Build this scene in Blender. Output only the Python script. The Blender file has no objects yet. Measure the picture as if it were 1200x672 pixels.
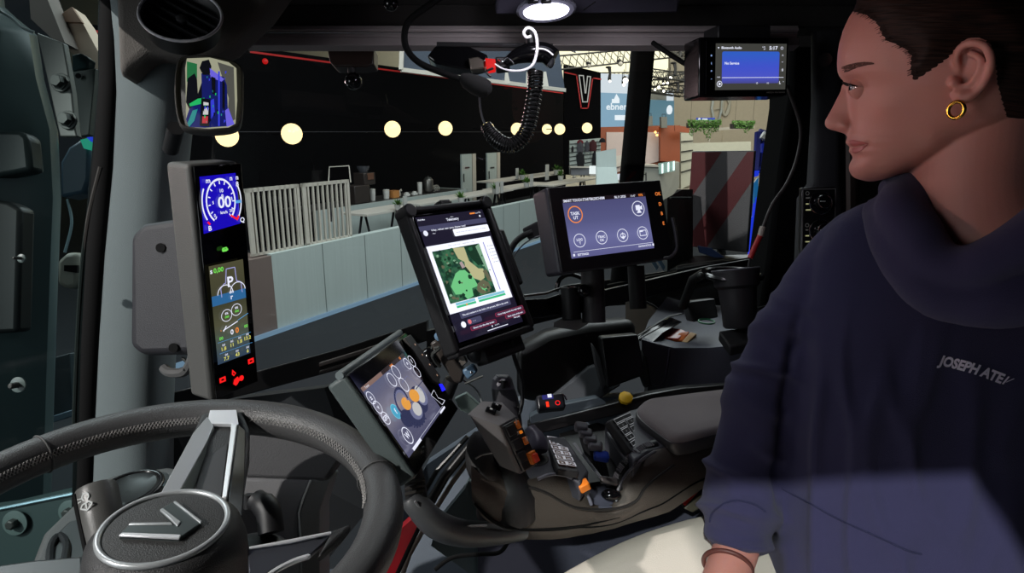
import bpy, bmesh, math, random
import numpy as np
from mathutils import Vector, Matrix, Quaternion
from mathutils.bvhtree import BVHTree
random.seed(7)
SC = bpy.context.scene
COL = SC.collection
PI = math.pi

# ------------------------------------------------------------------ camera
F = 740.0                       # focal length in pixels of the 1200x672 frame
EYE = Vector((0, 0, 2.8))
PITCH = math.radians(13.75)
RT = Vector((1, 0, 0))
FW = Vector((0, math.cos(PITCH), -math.sin(PITCH)))
UP = Vector((0, math.sin(PITCH), math.cos(PITCH)))
cd = bpy.data.cameras.new('camera'); cam = bpy.data.objects.new('camera', cd); COL.objects.link(cam)
cam.location = EYE; cam.rotation_euler = (math.radians(90) - PITCH, 0, 0)
cd.sensor_width = 36; cd.lens = F * 36 / 1200; cd.clip_start = .02; cd.clip_end = 300
SC.camera = cam

def ray(x, y): return FW + RT * ((x - 600) / F) + UP * ((336 - y) / F)
def P(x, y, d): return EYE + ray(x, y) * d                  # point at depth d (metres) seen at x, y
def onz(x, y, z): r = ray(x, y); return EYE + r * ((z - EYE.z) / r.z)
def onpl(x, y, p0, n): r = ray(x, y); return EYE + r * ((p0 - EYE).dot(n) / r.dot(n))
def onY(x, y, Y): r = ray(x, y); return EYE + r * (Y / r.y)

# ------------------------------------------------------------------ view + world
vs = SC.view_settings
SC.display_settings.display_device = 'sRGB'
vs.view_transform = 'Standard'; vs.look = 'None'; vs.exposure = 0; vs.gamma = 1
vs.use_curve_mapping = False
w = bpy.data.worlds.new('hall_air'); SC.world = w; w.use_nodes = True
w.node_tree.nodes['Background'].inputs[0].default_value = (.75, .85, 1, 1)
w.node_tree.nodes['Background'].inputs[1].default_value = .012
SC.cycles.use_denoising = True
SC.cycles.max_bounces = 6

def aim(o, target):
    o.rotation_euler = (target - o.location).to_track_quat('-Z', 'Y').to_euler()
def area(name, loc, target, sx, sy, power, col=(1, 1, 1), spread=180):
    l = bpy.data.lights.new(name, 'AREA'); l.shape = 'RECTANGLE'; l.size = sx; l.size_y = sy
    l.energy = power; l.color = col; l.spread = math.radians(spread)
    o = bpy.data.objects.new(name, l); COL.objects.link(o); o.location = loc; aim(o, Vector(target)); return o
def spot(name, loc, target, power, ang, size, col=(1, 1, 1), blend=.2):
    l = bpy.data.lights.new(name, 'SPOT'); l.energy = power; l.spot_size = math.radians(ang)
    l.spot_blend = blend; l.shadow_soft_size = size; l.color = col
    o = bpy.data.objects.new(name, l); COL.objects.link(o); o.location = loc; aim(o, Vector(target)); return o

# exhibition hall lights and one added fill
area('hall_light_stand', (3, 12, 8.5), (2, 12, 0), 10, 8, 820, (.93, .98, 1))
area('far_wall_fill', (12, 50, 13), (14, 62, 6), 24, 8, 5200, (1, .97, .88))  # added area light to brighten the far wall
area('hall_light_far', (12, 26, 11), (14, 32, 2), 18, 14, 2600, (1, .95, .85))
area('hall_light_front', (-5, 4.5, 7.5), (0, 9.5, 0), 4, 3, 420, (.93, .98, 1))
area('stand_wash', (1.6, 5.0, 7.0), (-1.0, 9.3, .4), 3, 2, 250, (.92, .98, 1))
# key spotlight from the left and behind, added cab fills, the roof lamp
LIGHT_HATCH = (-.30, .21, -.72, -.13)      # x0, x1, y0, y1 of an unseen roof hatch, added to shape the light
spot('hatch_fill_spot', (-1.35, -3.9, 5.9), (.40, .60, 2.30), 2350, 16, .05, (1, .96, .92), .1)  # added spot through the hatch onto seat, hand and lower hoodie
KEY = spot('key_spot', (-3.9, -2.05, 5.85), (.25, .6, 2.4), 1100, 34, .04, (1, .97, .93))
area('door_side_fill', (-1.9, -.5, 2.7), (-.45, 1, 2.75), .9, .7, 1.5, (.9, .96, 1), 70)  # added fill for the vent, liner and pillar side
area('fill_left', (-2.6, -1.2, 4.2), (-.4, .9, 2.5), 1.4, 1.4, 10, (.93, .98, 1))
spot('face_fill_front', (-1.5, 2.7, 2.86), (.52, .66, 2.92), 55, 14, .2, (1, .66, .68), .7)  # added unseen fill on the face from the front
spot('face_fill_side', (-2.5, .75, 2.86), (.52, .66, 2.91), 80, 11, .25, (1, .70, .66), .8)  # added unseen fill on the cheek from the left
spot('roof_lamp_light', (.05, .93, 2.985), (.05, 1.15, 2.6), 1.6, 160, .03, (.93, .9, 1), .5)

# ------------------------------------------------------------------ materials
def lin(c):
    return tuple(((v / 255) / 12.92 if v / 255 <= .04045 else ((v / 255 + .055) / 1.055) ** 2.4) for v in c)
MATS = {}
def mat(name, c, rough=.5, metal=0., bump=0., bscale=200., var=.08, vscale=6., coat=0., spec=.5, sheen=0., sss=0.):
    if name in MATS: return MATS[name]
    m = bpy.data.materials.new(name); m.use_nodes = True; nt = m.node_tree; b = nt.nodes['Principled BSDF']
    col = lin(c)
    tc = nt.nodes.new('ShaderNodeTexCoord')
    ns = nt.nodes.new('ShaderNodeTexNoise'); ns.inputs['Scale'].default_value = vscale; ns.inputs['Detail'].default_value = 4
    nt.links.new(tc.outputs['Object'], ns.inputs['Vector'])
    mx = nt.nodes.new('ShaderNodeMix'); mx.data_type = 'RGBA'
    mx.inputs[6].default_value = tuple(v * (1 - var) for v in col) + (1,)
    mx.inputs[7].default_value = tuple(min(1, v * (1 + var)) for v in col) + (1,)
    nt.links.new(ns.outputs['Fac'], mx.inputs[0]); nt.links.new(mx.outputs[2], b.inputs['Base Color'])
    b.inputs['Roughness'].default_value = rough; b.inputs['Metallic'].default_value = metal
    b.inputs['Coat Weight'].default_value = coat; b.inputs['Coat Roughness'].default_value = .08
    b.inputs['Specular IOR Level'].default_value = spec
    if sheen: b.inputs['Sheen Weight'].default_value = sheen; b.inputs['Sheen Roughness'].default_value = .6
    if sss: b.inputs['Subsurface Weight'].default_value = sss; b.inputs['Subsurface Radius'].default_value = (.01, .004, .002); b.inputs['Subsurface Scale'].default_value = 1
    if bump:
        n2 = nt.nodes.new('ShaderNodeTexNoise'); n2.inputs['Scale'].default_value = bscale; n2.inputs['Detail'].default_value = 3
        bp = nt.nodes.new('ShaderNodeBump'); bp.inputs['Strength'].default_value = bump; bp.inputs['Distance'].default_value = .002
        nt.links.new(tc.outputs['Object'], n2.inputs['Vector']); nt.links.new(n2.outputs['Fac'], bp.inputs['Height'])
        nt.links.new(bp.outputs['Normal'], b.inputs['Normal'])
    MATS[name] = m; return m
def emat(name, c, s=1.0, gloss=True):
    """a screen pixel colour or a lamp: gives off light"""
    if name in MATS: return MATS[name]
    m = bpy.data.materials.new(name); m.use_nodes = True; b = m.node_tree.nodes['Principled BSDF']
    b.inputs['Base Color'].default_value = (.01, .01, .01, 1); b.inputs['Roughness'].default_value = .25 if gloss else .6
    b.inputs['Emission Color'].default_value = lin(c) + (1,); b.inputs['Emission Strength'].default_value = s
    MATS[name] = m; return m
def egrad(name, stops, s=1., axis=1, noise=None):
    """screen picture with a gradient in the screen's own coordinates"""
    m = bpy.data.materials.new(name); m.use_nodes = True; nt = m.node_tree; b = nt.nodes['Principled BSDF']
    b.inputs['Base Color'].default_value = (.01, .01, .01, 1); b.inputs['Roughness'].default_value = .25
    uv = nt.nodes.new('ShaderNodeUVMap'); sp = nt.nodes.new('ShaderNodeSeparateXYZ'); cr = nt.nodes.new('ShaderNodeValToRGB')
    nt.links.new(uv.outputs[0], sp.inputs[0]); nt.links.new(sp.outputs[axis], cr.inputs[0])
    el = cr.color_ramp.elements
    while len(el) < len(stops): el.new(.5)
    for e, (p, c) in zip(el, stops): e.position = p; e.color = lin(c) + (1,)
    nt.links.new(cr.outputs[0], b.inputs['Emission Color']); b.inputs['Emission Strength'].default_value = s
    MATS[name] = m; return m
def glassmat(name, tint=(.9, .95, .95), refl=.06):
    m = bpy.data.materials.new(name); m.use_nodes = True; nt = m.node_tree
    for n in list(nt.nodes): nt.nodes.remove(n)
    o = nt.nodes.new('ShaderNodeOutputMaterial'); t = nt.nodes.new('ShaderNodeBsdfTransparent'); g = nt.nodes.new('ShaderNodeBsdfGlossy')
    g.inputs['Roughness'].default_value = .01; t.inputs[0].default_value = tint + (1,)
    fr = nt.nodes.new('ShaderNodeLayerWeight'); fr.inputs[0].default_value = .25
    mu = nt.nodes.new('ShaderNodeMath'); mu.operation = 'MULTIPLY_ADD'; mu.inputs[1].default_value = .35; mu.inputs[2].default_value = refl * .3
    nt.links.new(fr.outputs['Fresnel'], mu.inputs[0])
    mx = nt.nodes.new('ShaderNodeMixShader'); nt.links.new(mu.outputs[0], mx.inputs[0])
    nt.links.new(t.outputs[0], mx.inputs[1]); nt.links.new(g.outputs[0], mx.inputs[2]); nt.links.new(mx.outputs[0], o.inputs[0])
    MATS[name] = m; return m

# ------------------------------------------------------------------ mesh builder
class MB:
    def __init__(s): s.v = []; s.f = []; s.mi = []; s.uv = {}; s.m = 0
    def add(s, vs, fs, m=None):
        k = len(s.v); s.v += [Vector(v) for v in vs]
        for f in fs: s.f.append([i + k for i in f]); s.mi.append(s.m if m is None else m)
        return k
    def hexa(s, a, b):                       # two loops of equal length, bottom and top, closed
        n = len(a); fs = [list(range(n))[::-1], [n + i for i in range(n)]]
        fs += [[i, (i + 1) % n, n + (i + 1) % n, n + i] for i in range(n)]
        s.add(list(a) + list(b), fs); return s
    def box(s, c, size, R=None):
        c = Vector(c); R = R or Matrix.Identity(3); x, y, z = [v / 2 for v in size]
        a = [c + R @ Vector(q) for q in ((-x, -y, -z), (x, -y, -z), (x, y, -z), (-x, y, -z))]
        b = [c + R @ Vector(q) for q in ((-x, -y, z), (x, -y, z), (x, y, z), (-x, y, z))]
        return s.hexa(a, b)
    def slab(s, pts, off): pts = [Vector(p) for p in pts]; return s.hexa(pts, [p + off for p in pts])
    def lathe(s, c, axis, prof, n=24, ax1=None, sx=1., sy=1.):   # prof: list of (radius, height)
        c = Vector(c); z = Vector(axis).normalized()
        x = (Vector(ax1) if ax1 is not None else z.orthogonal()); x = (x - z * x.dot(z)).normalized(); y = z.cross(x)
        vs = []; fs = []
        for r, h in prof:
            for i in range(n):
                t = 2 * PI * i / n; vs.append(c + z * h + x * (r * sx * math.cos(t)) + y * (r * sy * math.sin(t)))
        for j in range(len(prof) - 1):
            for i in range(n): k = (i + 1) % n; fs.append([j * n + i, j * n + k, (j + 1) * n + k, (j + 1) * n + i])
        fs.append(list(range(n))[::-1]); fs.append([(len(prof) - 1) * n + i for i in range(n)])
        s.add(vs, fs); return s
    def cyl(s, a, b, r, r2=None, n=16):
        a = Vector(a); b = Vector(b); return s.lathe(a, b - a, [(r, 0), (r if r2 is None else r2, (b - a).length)], n)
    def disc(s, c, axis, r, t=.003, n=24, ax1=None, sy=1.): return s.lathe(c, axis, [(r, 0), (r, t)], n, ax1, 1, sy)
    def ring(s, c, axis, r, tr, n=40, m=8, ax1=None, sx=1., sy=1.):
        c = Vector(c); z = Vector(axis).normalized(); x = (Vector(ax1) if ax1 is not None else z.orthogonal())
        x = (x - z * x.dot(z)).normalized(); y = z.cross(x)
        return s.tube([c + x * (r * sx * math.cos(2 * PI * i / n)) + y * (r * sy * math.sin(2 * PI * i / n)) for i in range(n)], tr, m, closed=True)
    def tube(s, pts, r, n=8, closed=False, flat=None, up=None):
        pts = [Vector(p) for p in pts]; N = len(pts); rs = r if isinstance(r, (list, tuple)) else [r] * N
        T = []
        for i in range(N):
            if closed: t = pts[(i + 1) % N] - pts[i - 1]
            else: t = pts[min(i + 1, N - 1)] - pts[max(i - 1, 0)]
            T.append(t.normalized() if t.length > 1e-9 else Vector((0, 0, 1)))
        x = (Vector(up) - T[0] * Vector(up).dot(T[0])).normalized() if up is not None else T[0].orthogonal().normalized()
        vs = []
        for i in range(N):
            if up is not None: x = (Vector(up) - T[i] * Vector(up).dot(T[i])).normalized()
            else: x = (x - T[i] * x.dot(T[i])).normalized()
            y = T[i].cross(x)
            for k in range(n):
                a = 2 * PI * k / n; vs.append(pts[i] + x * (rs[i] * math.cos(a) * (flat or 1)) + y * (rs[i] * math.sin(a)))
        fs = []
        for i in range(N if closed else N - 1):
            j = (i + 1) % N
            for k in range(n): l = (k + 1) % n; fs.append([i * n + k, i * n + l, j * n + l, j * n + k])
        if not closed: fs.append(list(range(n))[::-1]); fs.append([(N - 1) * n + k for k in range(n)])
        s.add(vs, fs); return s
    def ball(s, c, r, n=16, sc=(1, 1, 1), R=None):
        c = Vector(c); R = R or Matrix.Identity(3); m = n // 2; vs = [c + R @ Vector((0, 0, r * sc[2]))]; fs = []
        for j in range(1, m):
            th = PI * j / m
            for i in range(n):
                a = 2 * PI * i / n; vs.append(c + R @ Vector((r * sc[0] * math.sin(th) * math.cos(a), r * sc[1] * math.sin(th) * math.sin(a), r * sc[2] * math.cos(th))))
        vs.append(c + R @ Vector((0, 0, -r * sc[2])))
        for i in range(n): fs.append([0, 1 + i, 1 + (i + 1) % n])
        for j in range(m - 2):
            for i in range(n): k = (i + 1) % n; a = 1 + j * n; fs.append([a + i, a + n + i, a + n + k, a + k])
        L = len(vs) - 1; a = 1 + (m - 2) * n
        for i in range(n): fs.append([L, a + (i + 1) % n, a + i])
        s.add(vs, fs); return s
    def grid(s, rows, closed_u=False):
        n = len(rows[0]); vs = [v for r in rows for v in r]; fs = []
        for j in range(len(rows) - 1):
            for i in range(n if closed_u else n - 1): k = (i + 1) % n; fs.append([j * n + i, j * n + k, (j + 1) * n + k, (j + 1) * n + i])
        s.add(vs, fs); return s
    def build(s, name, mats, parent=None, bevel=0, seg=2, smooth=True, ang=38, sub=0):
        me = bpy.data.meshes.new(name)
        off = Vector(parent['_org']) if parent is not None else Vector((0, 0, 0))
        me.from_pydata([v - off for v in s.v], [], s.f); me.update()
        mats = mats if isinstance(mats, (list, tuple)) else [mats]
        for m in mats: me.materials.append(m)
        me.polygons.foreach_set('material_index', s.mi)
        bm = bmesh.new(); bm.from_mesh(me); bmesh.ops.recalc_face_normals(bm, faces=bm.faces)
        if smooth:
            for f in bm.faces: f.smooth = True
            for e in bm.edges:
                if len(e.link_faces) == 2 and e.calc_face_angle(0) > math.radians(ang): e.smooth = False
        bm.to_mesh(me); bm.free()
        o = bpy.data.objects.new(name, me); COL.objects.link(o)
        if parent is not None: o.parent = parent; o['_org'] = list(off)
        if bevel:
            b = o.modifiers.new('bevel', 'BEVEL'); b.width = bevel; b.segments = seg; b.limit_method = 'ANGLE'; b.angle_limit = math.radians(35); b.harden_normals = False
        if sub:
            b = o.modifiers.new('sub', 'SUBSURF'); b.levels = sub; b.render_levels = sub
        return o

def thing(name, label, cat, loc, group=None):
    o = bpy.data.objects.new(name, None); COL.objects.link(o); o.location = loc; o.empty_display_size = .05
    o['label'] = label; o['category'] = cat; o['_org'] = list(loc)
    if group: o['group'] = group
    return o
def tag(o, label, cat, group=None, kind=None):
    o['label'] = label; o['category'] = cat
    if group: o['group'] = group
    if kind: o['kind'] = kind
    return o
def structure(o, label=None):
    o['kind'] = 'structure'
    if label: o['label'] = label
    return o
def copy_tree(o, loc, label=None, group=None):
    r = o.copy(); COL.objects.link(r); r.location = loc
    if label: r['label'] = label
    if group: r['group'] = group
    for ch in [c for c in COL.objects if c.parent is o]:
        c = ch.copy(); COL.objects.link(c); c.parent = r
        for g in [q for q in COL.objects if q.parent is ch]:
            d = g.copy(); COL.objects.link(d); d.parent = c
    return r
def frame(z, x):                                         # matrix with columns x, y, z
    z = Vector(z).normalized(); x = Vector(x); x = (x - z * x.dot(z)).normalized(); y = z.cross(x)
    return Matrix((x, y, z)).transposed()
def spl(pts, n=8, closed=False):                          # catmull-rom
    pts = [Vector(p) for p in pts]; N = len(pts); out = []
    g = (lambda i: pts[i % N]) if closed else (lambda i: pts[max(0, min(N - 1, i))])
    for i in range(N if closed else N - 1):
        a, b, c, d = g(i - 1), g(i), g(i + 1), g(i + 2)
        for k in range(n):
            t = k / n; out.append(.5 * ((2 * b) + (c - a) * t + (2 * a - 5 * b + 4 * c - d) * t * t + (3 * b - a - 3 * c + d) * t ** 3))
    if not closed: out.append(pts[-1])
    return out

# rectangle of real size seen at four image corners (TL, TR, BR, BL); returns centre, R (x right, y up, z towards viewer), w, h
def fitrect(c, d):
    c = np.array(c, float)
    Rr = np.array([[(x - 600) / F, (336 - y) / F, 1] for x, y in c]).T
    n = np.linalg.svd(Rr * np.array([1, -1, 1, -1]))[2][-1]; n = n / n.mean(); Q = (Rr * n * d).T
    C = Q.mean(0); u = Q[1] - Q[0] + Q[2] - Q[3]; a = np.linalg.norm(u) / 2; u /= np.linalg.norm(u)
    v = Q[0] - Q[3] + Q[1] - Q[2]; b = np.linalg.norm(v) / 2; v -= u * (u @ v); v /= np.linalg.norm(v)
    R0 = np.stack([u, v, np.cross(u, v)], 1)
    def rod(w_):
        t = np.linalg.norm(w_) + 1e-12; k = w_ / t; K = np.array([[0, -k[2], k[1]], [k[2], 0, -k[0]], [-k[1], k[0], 0]])
        return np.eye(3) + np.sin(t) * K + (1 - np.cos(t)) * K @ K
    def res(p):
        R = R0 @ rod(p[:3]); CC = np.array([p[3], p[4], d])
        X = np.array([CC + R @ np.array([sx * p[5] / 2, sy * p[6] / 2, 0]) for sx, sy in ((-1, 1), (1, 1), (1, -1), (-1, -1))])
        return (np.stack([600 + F * X[:, 0] / X[:, 2], 336 - F * X[:, 1] / X[:, 2]], 1) - c).ravel()
    p = np.array([0, 0, 0, C[0], C[1], a, b]); r = res(p); lam = 1e-3
    for _ in range(80):
        J = np.zeros((8, 7))
        for k in range(7): q = p.copy(); q[k] += 1e-6; J[:, k] = (res(q) - r) / 1e-6
        A = J.T @ J; q = p + np.linalg.solve(A + lam * np.diag(np.diag(A)), -J.T @ r); rq = res(q)
        if rq @ rq < r @ r: p, r = q, rq; lam *= .3
        else: lam *= 4
    R = R0 @ rod(p[:3])
    M = Matrix((RT, UP, FW)).transposed()                # camera (x, y, depth) to world
    Cw = EYE + M @ Vector((p[3], p[4], d))
    ex = (M @ Vector(R[:, 0])).normalized(); ey = (M @ Vector(R[:, 1])).normalized(); ez = ex.cross(ey)
    return Cw, Matrix((ex, ey, ez)).transposed(), abs(p[5]), abs(p[6])

# ------------------------------------------------------------------ flat drawings (screens, signs, key caps)
_tc = {}
def glyphs(txt, bold=False):
    k = (txt, bold)
    if k not in _tc:
        cu = bpy.data.curves.new('t', 'FONT'); cu.body = txt; cu.size = 1; cu.resolution_u = 3
        if bold: cu.offset = .022 if bold is True else bold
        o = bpy.data.objects.new('t', cu); COL.objects.link(o); bpy.context.view_layer.update()
        me = bpy.data.meshes.new_from_object(o.evaluated_get(bpy.context.evaluated_depsgraph_get()))
        _tc[k] = ([tuple(v.co) for v in me.vertices], [list(p.vertices) for p in me.polygons])
        bpy.data.objects.remove(o); bpy.data.curves.remove(cu); bpy.data.meshes.remove(me)
    return _tc[k]
class Draw:
    """flat graphics on a board: u to the right and v down, both 0..1 over a w x h rectangle"""
    def __init__(s, C, R, w, h, lift=.0004):
        s.C, s.R, s.w, s.h = C, R, w, h; s.mb = MB(); s.mats = []; s.z = lift; s.st = .00012
        s.uvs = {}
    def mi(s, m):
        if m not in s.mats: s.mats.append(m)
        return s.mats.index(m)
    def pt(s, u, v, dz=0): return s.C + s.R @ Vector(((u - .5) * s.w, (.5 - v) * s.h, s.z + dz))
    def poly(s, pts, m): s.mb.add([s.pt(*p) for p in pts], [list(range(len(pts)))], s.mi(m)); s.z += s.st
    def rect(s, u0, v0, u1, v1, m, r=0):
        if not r: return s.poly([(u0, v0), (u1, v0), (u1, v1), (u0, v1)], m)
        a = s.h / s.w; pts = []
        for cx, cy, a0 in ((u1 - r * a, v0 + r, 0), (u0 + r * a, v0 + r, 90), (u0 + r * a, v1 - r, 180), (u1 - r * a, v1 - r, 270)):
            for k in range(5): t = math.radians(a0 + k * 22.5); pts.append((cx + r * a * math.cos(t), cy - r * math.sin(t)))
        s.poly(pts, m)
    def arc(s, cu, cv, r, t, a0, a1, m, n=28, sx=1., sy=1.):     # r and t in units of height
        a = s.h / s.w; vs = []
        for k in range(n + 1):
            an = math.radians(a0 + (a1 - a0) * k / n)
            for q in (r, r - t): vs.append(s.pt(cu + q * a * sx * math.cos(an), cv - q * sy * math.sin(an)))
        s.mb.add(vs, [[2 * k, 2 * k + 1, 2 * k + 3, 2 * k + 2] for k in range(n)], s.mi(m)); s.z += s.st
    def ring(s, cu, cv, r, t, m, sx=1., sy=1.): s.arc(cu, cv, r, t, 0, 360, m, 32, sx, sy)
    def disc(s, cu, cv, r, m, sx=1., sy=1.):
        a = s.h / s.w; s.poly([(cu + r * a * sx * math.cos(2 * PI * k / 24), cv - r * sy * math.sin(2 * PI * k / 24)) for k in range(24)], m)
    def line(s, u0, v0, u1, v1, t, m):
        dx = (u1 - u0) * s.w; dy = (v1 - v0) * s.h; L = math.hypot(dx, dy) or 1; t2 = t * s.h / 2
        nx = -dy / L * t2 / s.w; ny = dx / L * t2 / s.h
        s.poly([(u0 + nx, v0 + ny), (u1 + nx, v1 + ny), (u1 - nx, v1 - ny), (u0 - nx, v0 - ny)], m)
    def path(s, pts, t, m):
        for a, b in zip(pts, pts[1:]): s.line(*a, *b, t, m)
    def text(s, txt, u, v, size, m, align='l', bold=False, width=None, rot=0):    # size = cap height in units of board height
        vs, fs = glyphs(txt, bold)
        if not vs: return
        x1 = max(p[0] for p in vs); x0 = min(p[0] for p in vs)
        sc = size * s.h / .70; sxx = sc if width is None else width * s.w / (x1 - x0)
        ox = {'l': x0, 'c': (x0 + x1) / 2, 'r': x1}[align]; c, sn = math.cos(rot), math.sin(rot)
        out = []
        for x, y, _ in vs:
            X = (x - ox) * sxx; Y = y * sc; X, Y = X * c - Y * sn, X * sn + Y * c
            out.append(s.C + s.R @ Vector(((u - .5) * s.w + X, (.5 - v) * s.h + Y, s.z)))
        s.mb.add(out, fs, s.mi(m)); s.z += s.st
    def build(s, name, parent, smooth=False):
        o = s.mb.build(name, s.mats, parent, smooth=False)
        uvl = o.data.uv_layers.new(name='UVMap'); off = Vector(parent['_org']) if parent is not None else Vector((0, 0, 0))
        Ri = s.R.transposed()
        for li, l in enumerate(o.data.loops):
            q = Ri @ (o.data.vertices[l.vertex_index].co + off - s.C); uvl.data[li].uv = (q.x / s.w + .5, q.y / s.h + .5)
        return o

# shared materials
BLK = mat('black_plastic', (26, 26, 28), .5, bump=.15, bscale=900)
BLKG = mat('black_gloss', (10, 10, 12), .12)
DRK = mat('dark_plastic', (44, 44, 46), .55, bump=.25, bscale=900)
GRY = mat('grey_plastic', (86, 88, 88), .6, bump=.25, bscale=900)
RUB = mat('rubber', (9, 9, 10), .8, spec=.2)
CHR = mat('satin_chrome', (200, 202, 205), .22, metal=1)
STL = mat('zinc_steel', (66, 68, 66), .5, metal=.5)
WHT = mat('white_paint', (225, 228, 225), .6)
E_W = emat('pixel_white', (235, 238, 255), 1.0)
E_G = emat('pixel_green', (120, 235, 90), .9)
E_R = emat('pixel_red', (255, 30, 30), 1.0)
E_O = emat('pixel_orange', (245, 140, 60), 1.0)
E_Y = emat('pixel_yellow', (225, 220, 110), .9)
GLS = glassmat('cab_glass')
# ================================================================== THE HALL
A0 = onz(326, 389, 0); B0 = onz(500, 329, 0)
U = (B0 - A0).normalized(); V = Vector((U.y, -U.x, 0))         # U along the stand, V towards the tractor/right
if V.y > 0: V = -V
Zv = Vector((0, 0, 1))
def hp(x, y, base=A0, back=0.): return onpl(x, y, base - V * back, V)   # point on the vertical plane parallel to the counter

M_fl = mat('hall_carpet', (11, 17, 23), .95, bump=.3, bscale=60, var=.25, vscale=40)
M_ct = mat('pale_wood_panel', (178, 190, 186), .65, var=.1, vscale=3)
# wood grain: stretched noise on the panel colour
nt = M_ct.node_tree; ns = [n for n in nt.nodes if n.type == 'TEX_NOISE'][0]; mp = nt.nodes.new('ShaderNodeMapping'); tc = [n for n in nt.nodes if n.type == 'TEX_COORD'][0]
mp.inputs['Scale'].default_value = (9, 9, .35); nt.links.new(tc.outputs['Object'], mp.inputs[0]); nt.links.new(mp.outputs[0], ns.inputs['Vector'])
M_bw = mat('black_wall_paint', (8, 8, 10), .95, var=.15, spec=.08)
M_cream = mat('hall_wall_cream', (205, 200, 180), .9)
M_beige = mat('hall_wall_beige', (196, 186, 166), .9)
M_slat = mat('slat_white', (196, 190, 178), .6)
M_rust = mat('rust_laminate', (148, 66, 17), .5)
M_pink = mat('warm_white_panel', (214, 196, 190), .7)
M_leaf = mat('leaf_green', (74, 120, 40), .6, var=.4, vscale=30)
M_red = mat('red_stripe', (200, 40, 40), .5)
M_tbl = mat('table_top_oak', (214, 210, 200), .5)
M_drk = mat('dark_metal', (34, 34, 38), .5)
M_trs = mat('truss_metal', (58, 58, 56), .5, metal=.4)

b = MB(); b.slab([(-30, -6, -.05), (60, -6, -.05), (60, 70, -.05), (-30, 70, -.05)], Vector((0, 0, .05)))
structure(b.build('floor', M_fl, smooth=False))
# far hall wall (cream) and its darker upper band, and a hall ceiling high up
b = MB(); b.box((14, 62, 8), (110, .3, 16)); structure(b.build('wall_back', M_cream, smooth=False))
b = MB(); b.box((14, 30, 16.2), (110, 72, .3)); structure(b.build('ceiling', M_cream, smooth=False))
# right part of the far wall, beige with an offset pier
Yb = 44.
def hb(x, y): return onY(x, y, Yb)
b = MB(); p = [hb(783, 60), hb(1010, 60), hb(1010, 260), hb(783, 260)]; b.slab([p[0] + Zv * 3, p[1] + Zv * 3, p[2], p[3]], Vector((0, .5, 0)))
b.slab([hb(846, 110), hb(858, 110), hb(858, 240), hb(846, 240)], Vector((0, -.06, 0)))
structure(b.build('wall_right', M_beige, smooth=False))

b = MB(); b.box((26, 47, .004), (50, 30, .008)); structure(b.build('floor', mat('hall_floor_pale', (176, 170, 158), .5), smooth=False))
# ---- the black stand wall
W0 = onpl(342, 400, P(342, 155, 16.2), FW); W0 = P(342, 155, 16.2); W0.z = 0
def wp(x, y, back=0.): return onpl(x, y, W0 - V * back, V)
bw = thing('stand_wall', 'long black exhibition wall with thin red line behind the counters', 'wall', W0 + U * 8)
b = MB(); L0 = wp(120, 155); L1 = wp(664, 155)
top0 = wp(262, 47).z
a = [Vector((L0.x, L0.y, 0)), Vector((L1.x, L1.y, 0)), Vector((L1.x, L1.y, wp(664, 113).z)), Vector((L0.x, L0.y, wp(300, 54).z))]
b.slab([a[0], a[1], Vector((L1.x, L1.y, 4.75)), Vector((L0.x, L0.y, 4.75))], -V * .3); b.build('wall_panel', M_bw, bw, smooth=False)
zr = wp(400, 76).z
b = MB(); b.slab([Vector((L0.x, L0.y, zr)) + V * .01, Vector((L1.x, L1.y, zr)) + V * .01, Vector((L1.x, L1.y, zr + .045)) + V * .01, Vector((L0.x, L0.y, zr + .045)) + V * .01], V * .01)
b.build('red_line', M_red, bw, smooth=False)
b = MB(); b.slab([Vector((L0.x, L0.y, 2.8)) + V * .01, Vector((L1.x, L1.y, 2.8)) + V * .01, Vector((L1.x, L1.y, 2.815)) + V * .01, Vector((L0.x, L0.y, 2.815)) + V * .01], V * .01)
b.build('seam', mat('seam_grey', (66, 66, 70), .7), bw, smooth=False)
o = MB().ball(wp(309, 72) + V * .05, .07, 12).build('red_reflector', emat('red_lamp', (200, 20, 20), .8), bw)

# ---- perpendicular black panel with the V emblem
VD = 27.
def vp(x, y): return onY(x, y, VD)
vw = thing('emblem_wall', 'black wall panel with outlined white V emblem and red line', 'wall', onY(684, 250, VD))
b = MB(); b.slab([vp(661, 75), vp(704, 85), onY(704, 205, VD), onY(661, 205, VD)], Vector((0, .4, 0))); b.build('wall_panel', M_bw, vw, smooth=False)
def outl(pts, t, m, name, par, off=Vector((0, -.03, 0)), closed=True):
    b = MB(); n = len(pts)
    for i in range(n if closed else n - 1):
        p, q = pts[i], pts[(i + 1) % n]; b.box((p + q) / 2 + off, ((q - p).length + t, .03, t), frame(Vector((0, -1, 0)).cross((q - p)), q - p))
    return b.build(name, m, par, smooth=False)
M_sign = emat('sign_white', (200, 198, 190), .75)
vo = [(679.5, 89), (684.8, 89), (686.8, 110.5), (689, 110.5), (690.3, 89), (691.5, 90), (688, 119), (683.2, 119)]
b = MB(); pts = [(679, 88.5), (684, 88.5), (686, 109), (687.2, 109), (688.5, 90), (691, 90), (688.2, 119.5), (683, 119.5)]
outl([vp(*p) for p in [(678.6, 88.5), (683.6, 88.8), (685.6, 109), (686.4, 109), (688.4, 89.6), (692, 90), (688.3, 119.5), (682.8, 119.5)]], .035, M_sign, 'emblem', vw)
outl([vp(*p) for p in [(662, 85), (675.5, 88), (681, 127), (689, 127), (694.5, 91.5), (704, 93)]], .045, M_red, 'red_line', vw, closed=False)

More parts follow.
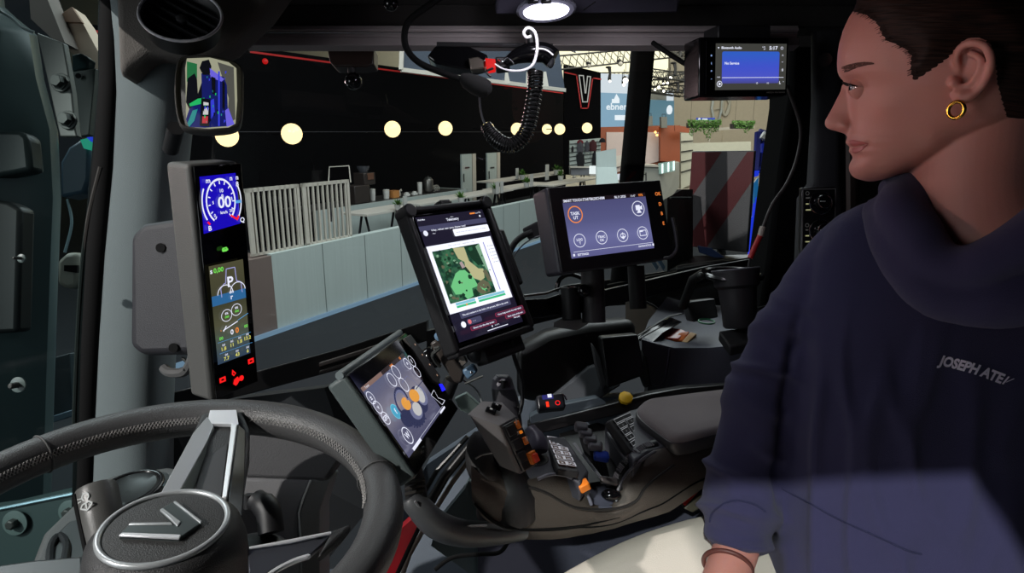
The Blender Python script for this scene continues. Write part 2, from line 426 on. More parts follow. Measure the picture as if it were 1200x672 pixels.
# ---- upper white hall wall strip is the back wall; the blue-grey hanging fascia
fs = thing('hanging_fascia', 'dark blue-grey fascia hanging above the black exhibition wall', 'panel', P(560, 110, 12.))
b = MB(); c4 = [P(471, 58, 11.), P(655, 58, 13.), P(662, 106, 13.), P(470, 82, 11.)]
b.slab(c4, Vector((0, .12, 0))); b.build('panel', mat('fascia_blue', (52, 62, 76), .7), fs, smooth=False)
b = MB()
for p, q in ((c4[2], c4[3]), (c4[0], c4[3])): b.tube([p, q], .05, 4)
for x in (592, 617, 637): b.slab([P(x, 84, 11.5), P(x + 3, 84, 11.5), P(x + 6, 98 + (x - 592) * .08, 11.5), P(x - 1, 98 + (x - 592) * .08, 11.5)], Vector((0, .05, 0)))
b.build('edge_trim', M_slat, fs, smooth=False)

# ---- globe lamps on the black wall
gl = [(266, 159, 13.), (342, 157, 12), (460, 151.5, 9.5), (522, 150.5, 8.3), (572, 151, 7.5), (606, 151.5, 7.3), (641, 151.5, 5.8), (656, 151.5, 6.3), (688, 150, 6)]
M_globe = emat('globe_glow', (255, 222, 160), 1.9)
words = ['first globe lamp from the left, beside the side mirror', 'large globe lamp above the slatted screen', 'globe lamp between the slatted screen and the tablet', 'globe lamp above the first tall white panel', 'globe lamp partly behind the looping coiled cord', 'globe lamp just left of the hanging coiled cord', 'left of the two close globe lamps beside the emblem wall', 'right of the two close globe lamps beside the emblem wall', 'globe lamp under the V emblem']
proto = None
for (x, y, r), wd in zip(gl, words):
    c = P(x, y, F * .2 / r); lb = 'glowing warm ' + wd
    t = thing('globe_lamp', lb, 'lamp', c, 'globe lamps along the black wall'); L_ = min(.55, (c - W0).dot(V))
    MB().ball(c, .2, 20).build('globe', M_globe, t)
    MB().cyl(c - V * .15, c - V * L_, .015, n=8).build('bracket', M_bw, t)

# ---- front counter
hc = onpl(319, 298, A0, V).z
E0 = hp(950, 200)
ct = thing('counter_wall', 'long pale wood panelled counter wall in front of the tables', 'counter', A0)
s_end = (onz(735, 262, 0) - A0).dot(U)
e0 = A0; e1 = A0 + U * 9.2
b = MB(); b.slab([e0, e1, e1 + Zv * hc, e0 + Zv * hc], -V * .16)
b.build('panel', M_ct, ct, smooth=False)
for x in (378, 428, 470, 517, 545, 570, 590, 608):
    q = hp(x, 300); q.z = 0; b = MB(); b.slab([q + V * .002, q + U * .012 + V * .002, q + U * .012 + Zv * hc + V * .002, q + Zv * hc + V * .002], V * .002); b.build('panel_joint', mat('joint_grey', (110, 120, 118), .7), ct, smooth=False)
b = MB(); b.slab([e0 - U * .45, e0, e0 + Zv * (hc - .02), e0 - U * .45 + Zv * (hc - .02)], -V * .7); b.build('end_cabinet', mat('brown_grey', (118, 104, 98), .6), ct, smooth=False)
b = MB(); b.slab([e0 - U * 3 + V * .03, e1 + V * .03, e1 + V * .03 + Zv * .06, e0 - U * 3 + V * .03 + Zv * .06], V * .04); b.build('light_plinth', emat('plinth_glow', (120, 150, 175), .7), ct, smooth=False)

# ---- slatted screen standing on the counter
sb = hp(305, 299, back=.08); s1 = hp(413, 278, back=.08); zt = hp(413, 210, back=.08).z
sl = thing('slatted_screen', 'white slatted screen standing on the left end of the counter', 'screen', A0 + Zv * hc)
q0 = A0 - V * .08 - U * .25 + Zv * hc; LL = (s1 - q0).dot(U)
for nm, a0, a1 in (('frame_panel', 0, LL * .47), ('frame_panel', LL * .5, LL)):
    b = MB()
    def pst(s, wd=.035): b.slab([q0 + U * s, q0 + U * (s + wd), q0 + U * (s + wd) + Zv * (zt - hc), q0 + U * s + Zv * (zt - hc)], -V * .03)
    pst(a0, .07); pst(a1 - .05, .05); b.slab([q0 + U * a0 + Zv * (zt - hc - .05), q0 + U * a1 + Zv * (zt - hc - .05), q0 + U * a1 + Zv * (zt - hc), q0 + U * a0 + Zv * (zt - hc)], -V * .04)
    b.slab([q0 + U * a0, q0 + U * a1, q0 + U * a1 + Zv * .03, q0 + U * a0 + Zv * .03], -V * .04)
    b.build(nm, M_slat, sl, smooth=False)
    n = 10
    for k in range(1, n):
        b = MB(); pst(a0 + (a1 - a0) * k / n, .03); b.build('slat', M_slat, sl, smooth=False)
# thin wire stand behind it
wf = thing('wire_stand', 'thin wire frame sign stand behind the slatted screen', 'stand', P(398, 240, 12.5))
b = MB(); d = 11.6; b.tube([P(385, 215, d), P(386, 196, d), P(409, 194.5, d), P(411, 214, d)], .012, 6); b.build('wire_frame', M_slat, wf)
MB().tube([P(388, 214, d), P(388, 260, d)], .02, 6).tube([P(409, 214, d), P(409, 260, d)], .02, 6).build('post', M_drk, wf)

# ---- back counter
C0 = onz(415, 241, 1.08); C0.z = 0
def cp(x, y, back=0.): return onpl(x, y, C0 - V * back, V)
c1 = cp(548, 220); z1 = 1.08; c1.z = 0
c2 = c1
bc = thing('back_counter', 'pale serving counter along the black wall, cups and machines on it', 'counter', C0)
b = MB(); b.slab([C0 - U * 1.2, c2, c2 + Zv * z1, C0 - U * 1.2 + Zv * z1], -V * .06); b.slab([c2, c2 - U * .06, c2 - U * .06 + Zv * z1, c2 + Zv * z1], -V * 1.2); b.build('front_panel', M_ct, bc, smooth=False)
b = MB(); b.slab([C0 - U * 1.2 - V * .06 + Zv * (z1 - .04), c2 - V * .06 + Zv * (z1 - .04), c2 - V * 1.1 + Zv * (z1 - .04), C0 - U * 1.2 - V * 1.1 + Zv * (z1 - .04)], Zv * .035); b.build('worktop', mat('dark_worktop', (58, 56, 54), .4), bc, smooth=False)
def onc(x, back=.35):                                # spot on the worktop, seen at column x
    p = cp(x, 236, back); p.z = z1 + .0; return p
M_cup = mat('cup_white', (205, 205, 200), .5)
def cup(x, h, r, lb, nm='paper_cup_stack', cat='cups', m=M_cup):
    p = onc(x); t = thing(nm, lb, cat, p)
    MB().lathe(p, Zv, [(r * .85, 0), (r, h * .6), (r * 1.02, h * .9), (r * .9, h)], 14).build('cup', m, t)
    MB().ring(p + Zv * h * .92, Zv, r * 1.0, .008, 14, 6).build('rim', M_slat, t); return t
cup(437, .30, .075, 'tall white cup stack beside the coffee machine on the back counter')
cup(453, .24, .085, 'wide white cup stack left of the orange carton on the back counter')
cup(492.5, .33, .07, 'tall silver canister right of middle on the back counter', 'canister', 'canister')
p = onc(461.5); cb = thing('carton', 'small orange-brown carton on the back counter', 'box', p)
MB().box(p + Zv * .09, (.26, .2, .18), frame(Zv, U)).build('box', mat('carton_brown', (190, 130, 70), .7), cb, bevel=.005)
MB().box(p + Zv * .185, (.26, .2, .012), frame(Zv, U)).build('lid', mat('carton_lid', (170, 112, 60), .7), cb)
for x, lb in ((469, 'tap handle on the back counter beside the orange carton'),):
    p = onc(x); t = thing('beer_tap', 'white swan-neck ' + lb, 'tap', p)
    MB().tube([p, p + Zv * .17, p + Zv * .19 + U * .06, p + Zv * .15 + U * .08], .018, 8).build('spout', M_slat, t); MB().cyl(p, p + Zv * .02, .05, n=12).build('base', STL, t)
for i, (x, lb) in enumerate(((477, 'low stack of saucers left of the silver canister'), (486, 'low stack of saucers touching the silver canister'))):
    p = onc(x); t = thing('saucer_stack', lb + ' on the back counter', 'dishes', p)
    MB().lathe(p, Zv, [(.1, 0), (.1, .05), (.06, .06), (.06, .09), (.02, .1)], 14).build('saucers', M_cup, t)
p = onc(502.5); t = thing('coffee_urn', 'steel coffee urn with lid on the back counter', 'urn', p)
MB().lathe(p, Zv, [(.09, 0), (.14, .05), (.145, .36), (.12, .4)], 18).build('body', mat('urn_steel', (110, 108, 104), .35, metal=.8), t)
MB().lathe(p + Zv * .4, Zv, [(.12, 0), (.08, .05), (.02, .06), (.02, .09)], 14).build('lid', STL, t)
MB().cyl(p + V * .14 + Zv * .08, p + V * .22 + Zv * .08, .02, n=8).build('tap', STL, t)
p = onc(509.5); t = thing('glass_rack', 'small wire rack right of the coffee urn', 'rack', p)
b = MB()
for k in range(4): b.ring(p + U * (-.12 + .08 * k) + Zv * .1, U, .09, .008, 14, 6)
b.build('wire', M_slat, t); MB().box(p + Zv * .01, (.34, .2, .02), frame(Zv, U)).build('base', M_drk, t)
# coffee machine
p = onc(426); t = thing('coffee_machine', 'tall dark coffee machine at the left end of the back counter', 'machine', p)
Rc = frame(Zv, U)
MB().box(p + Zv * .22 - U * .25, (.55, .4, .44), Rc).box(p + Zv * .58 + U * .08, (.42, .36, .3), Rc).build('body', mat('machine_dark', (52, 46, 44), .4), t, bevel=.02)
MB().box(p + Zv * .64 + U * .1 + V * .19, (.22, .02, .16), Rc).build('panel', mat('machine_copper', (150, 110, 92), .3, metal=.6), t, bevel=.004)
MB().lathe(p + Zv * .73 + U * .05, Zv, [(.1, 0), (.16, .12), (.16, .16)], 14).build('bean_hopper', mat('hopper', (70, 72, 78), .2), t)
MB().cyl(p + Zv * .43 + U * .1 + V * .1, p + Zv * .3 + U * .1 + V * .1, .03, n=10).build('spout', STL, t)

# ---- two tall white panels
for i, (x0, x1, yt, yb, lb) in enumerate(((539, 553, 181, 250, 'left of the two tall white door panels in the black wall'), (569, 582, 179.5, 250, 'right of the two tall white door panels in the black wall'))):
    q = wp(x0, 200); q.z = 0; r_ = wp(x1 - 2, 200); r_.z = 0; zt_ = wp(x0, yt).z
    t = thing('door_panel', lb, 'door', q)
    b = MB(); b.slab([q + V * .02, r_ + V * .02, r_ + V * .02 + Zv * zt_, q + V * .02 + Zv * zt_], V * .06); b.build('leaf', M_ct, t, smooth=False)
    b = MB(); b.slab([r_ + V * .02 + U * .1, r_ + V * .02 + U * .35, r_ + V * .02 + U * .35 + Zv * zt_, r_ + V * .02 + U * .1 + Zv * zt_], V * .03); b.build('jamb', M_slat, t, smooth=False)
    hz = wp(x0, 197).z; m_ = (q + r_) / 2; MB().box(Vector((m_.x, m_.y, hz)) + V * .1, (.3, .01, .05), frame(Zv, U)).build('lettering_strip', DRK, t)
    MB().cyl(Vector((q.x, q.y, 1.0)) + V * .12 + U * .08, Vector((q.x, q.y, 1.3)) + V * .12 + U * .08, .02, n=8).build('handle', M_drk, t)

# ---- high tables, plants, menus
def table(name, x0, x1, y, zt_, w_, lb, legs=True):
    a = onz(x0, y, zt_); L = onpl(x1, y, a, V)
    L = a + U * (L - a).dot(U); t = thing(name, lb, 'table', Vector(((a.x + L.x) / 2, (a.y + L.y) / 2, 0)) - V * w_ / 2)
    MB().slab([a - Zv * .05, L - Zv * .05, L - Zv * .05 - V * w_, a - Zv * .05 - V * w_], Zv * .05).build('tabletop', M_tbl, t, bevel=.004)
    ln = (L - a).length
    for s in (.18, .82):
        for k in (-1, 1):
            c = a + U * (ln * s) - V * w_ / 2
            MB().tube([c + U * .05 * k - Zv * .05, Vector((c.x, c.y, 0)) + U * .22 * k + V * .1 * k], .03, 6).build('leg', M_drk, t)
    return t, a, L
def plant(p, lb, s=1.):
    t = thing('potted_plant', lb, 'plant', p, 'potted plants on the high tables')
    MB().lathe(p, Zv, [(.05 * s, 0), (.065 * s, .1 * s), (.06 * s, .1 * s), (.05 * s, .085 * s)], 14).build('pot', M_cup, t)
    b = MB(); rnd = random.Random(int(p.x * 1000))
    for k in range(46):
        a = rnd.uniform(0, 2 * PI); e = rnd.uniform(.25, 1.4); l = rnd.uniform(.09, .17) * s; o = p + Zv * .09 * s
        dr = Vector((math.cos(a) * math.cos(e), math.sin(a) * math.cos(e), math.sin(e))); m_ = o + dr * l * .6; tp = o + dr * l + Vector((dr.x, dr.y, 0)) * .02; sd = dr.cross(Zv).normalized() * .014 * s
        b.add([o, m_ + sd, tp, m_ - sd, m_ + Zv * .006], [[0, 1, 4], [1, 2, 4], [2, 3, 4], [3, 0, 4]])
    b.build('leaves', M_leaf, t, smooth=False); return t
def menu(p, lb, s=1., dark=True):
    t = thing('menu_card', lb, 'menu', p, 'menu cards on the high tables')
    MB().box(p + Zv * .11 * s, (.1 * s, .03, .22 * s), frame(Zv, U)).build('card', M_cup, t, smooth=False)
    MB().box(p + Zv * .01, (.12 * s, .07, .02), frame(Zv, U)).build('base', M_drk, t, smooth=False)
    return t
tabs = [('high_table', 430, 488, 251.5, 1.08, .75, 'nearest oak high table between the slatted screen and tablet'),
        ('high_table', 492, 548, 239.5, 1.08, .7, 'oak high table just behind the top of the tablet'),
        ('high_table', 549, 602, 230.5, 1.08, .7, 'oak high table below the right white door panel'),
        ('high_table', 590, 645, 223, 1.08, .75, 'oak high table in the middle of the seating area'),
        ('high_table', 581, 650, 213.5, 1.08, .8, 'long oak high table near the dark curtain wall'),
        ('high_table', 622, 705, 208, 1.08, .9, 'farthest long oak high table near the clothes rack'),
        ('high_table', 648, 702, 217.5, 1.08, .8, 'oak high table beside the pale partition panel')]
tt = [table(*a) for a in tabs]
def ontab(x, y): return onz(x, y, 1.08)
for x, y, s, lb in ((466, 246, 1.15, 'small green plant on the nearest high table'), (540, 237.5, 1.25, 'small green plant behind the tablet top corner'),
                    (580, 227, 1.4, 'small green plant below the right white door panel'), (617, 219.5, 1.5, 'small green plant on the middle high table'),
                    (612, 210.5, 1.7, 'small green plant near the dark curtain, left one'), (652, 204.5, 1.9, 'small green plant on the farthest high table'),
                    (657, 211.5, 1.7, 'small green plant in front of the farthest table'), (690, 206, 1.9, 'small green plant beside the glowing white cube')):
    plant(ontab(x, y), lb, s)
for x, y, s, lb in ((475, 245, 1.35, 'white menu card beside plant on nearest table'), (583, 228, 1.6, 'white menu card pair left one, below door panel'), (588, 227, 1.6, 'white menu card pair right one, below door panel'),
                    (623, 219.5, 1.9, 'tall white menu card on the middle table'), (606, 210.5, 1.9, 'menu card left of plant near dark curtain'), (641, 211.5, 2.6, 'white menu card under the two close globe lamps'),
                    (673, 208.5, 2., 'menu card in front of the display rack')):
    menu(ontab(x, y), lb, s)

# ---- clothes display, partition, glowing cube
d = 22.
dr = thing('display_rack', 'white slatted display wall with dark jackets hanging on it', 'rack', P(685, 215, d))
MB().slab([P(667.5, 165, d), P(704, 162, d + 1.6), P(704, 196, d + 1.6), P(667.5, 204, d)], Vector((0, .15, 0))).build('board', M_ct, dr, smooth=False)
b = MB()
for k in range(7):
    f_ = k / 7; b.tube([P(667.5, 169 + 35 * f_, d - .03), P(704, 166 + 31 * f_, d + 1.57)], .012, 4)
b.build('rail', M_drk, dr)
jm = [mat('jacket_black', (30, 28, 32), .8), mat('jacket_maroon', (84, 36, 40), .8), mat('jacket_grey', (86, 84, 90), .8)]
M_capred = mat('cap_red', (120, 30, 40), .8)
for x, y, w_, h_, m_, lb in ((671, 171, 2.5, 7, 0, 'small black cap hanging at the left edge of the display wall'), (680, 166, 7, 14, 2, 'grey jacket top left on the display wall'), (680, 178, 9, 18, 0, 'black jacket bottom left on the display wall'),
                             (688, 165, 5, 13, 2, 'grey scarf in the middle of the display wall'), (695, 164, 8, 13, 1, 'maroon jacket top right on the display wall'), (697, 177, 5, 16, 0, 'black jacket bottom right on the display wall'), (680, 164, 7, 4, 3, 'red cap on top of the display wall'), (706, 162, 7, 5, 0, 'dark cap at the top right corner of the display wall')):
    dd = d - .25 + (x - 667) / 36 * 1.5; k = 740 / dd; W_ = w_ / k; H_ = h_ / k; c = P(x, y, dd); t = thing('hanging_jacket' if h_ > 6 else 'cap', lb, 'clothing', c - Zv * H_)
    rows = []
    for q in range(8):
        f_ = q / 7; ww = W_ / 2 * (.35 + .65 * min(1, f_ * 3.5)) * (1 - .1 * math.sin(f_ * 6)); rows.append([c + Vector((ww * math.cos(a * PI / 5), .05 * math.sin(a * PI / 5), -H_ * f_)) for a in range(10)])
    mt_ = (jm + [M_capred])[m_]
    bb = MB(); bb.grid(rows, True); bb.build('body', mt_, t)
    if h_ > 6:
        for sd in (-1, 1): MB().tube([c + Vector((sd * W_ * .38, 0, -H_ * .15)), c + Vector((sd * W_ * .52, 0, -H_ * .7))], W_ * .1, 6).build('sleeve', mt_, t)
pt = thing('partition_panel', 'pale green-grey curved partition panel left of the exhaust stack', 'panel', P(712, 216, 16.))
rows = []
for k in range(9):
    f_ = k / 8; x = 699 + 23 * f_; flare = 4 * f_ ** 3
    rows.append([P(x, 178.5 - 4 * f_, 16), P(x + flare * .1, 196, 16), P(x + flare * .5, 210, 15.6), P(x + flare, 222, 15)])
b = MB(); b.grid(rows); b.grid([[v + Vector((0, .12, 0)) for v in r] for r in rows]); b.build('panel', M_ct, pt)
MB().box(P(712, 226, 15.3), (.9, .5, .06)).build('foot', M_slat, pt)
gc = thing('glowing_cube', 'small glowing white display cube in front of the clothes wall', 'display', P(695, 204, 20))
MB().box(P(695, 199.5, 20), (.22, .22, .26)).build('light_box', emat('cube_glow', (235, 240, 240), 1.1), gc, bevel=.01); MB().box(P(695, 205, 20), (.26, .26, .06)).build('base', M_slat, gc)
cn = thing('grey_cabinet', 'low grey cabinet under the hanging jackets', 'cabinet', P(680, 206, 20.5))
MB().box(P(679, 200.5, 20.5), (.6, .4, .26)).build('body', mat('cabinet_grey', (120, 120, 124), .6), cn, bevel=.01); MB().box(P(679, 196, 20.4), (.64, .44, .03)).build('top', M_slat, cn)

# ---- rust coloured booth with warm panels
d = 30.
bo = thing('rust_booth', 'rust-brown booth with pale pink wall panels behind the exhaust stack', 'booth', P(755, 215, d))
MB().slab([P(704, 149, d), P(795, 147, d), P(795, 190, d), P(704, 208, d)], Vector((0, .5, 0))).build('back_wall', M_rust, bo, smooth=False)
MB().slab([P(710.5, 155, d), P(772, 155, d), P(772, 189, d), P(710.5, 205, d)], Vector((0, -.06, 0))).build('pale_panel', M_pink, bo, smooth=False)
MB().slab([P(772, 149, d - .2), P(795, 147, d - .2), P(795, 190, d - .2), P(772, 188.5, d - .2)], Vector((0, -.3, 0))).build('side_wall', M_rust, bo, smooth=False)
MB().slab([P(790, 147, d - 1), P(807, 149, d - 1), P(807, 156, d - 1), P(790, 154, d - 1)], Vector((0, -.1, 0))).build('fascia', M_rust, bo, smooth=False)
MB().slab([P(709, 184, d - .1), P(729, 182, d - .1), P(729, 194, d - .1), P(709, 200, d - .1)], Vector((0, -.05, 0))).build('window_strip', mat('white_blind', (220, 214, 205), .6), bo, smooth=False)
for x, y in ((768, 155), (770, 158.5)):
    o = MB().ball(P(x, y, d - .4), .055, 10).build('bulb', emat('bulb_glow', (255, 180, 90), 5), bo)
wb = thing('lit_bar', 'pale bar with glowing shelf niches beside the booth', 'bar', P(775, 225, 24))
d = 24.
MB().slab([P(749, 194, d), P(772, 195, d), P(796, 190, d + 1), P(796, 219, d + 1), P(776, 245, d), P(749, 245, d)], Vector((0, .5, 0))).build('body', mat('bar_white', (168, 168, 158), .6), wb, smooth=False)
MB().slab([P(748, 193, d - .1), P(771, 193.5, d - .1), P(772, 196, d - .1), P(748, 195, d - .1)], Vector((0, .8, 0))).build('bar_top', M_slat, wb, smooth=False)
MB().slab([P(771, 191.5, d - .05), P(791, 188.5, d - .05), P(791, 200.5, d - .05), P(772, 204.5, d - .05)], Vector((0, -.02, 0))).build('niche_back', mat('niche', (150, 176, 168), .6), wb, smooth=False)
for x in (775.5, 782.5, 788.7):
    MB().slab([P(x, 192.5 - (x - 775) * .22, d - .12), P(x + 1.6, 192 - (x - 775) * .22, d - .12), P(x + 1.6, 203 - (x - 775) * .25, d - .12), P(x, 203.4 - (x - 775) * .25, d - .12)], Vector((0, -.02, 0))).build('light_strip', emat('strip_glow', (235, 250, 245), 2), wb, smooth=False)
st = thing('bar_stool', 'black bar stool frame beside the lit bar', 'stool', P(755, 211, 20))
d = 20.
MB().tube([P(749.5, 264, d), P(749.5, 204, d), P(757, 202.5, d), P(757.5, 264, d)], .02, 6).build('frame', M_drk, st); MB().box(P(753, 204.5, d), (.2, .2, .03)).build('seat', M_drk, st)
# person behind the bar (tiny, dark)
d = 26.
pn = thing('person', 'dark-haired person in dark top standing behind the lit bar', 'person', P(754, 195, d))
b = MB(); c = P(754, 184, d); b.tube([P(752.5, 237, d), P(753, 191, d), P(753.5, 187.5, d), P(753.8, 185.5, d)], [.11, .12, .1, .035], 10); b.ball(P(754.3, 182.5, d), .085, 12, (1, 1, 1.25)); b.tube([P(751.5, 188.5, d), P(750.5, 192, d), P(753.5, 193.5, d - .1)], [.04, .035, .03], 8)
b.build('body', mat('dark_clothes', (38, 30, 30), .8), pn)
MB().ball(P(754.5, 181.6, d), .09, 12, (1, 1.05, 1)).build('hair', mat('dark_hair', (20, 16, 14), .7), pn)

# ---- banners
def banner(x0, x1, y0, y1, d, lb, split, cu, cl, mk):
    t = thing('banner', lb, 'banner', P((x0 + x1) / 2, y1, d))
    MB().slab([P(x0, y0, d), P(x1, y0 + 1.5, d), P(x1, 211, d), P(x0, 211, d)], Vector((0, .1, 0))).build('cloth', cu, t, smooth=False)
    MB().slab([P(x0, split, d - .03), P(x1, split + 1.5, d - .03), P(x1, y1, d - .03), P(x0, y1, d - .03)], Vector((0, .02, 0))).build('blue_field', cl, t, smooth=False)
    mk(t, d - .08); return t
M_bw1 = emat('banner_white', (225, 232, 240), .9, False); M_bb = emat('banner_blue', (150, 192, 220), .7, False); M_bb2 = emat('banner_teal', (96, 140, 158), .7, False)  # emissive materials for banner cloth and letters
M_let = emat('banner_letters', (235, 240, 246), 1.05, False)
def mk1(t, d):
    MB().slab([P(722.5, 110, d), P(726, 116, d), P(726, 121, d), P(717, 121, d), P(717, 116, d), P(719.5, 116, d)], Vector((0, .02, 0))).build('mountain_mark', M_let, t, smooth=False)
    D = Draw(P(722, 124, d), Matrix((Vector((1, 0, 0)), Vector((0, 0, 1)), Vector((0, -1, 0)))).transposed(), 1.4, .8, .005)
    D.text('ebner', 0.08, .8, .5, M_let, bold=True, width=.9); D.build('lettering', t)
    MB().slab([P(720.5, 135, d), P(733, 135, d), P(733, 141, d), P(720.5, 141, d)], Vector((0, .02, 0))).build('caption_block', M_let, t, smooth=False)
banner(704, 742, 86, 149, 38., 'white and sky blue banner left of the exhaust stack', 108.5, M_bw1, M_bb, mk1)
def mk2(t, d):
    MB().slab([P(749, 119, d), P(752, 119, d), P(753, 134, d), P(749, 134, d)], Vector((0, .02, 0))).build('pale_mark', M_let, t, smooth=False)
    MB().ball(P(784.5, 129, d), .17, 14, (1, .1, 1.6)).build('round_mark', M_let, t)
banner(753, 790, 104, 147, 36., 'teal blue banner wall right of the exhaust stack', 116.5, mat('banner_grey', (150, 152, 145), .9), M_bb2, mk2)
MB_ = MB(); d = 35.8
t = thing('roll_banner', 'narrow white column banner above the rust booth', 'banner', P(786, 147, d))
MB().slab([P(781.5, 107, d), P(789.5, 107, d), P(789.5, 118, d), P(781.5, 118, d)], Vector((0, .1, 0))).build('cloth', M_bw1, t, smooth=False)
MB().box(P(785.8, 107.5, d - .1), (.22, .1, .08)).build('top_bar', M_drk, t)

# grey chairs/lockers silhouettes on the booth roof, sign, wall box
d = 29.
for x, y0, y1, lb in ((778, 137, 150, 'grey metal case standing on the rust booth roof'), (761, 136, 148, 'grey case on the booth roof beside the exhaust stack')):
    t = thing('equipment_case', lb, 'case', P(x, y1, d)); MB().slab([P(x - 3.5, y0, d), P(x + 3.8, y0, d), P(x + 4, y1, d), P(x - 3, y1, d)], Vector((0, .3, 0))).build('body', mat('case_grey', (112, 112, 104), .6), t, bevel=.01)
    MB().tube([P(x - 2, y0, d), P(x - 2, y0 - 3, d), P(x + 2, y0 - 3, d), P(x + 2, y0, d)], .015, 6).build('handle', M_drk, t)
t = thing('blue_sign', 'small blue direction sign above the hanging plants', 'sign', P(826, 141, 35)); 
MB().slab([P(816, 138, 35), P(838, 138, 35), P(838, 141.6, 35), P(816, 141.6, 35)], Vector((0, .05, 0))).build('board', emat('sign_blue', (36, 70, 190), .8, False), t, smooth=False)
q = P(833, 141, 35.1); MB().tube([q, Vector((q.x, q.y, 0))], .03, 6).build('post', M_slat, t); MB().ball(P(819.5, 139.8, 34.9), .07, 10).build('symbol', M_let, t); MB().slab([P(823, 139, 34.9), P(829, 139, 34.9), P(829, 141, 34.9), P(823, 141, 34.9)], Vector((0, -.01, 0))).build('text_block', M_let, t, smooth=False)
t = thing('wall_box', 'dark speaker box on the beige hall wall', 'speaker', P(797, 120, 43)); MB().box(P(797, 117, 43.2), (.35, .35, .42)).build('housing', DRK, t, bevel=.02); MB().box(P(794.8, 117, 43), (.1, .3, .42)).build('bracket', M_slat, t)
# diamond emblem and round emblem on the wall
M_emb = mat('emblem_chrome', (196, 206, 204), .3, metal=.3)
t = thing('diamond_emblem', 'large silver diamond outline emblem on the beige hall wall', 'emblem', P(840, 145, 41.5))
D_ = 41.5
def bar(pp, w_, par, nm, m_=M_emb):
    b = MB()
    for p, q in zip(pp, pp[1:]): b.slab([onY(p[0] - w_, p[1], 43.9), onY(p[0] + w_, p[1], 43.9), onY(q[0] + w_, q[1], 43.9), onY(q[0] - w_, q[1], 43.9)], Vector((0, -.15, 0)))
    return b.build(nm, m_, par, smooth=False)
bar([(838, 100), (833.5, 127), (837, 146)], 1.1, t, 'left_bar'); bar([(846, 108), (845.5, 127), (840, 146)], 1.1, t, 'right_bar'); bar([(838, 128), (843.5, 127)], .8, t, 'centre_bar')
t = thing('round_emblem', 'pale round emblem right of the silver diamond', 'emblem', P(853, 140, 41.5))
MB().ring(onY(851, 123, 43.8), (0, 1, 0), .42, .09, 28, 6, ax1=(1, 0, 0), sx=.55, sy=1.6).build('outer_ring', mat('emblem_pale', (186, 184, 170), .6), t)
bar([(849, 110), (854, 122), (849, 136)], .8, t, 'inner_mark', MATS['emblem_pale'])
# hanging planters
for (x0, x1, y0, sn, lb) in ((806, 845, 141, 1, 'wide hanging planter of trailing green plants beside the booth'), (858, 885, 142, 2, 'smaller hanging planter of trailing plants right of the warning board top')):
    d = 26.; t = thing('hanging_planter', lb, 'plant', P((x0 + x1) / 2, y0 + 12, d))
    MB().slab([P(x0 + 2, y0 + 3, d), P(x1 - 2, y0 + 3, d), P(x1 - 2, y0 + 9, d), P(x0 + 2, y0 + 9, d)], Vector((0, .5, 0))).build('trough', DRK, t, smooth=False)
    b = MB(); rnd = random.Random(sn)
    for k in range(900 if sn == 1 else 500):
        x = rnd.uniform(x0, x1); u_ = (x - x0) / (x1 - x0); dep = (13 + 10 * math.exp(-((u_ - .62) * 9) ** 2) + 6 * math.exp(-((u_ - .1) * 9) ** 2)) if sn == 1 else 8 + 8 * math.exp(-((u_ - .62) * 9) ** 2)
        y = y0 + rnd.random() ** 1.8 * dep * (1 if .06 < u_ < .94 else .4); dd = d - rnd.uniform(0, .5); c = P(x, y, dd)
        a = Vector((rnd.uniform(-1, 1), rnd.uniform(-1, 1), rnd.uniform(-1, 1))).normalized(); e = a.orthogonal().normalized(); s_ = rnd.uniform(.03, .07)
        b.add([c - a * s_, c + e * s_ * .5, c + a * s_, c - e * s_ * .5], [[0, 1, 2, 3]])
    b.build('foliage', M_leaf, t, smooth=False)
    for x in (x0 + 3, x1 - 3): q = P(x, y0 + 4, d - .2); MB().tube([q, Vector((q.x, q.y, 16.05))], .006, 4).build('hanging_wire', M_trs, t)
# low white shelving behind planters
t = thing('white_shelving', 'low white shelving behind the hanging planters', 'shelves', P(830, 200, 32)); d = 32.
MB().slab([P(798, 156, d), P(812, 156, d), P(812, 215, d), P(798, 222, d)], Vector((0, .4, 0))).build('side_panel', mat('shelf_white', (190, 190, 172), .6), t, smooth=False)
MB().slab([P(812, 168, d), P(880, 166, d), P(880, 200, d), P(812, 212, d)], Vector((0, .4, 0))).build('body', MATS['shelf_white'], t, smooth=False)
MB().slab([P(840, 150, d + 6), P(884, 147, d + 6), P(884, 150, d + 6), P(840, 153, d + 6)], Vector((0, .4, 0))).build('top_shelf', M_slat, t, smooth=False)
b = MB()
for k in range(4): b.tube([P(798, 166 + 12 * k, d - .05), P(812, 165 + 11 * k, d - .05)], .03, 4)
b.build('shelf_edge', DRK, t)

# ---- trusses with spotlights
def truss(p, q, lb, h=.45, n=16, r=.035):
    p = Vector(p); q = Vector(q); t = thing('lighting_truss', lb, 'truss', (p + q) / 2)
    b = MB(); ax = (q - p).normalized(); sd = ax.cross(Zv).normalized() * h * .5
    for o in (Zv * h * .5, -Zv * h * .5 + sd, -Zv * h * .5 - sd): b.tube([p + o, q + o], r, 5)
    b.build('chords', M_trs, t); b = MB(); offs = (Zv * h * .5, -Zv * h * .5 + sd, -Zv * h * .5 - sd)
    for k in range(n):
        a = p + (q - p) * (k / n); c = p + (q - p) * ((k + 1) / n)
        b.tube([a + offs[0], c + offs[1]], r * .6, 4); b.tube([a + offs[1], c + offs[0]], r * .6, 4); b.tube([a + offs[1], c + offs[2]], r * .6, 4)
    b.build('lattice', M_trs, t); return t
truss(P(652, 74, 24), P(812, 58, 29), 'long upper lighting truss crossing above the emblem wall', .5, 22)
truss(P(795, 53, 26), P(840, 82, 22), 'upper truss running down behind the radio screen', .5, 8)
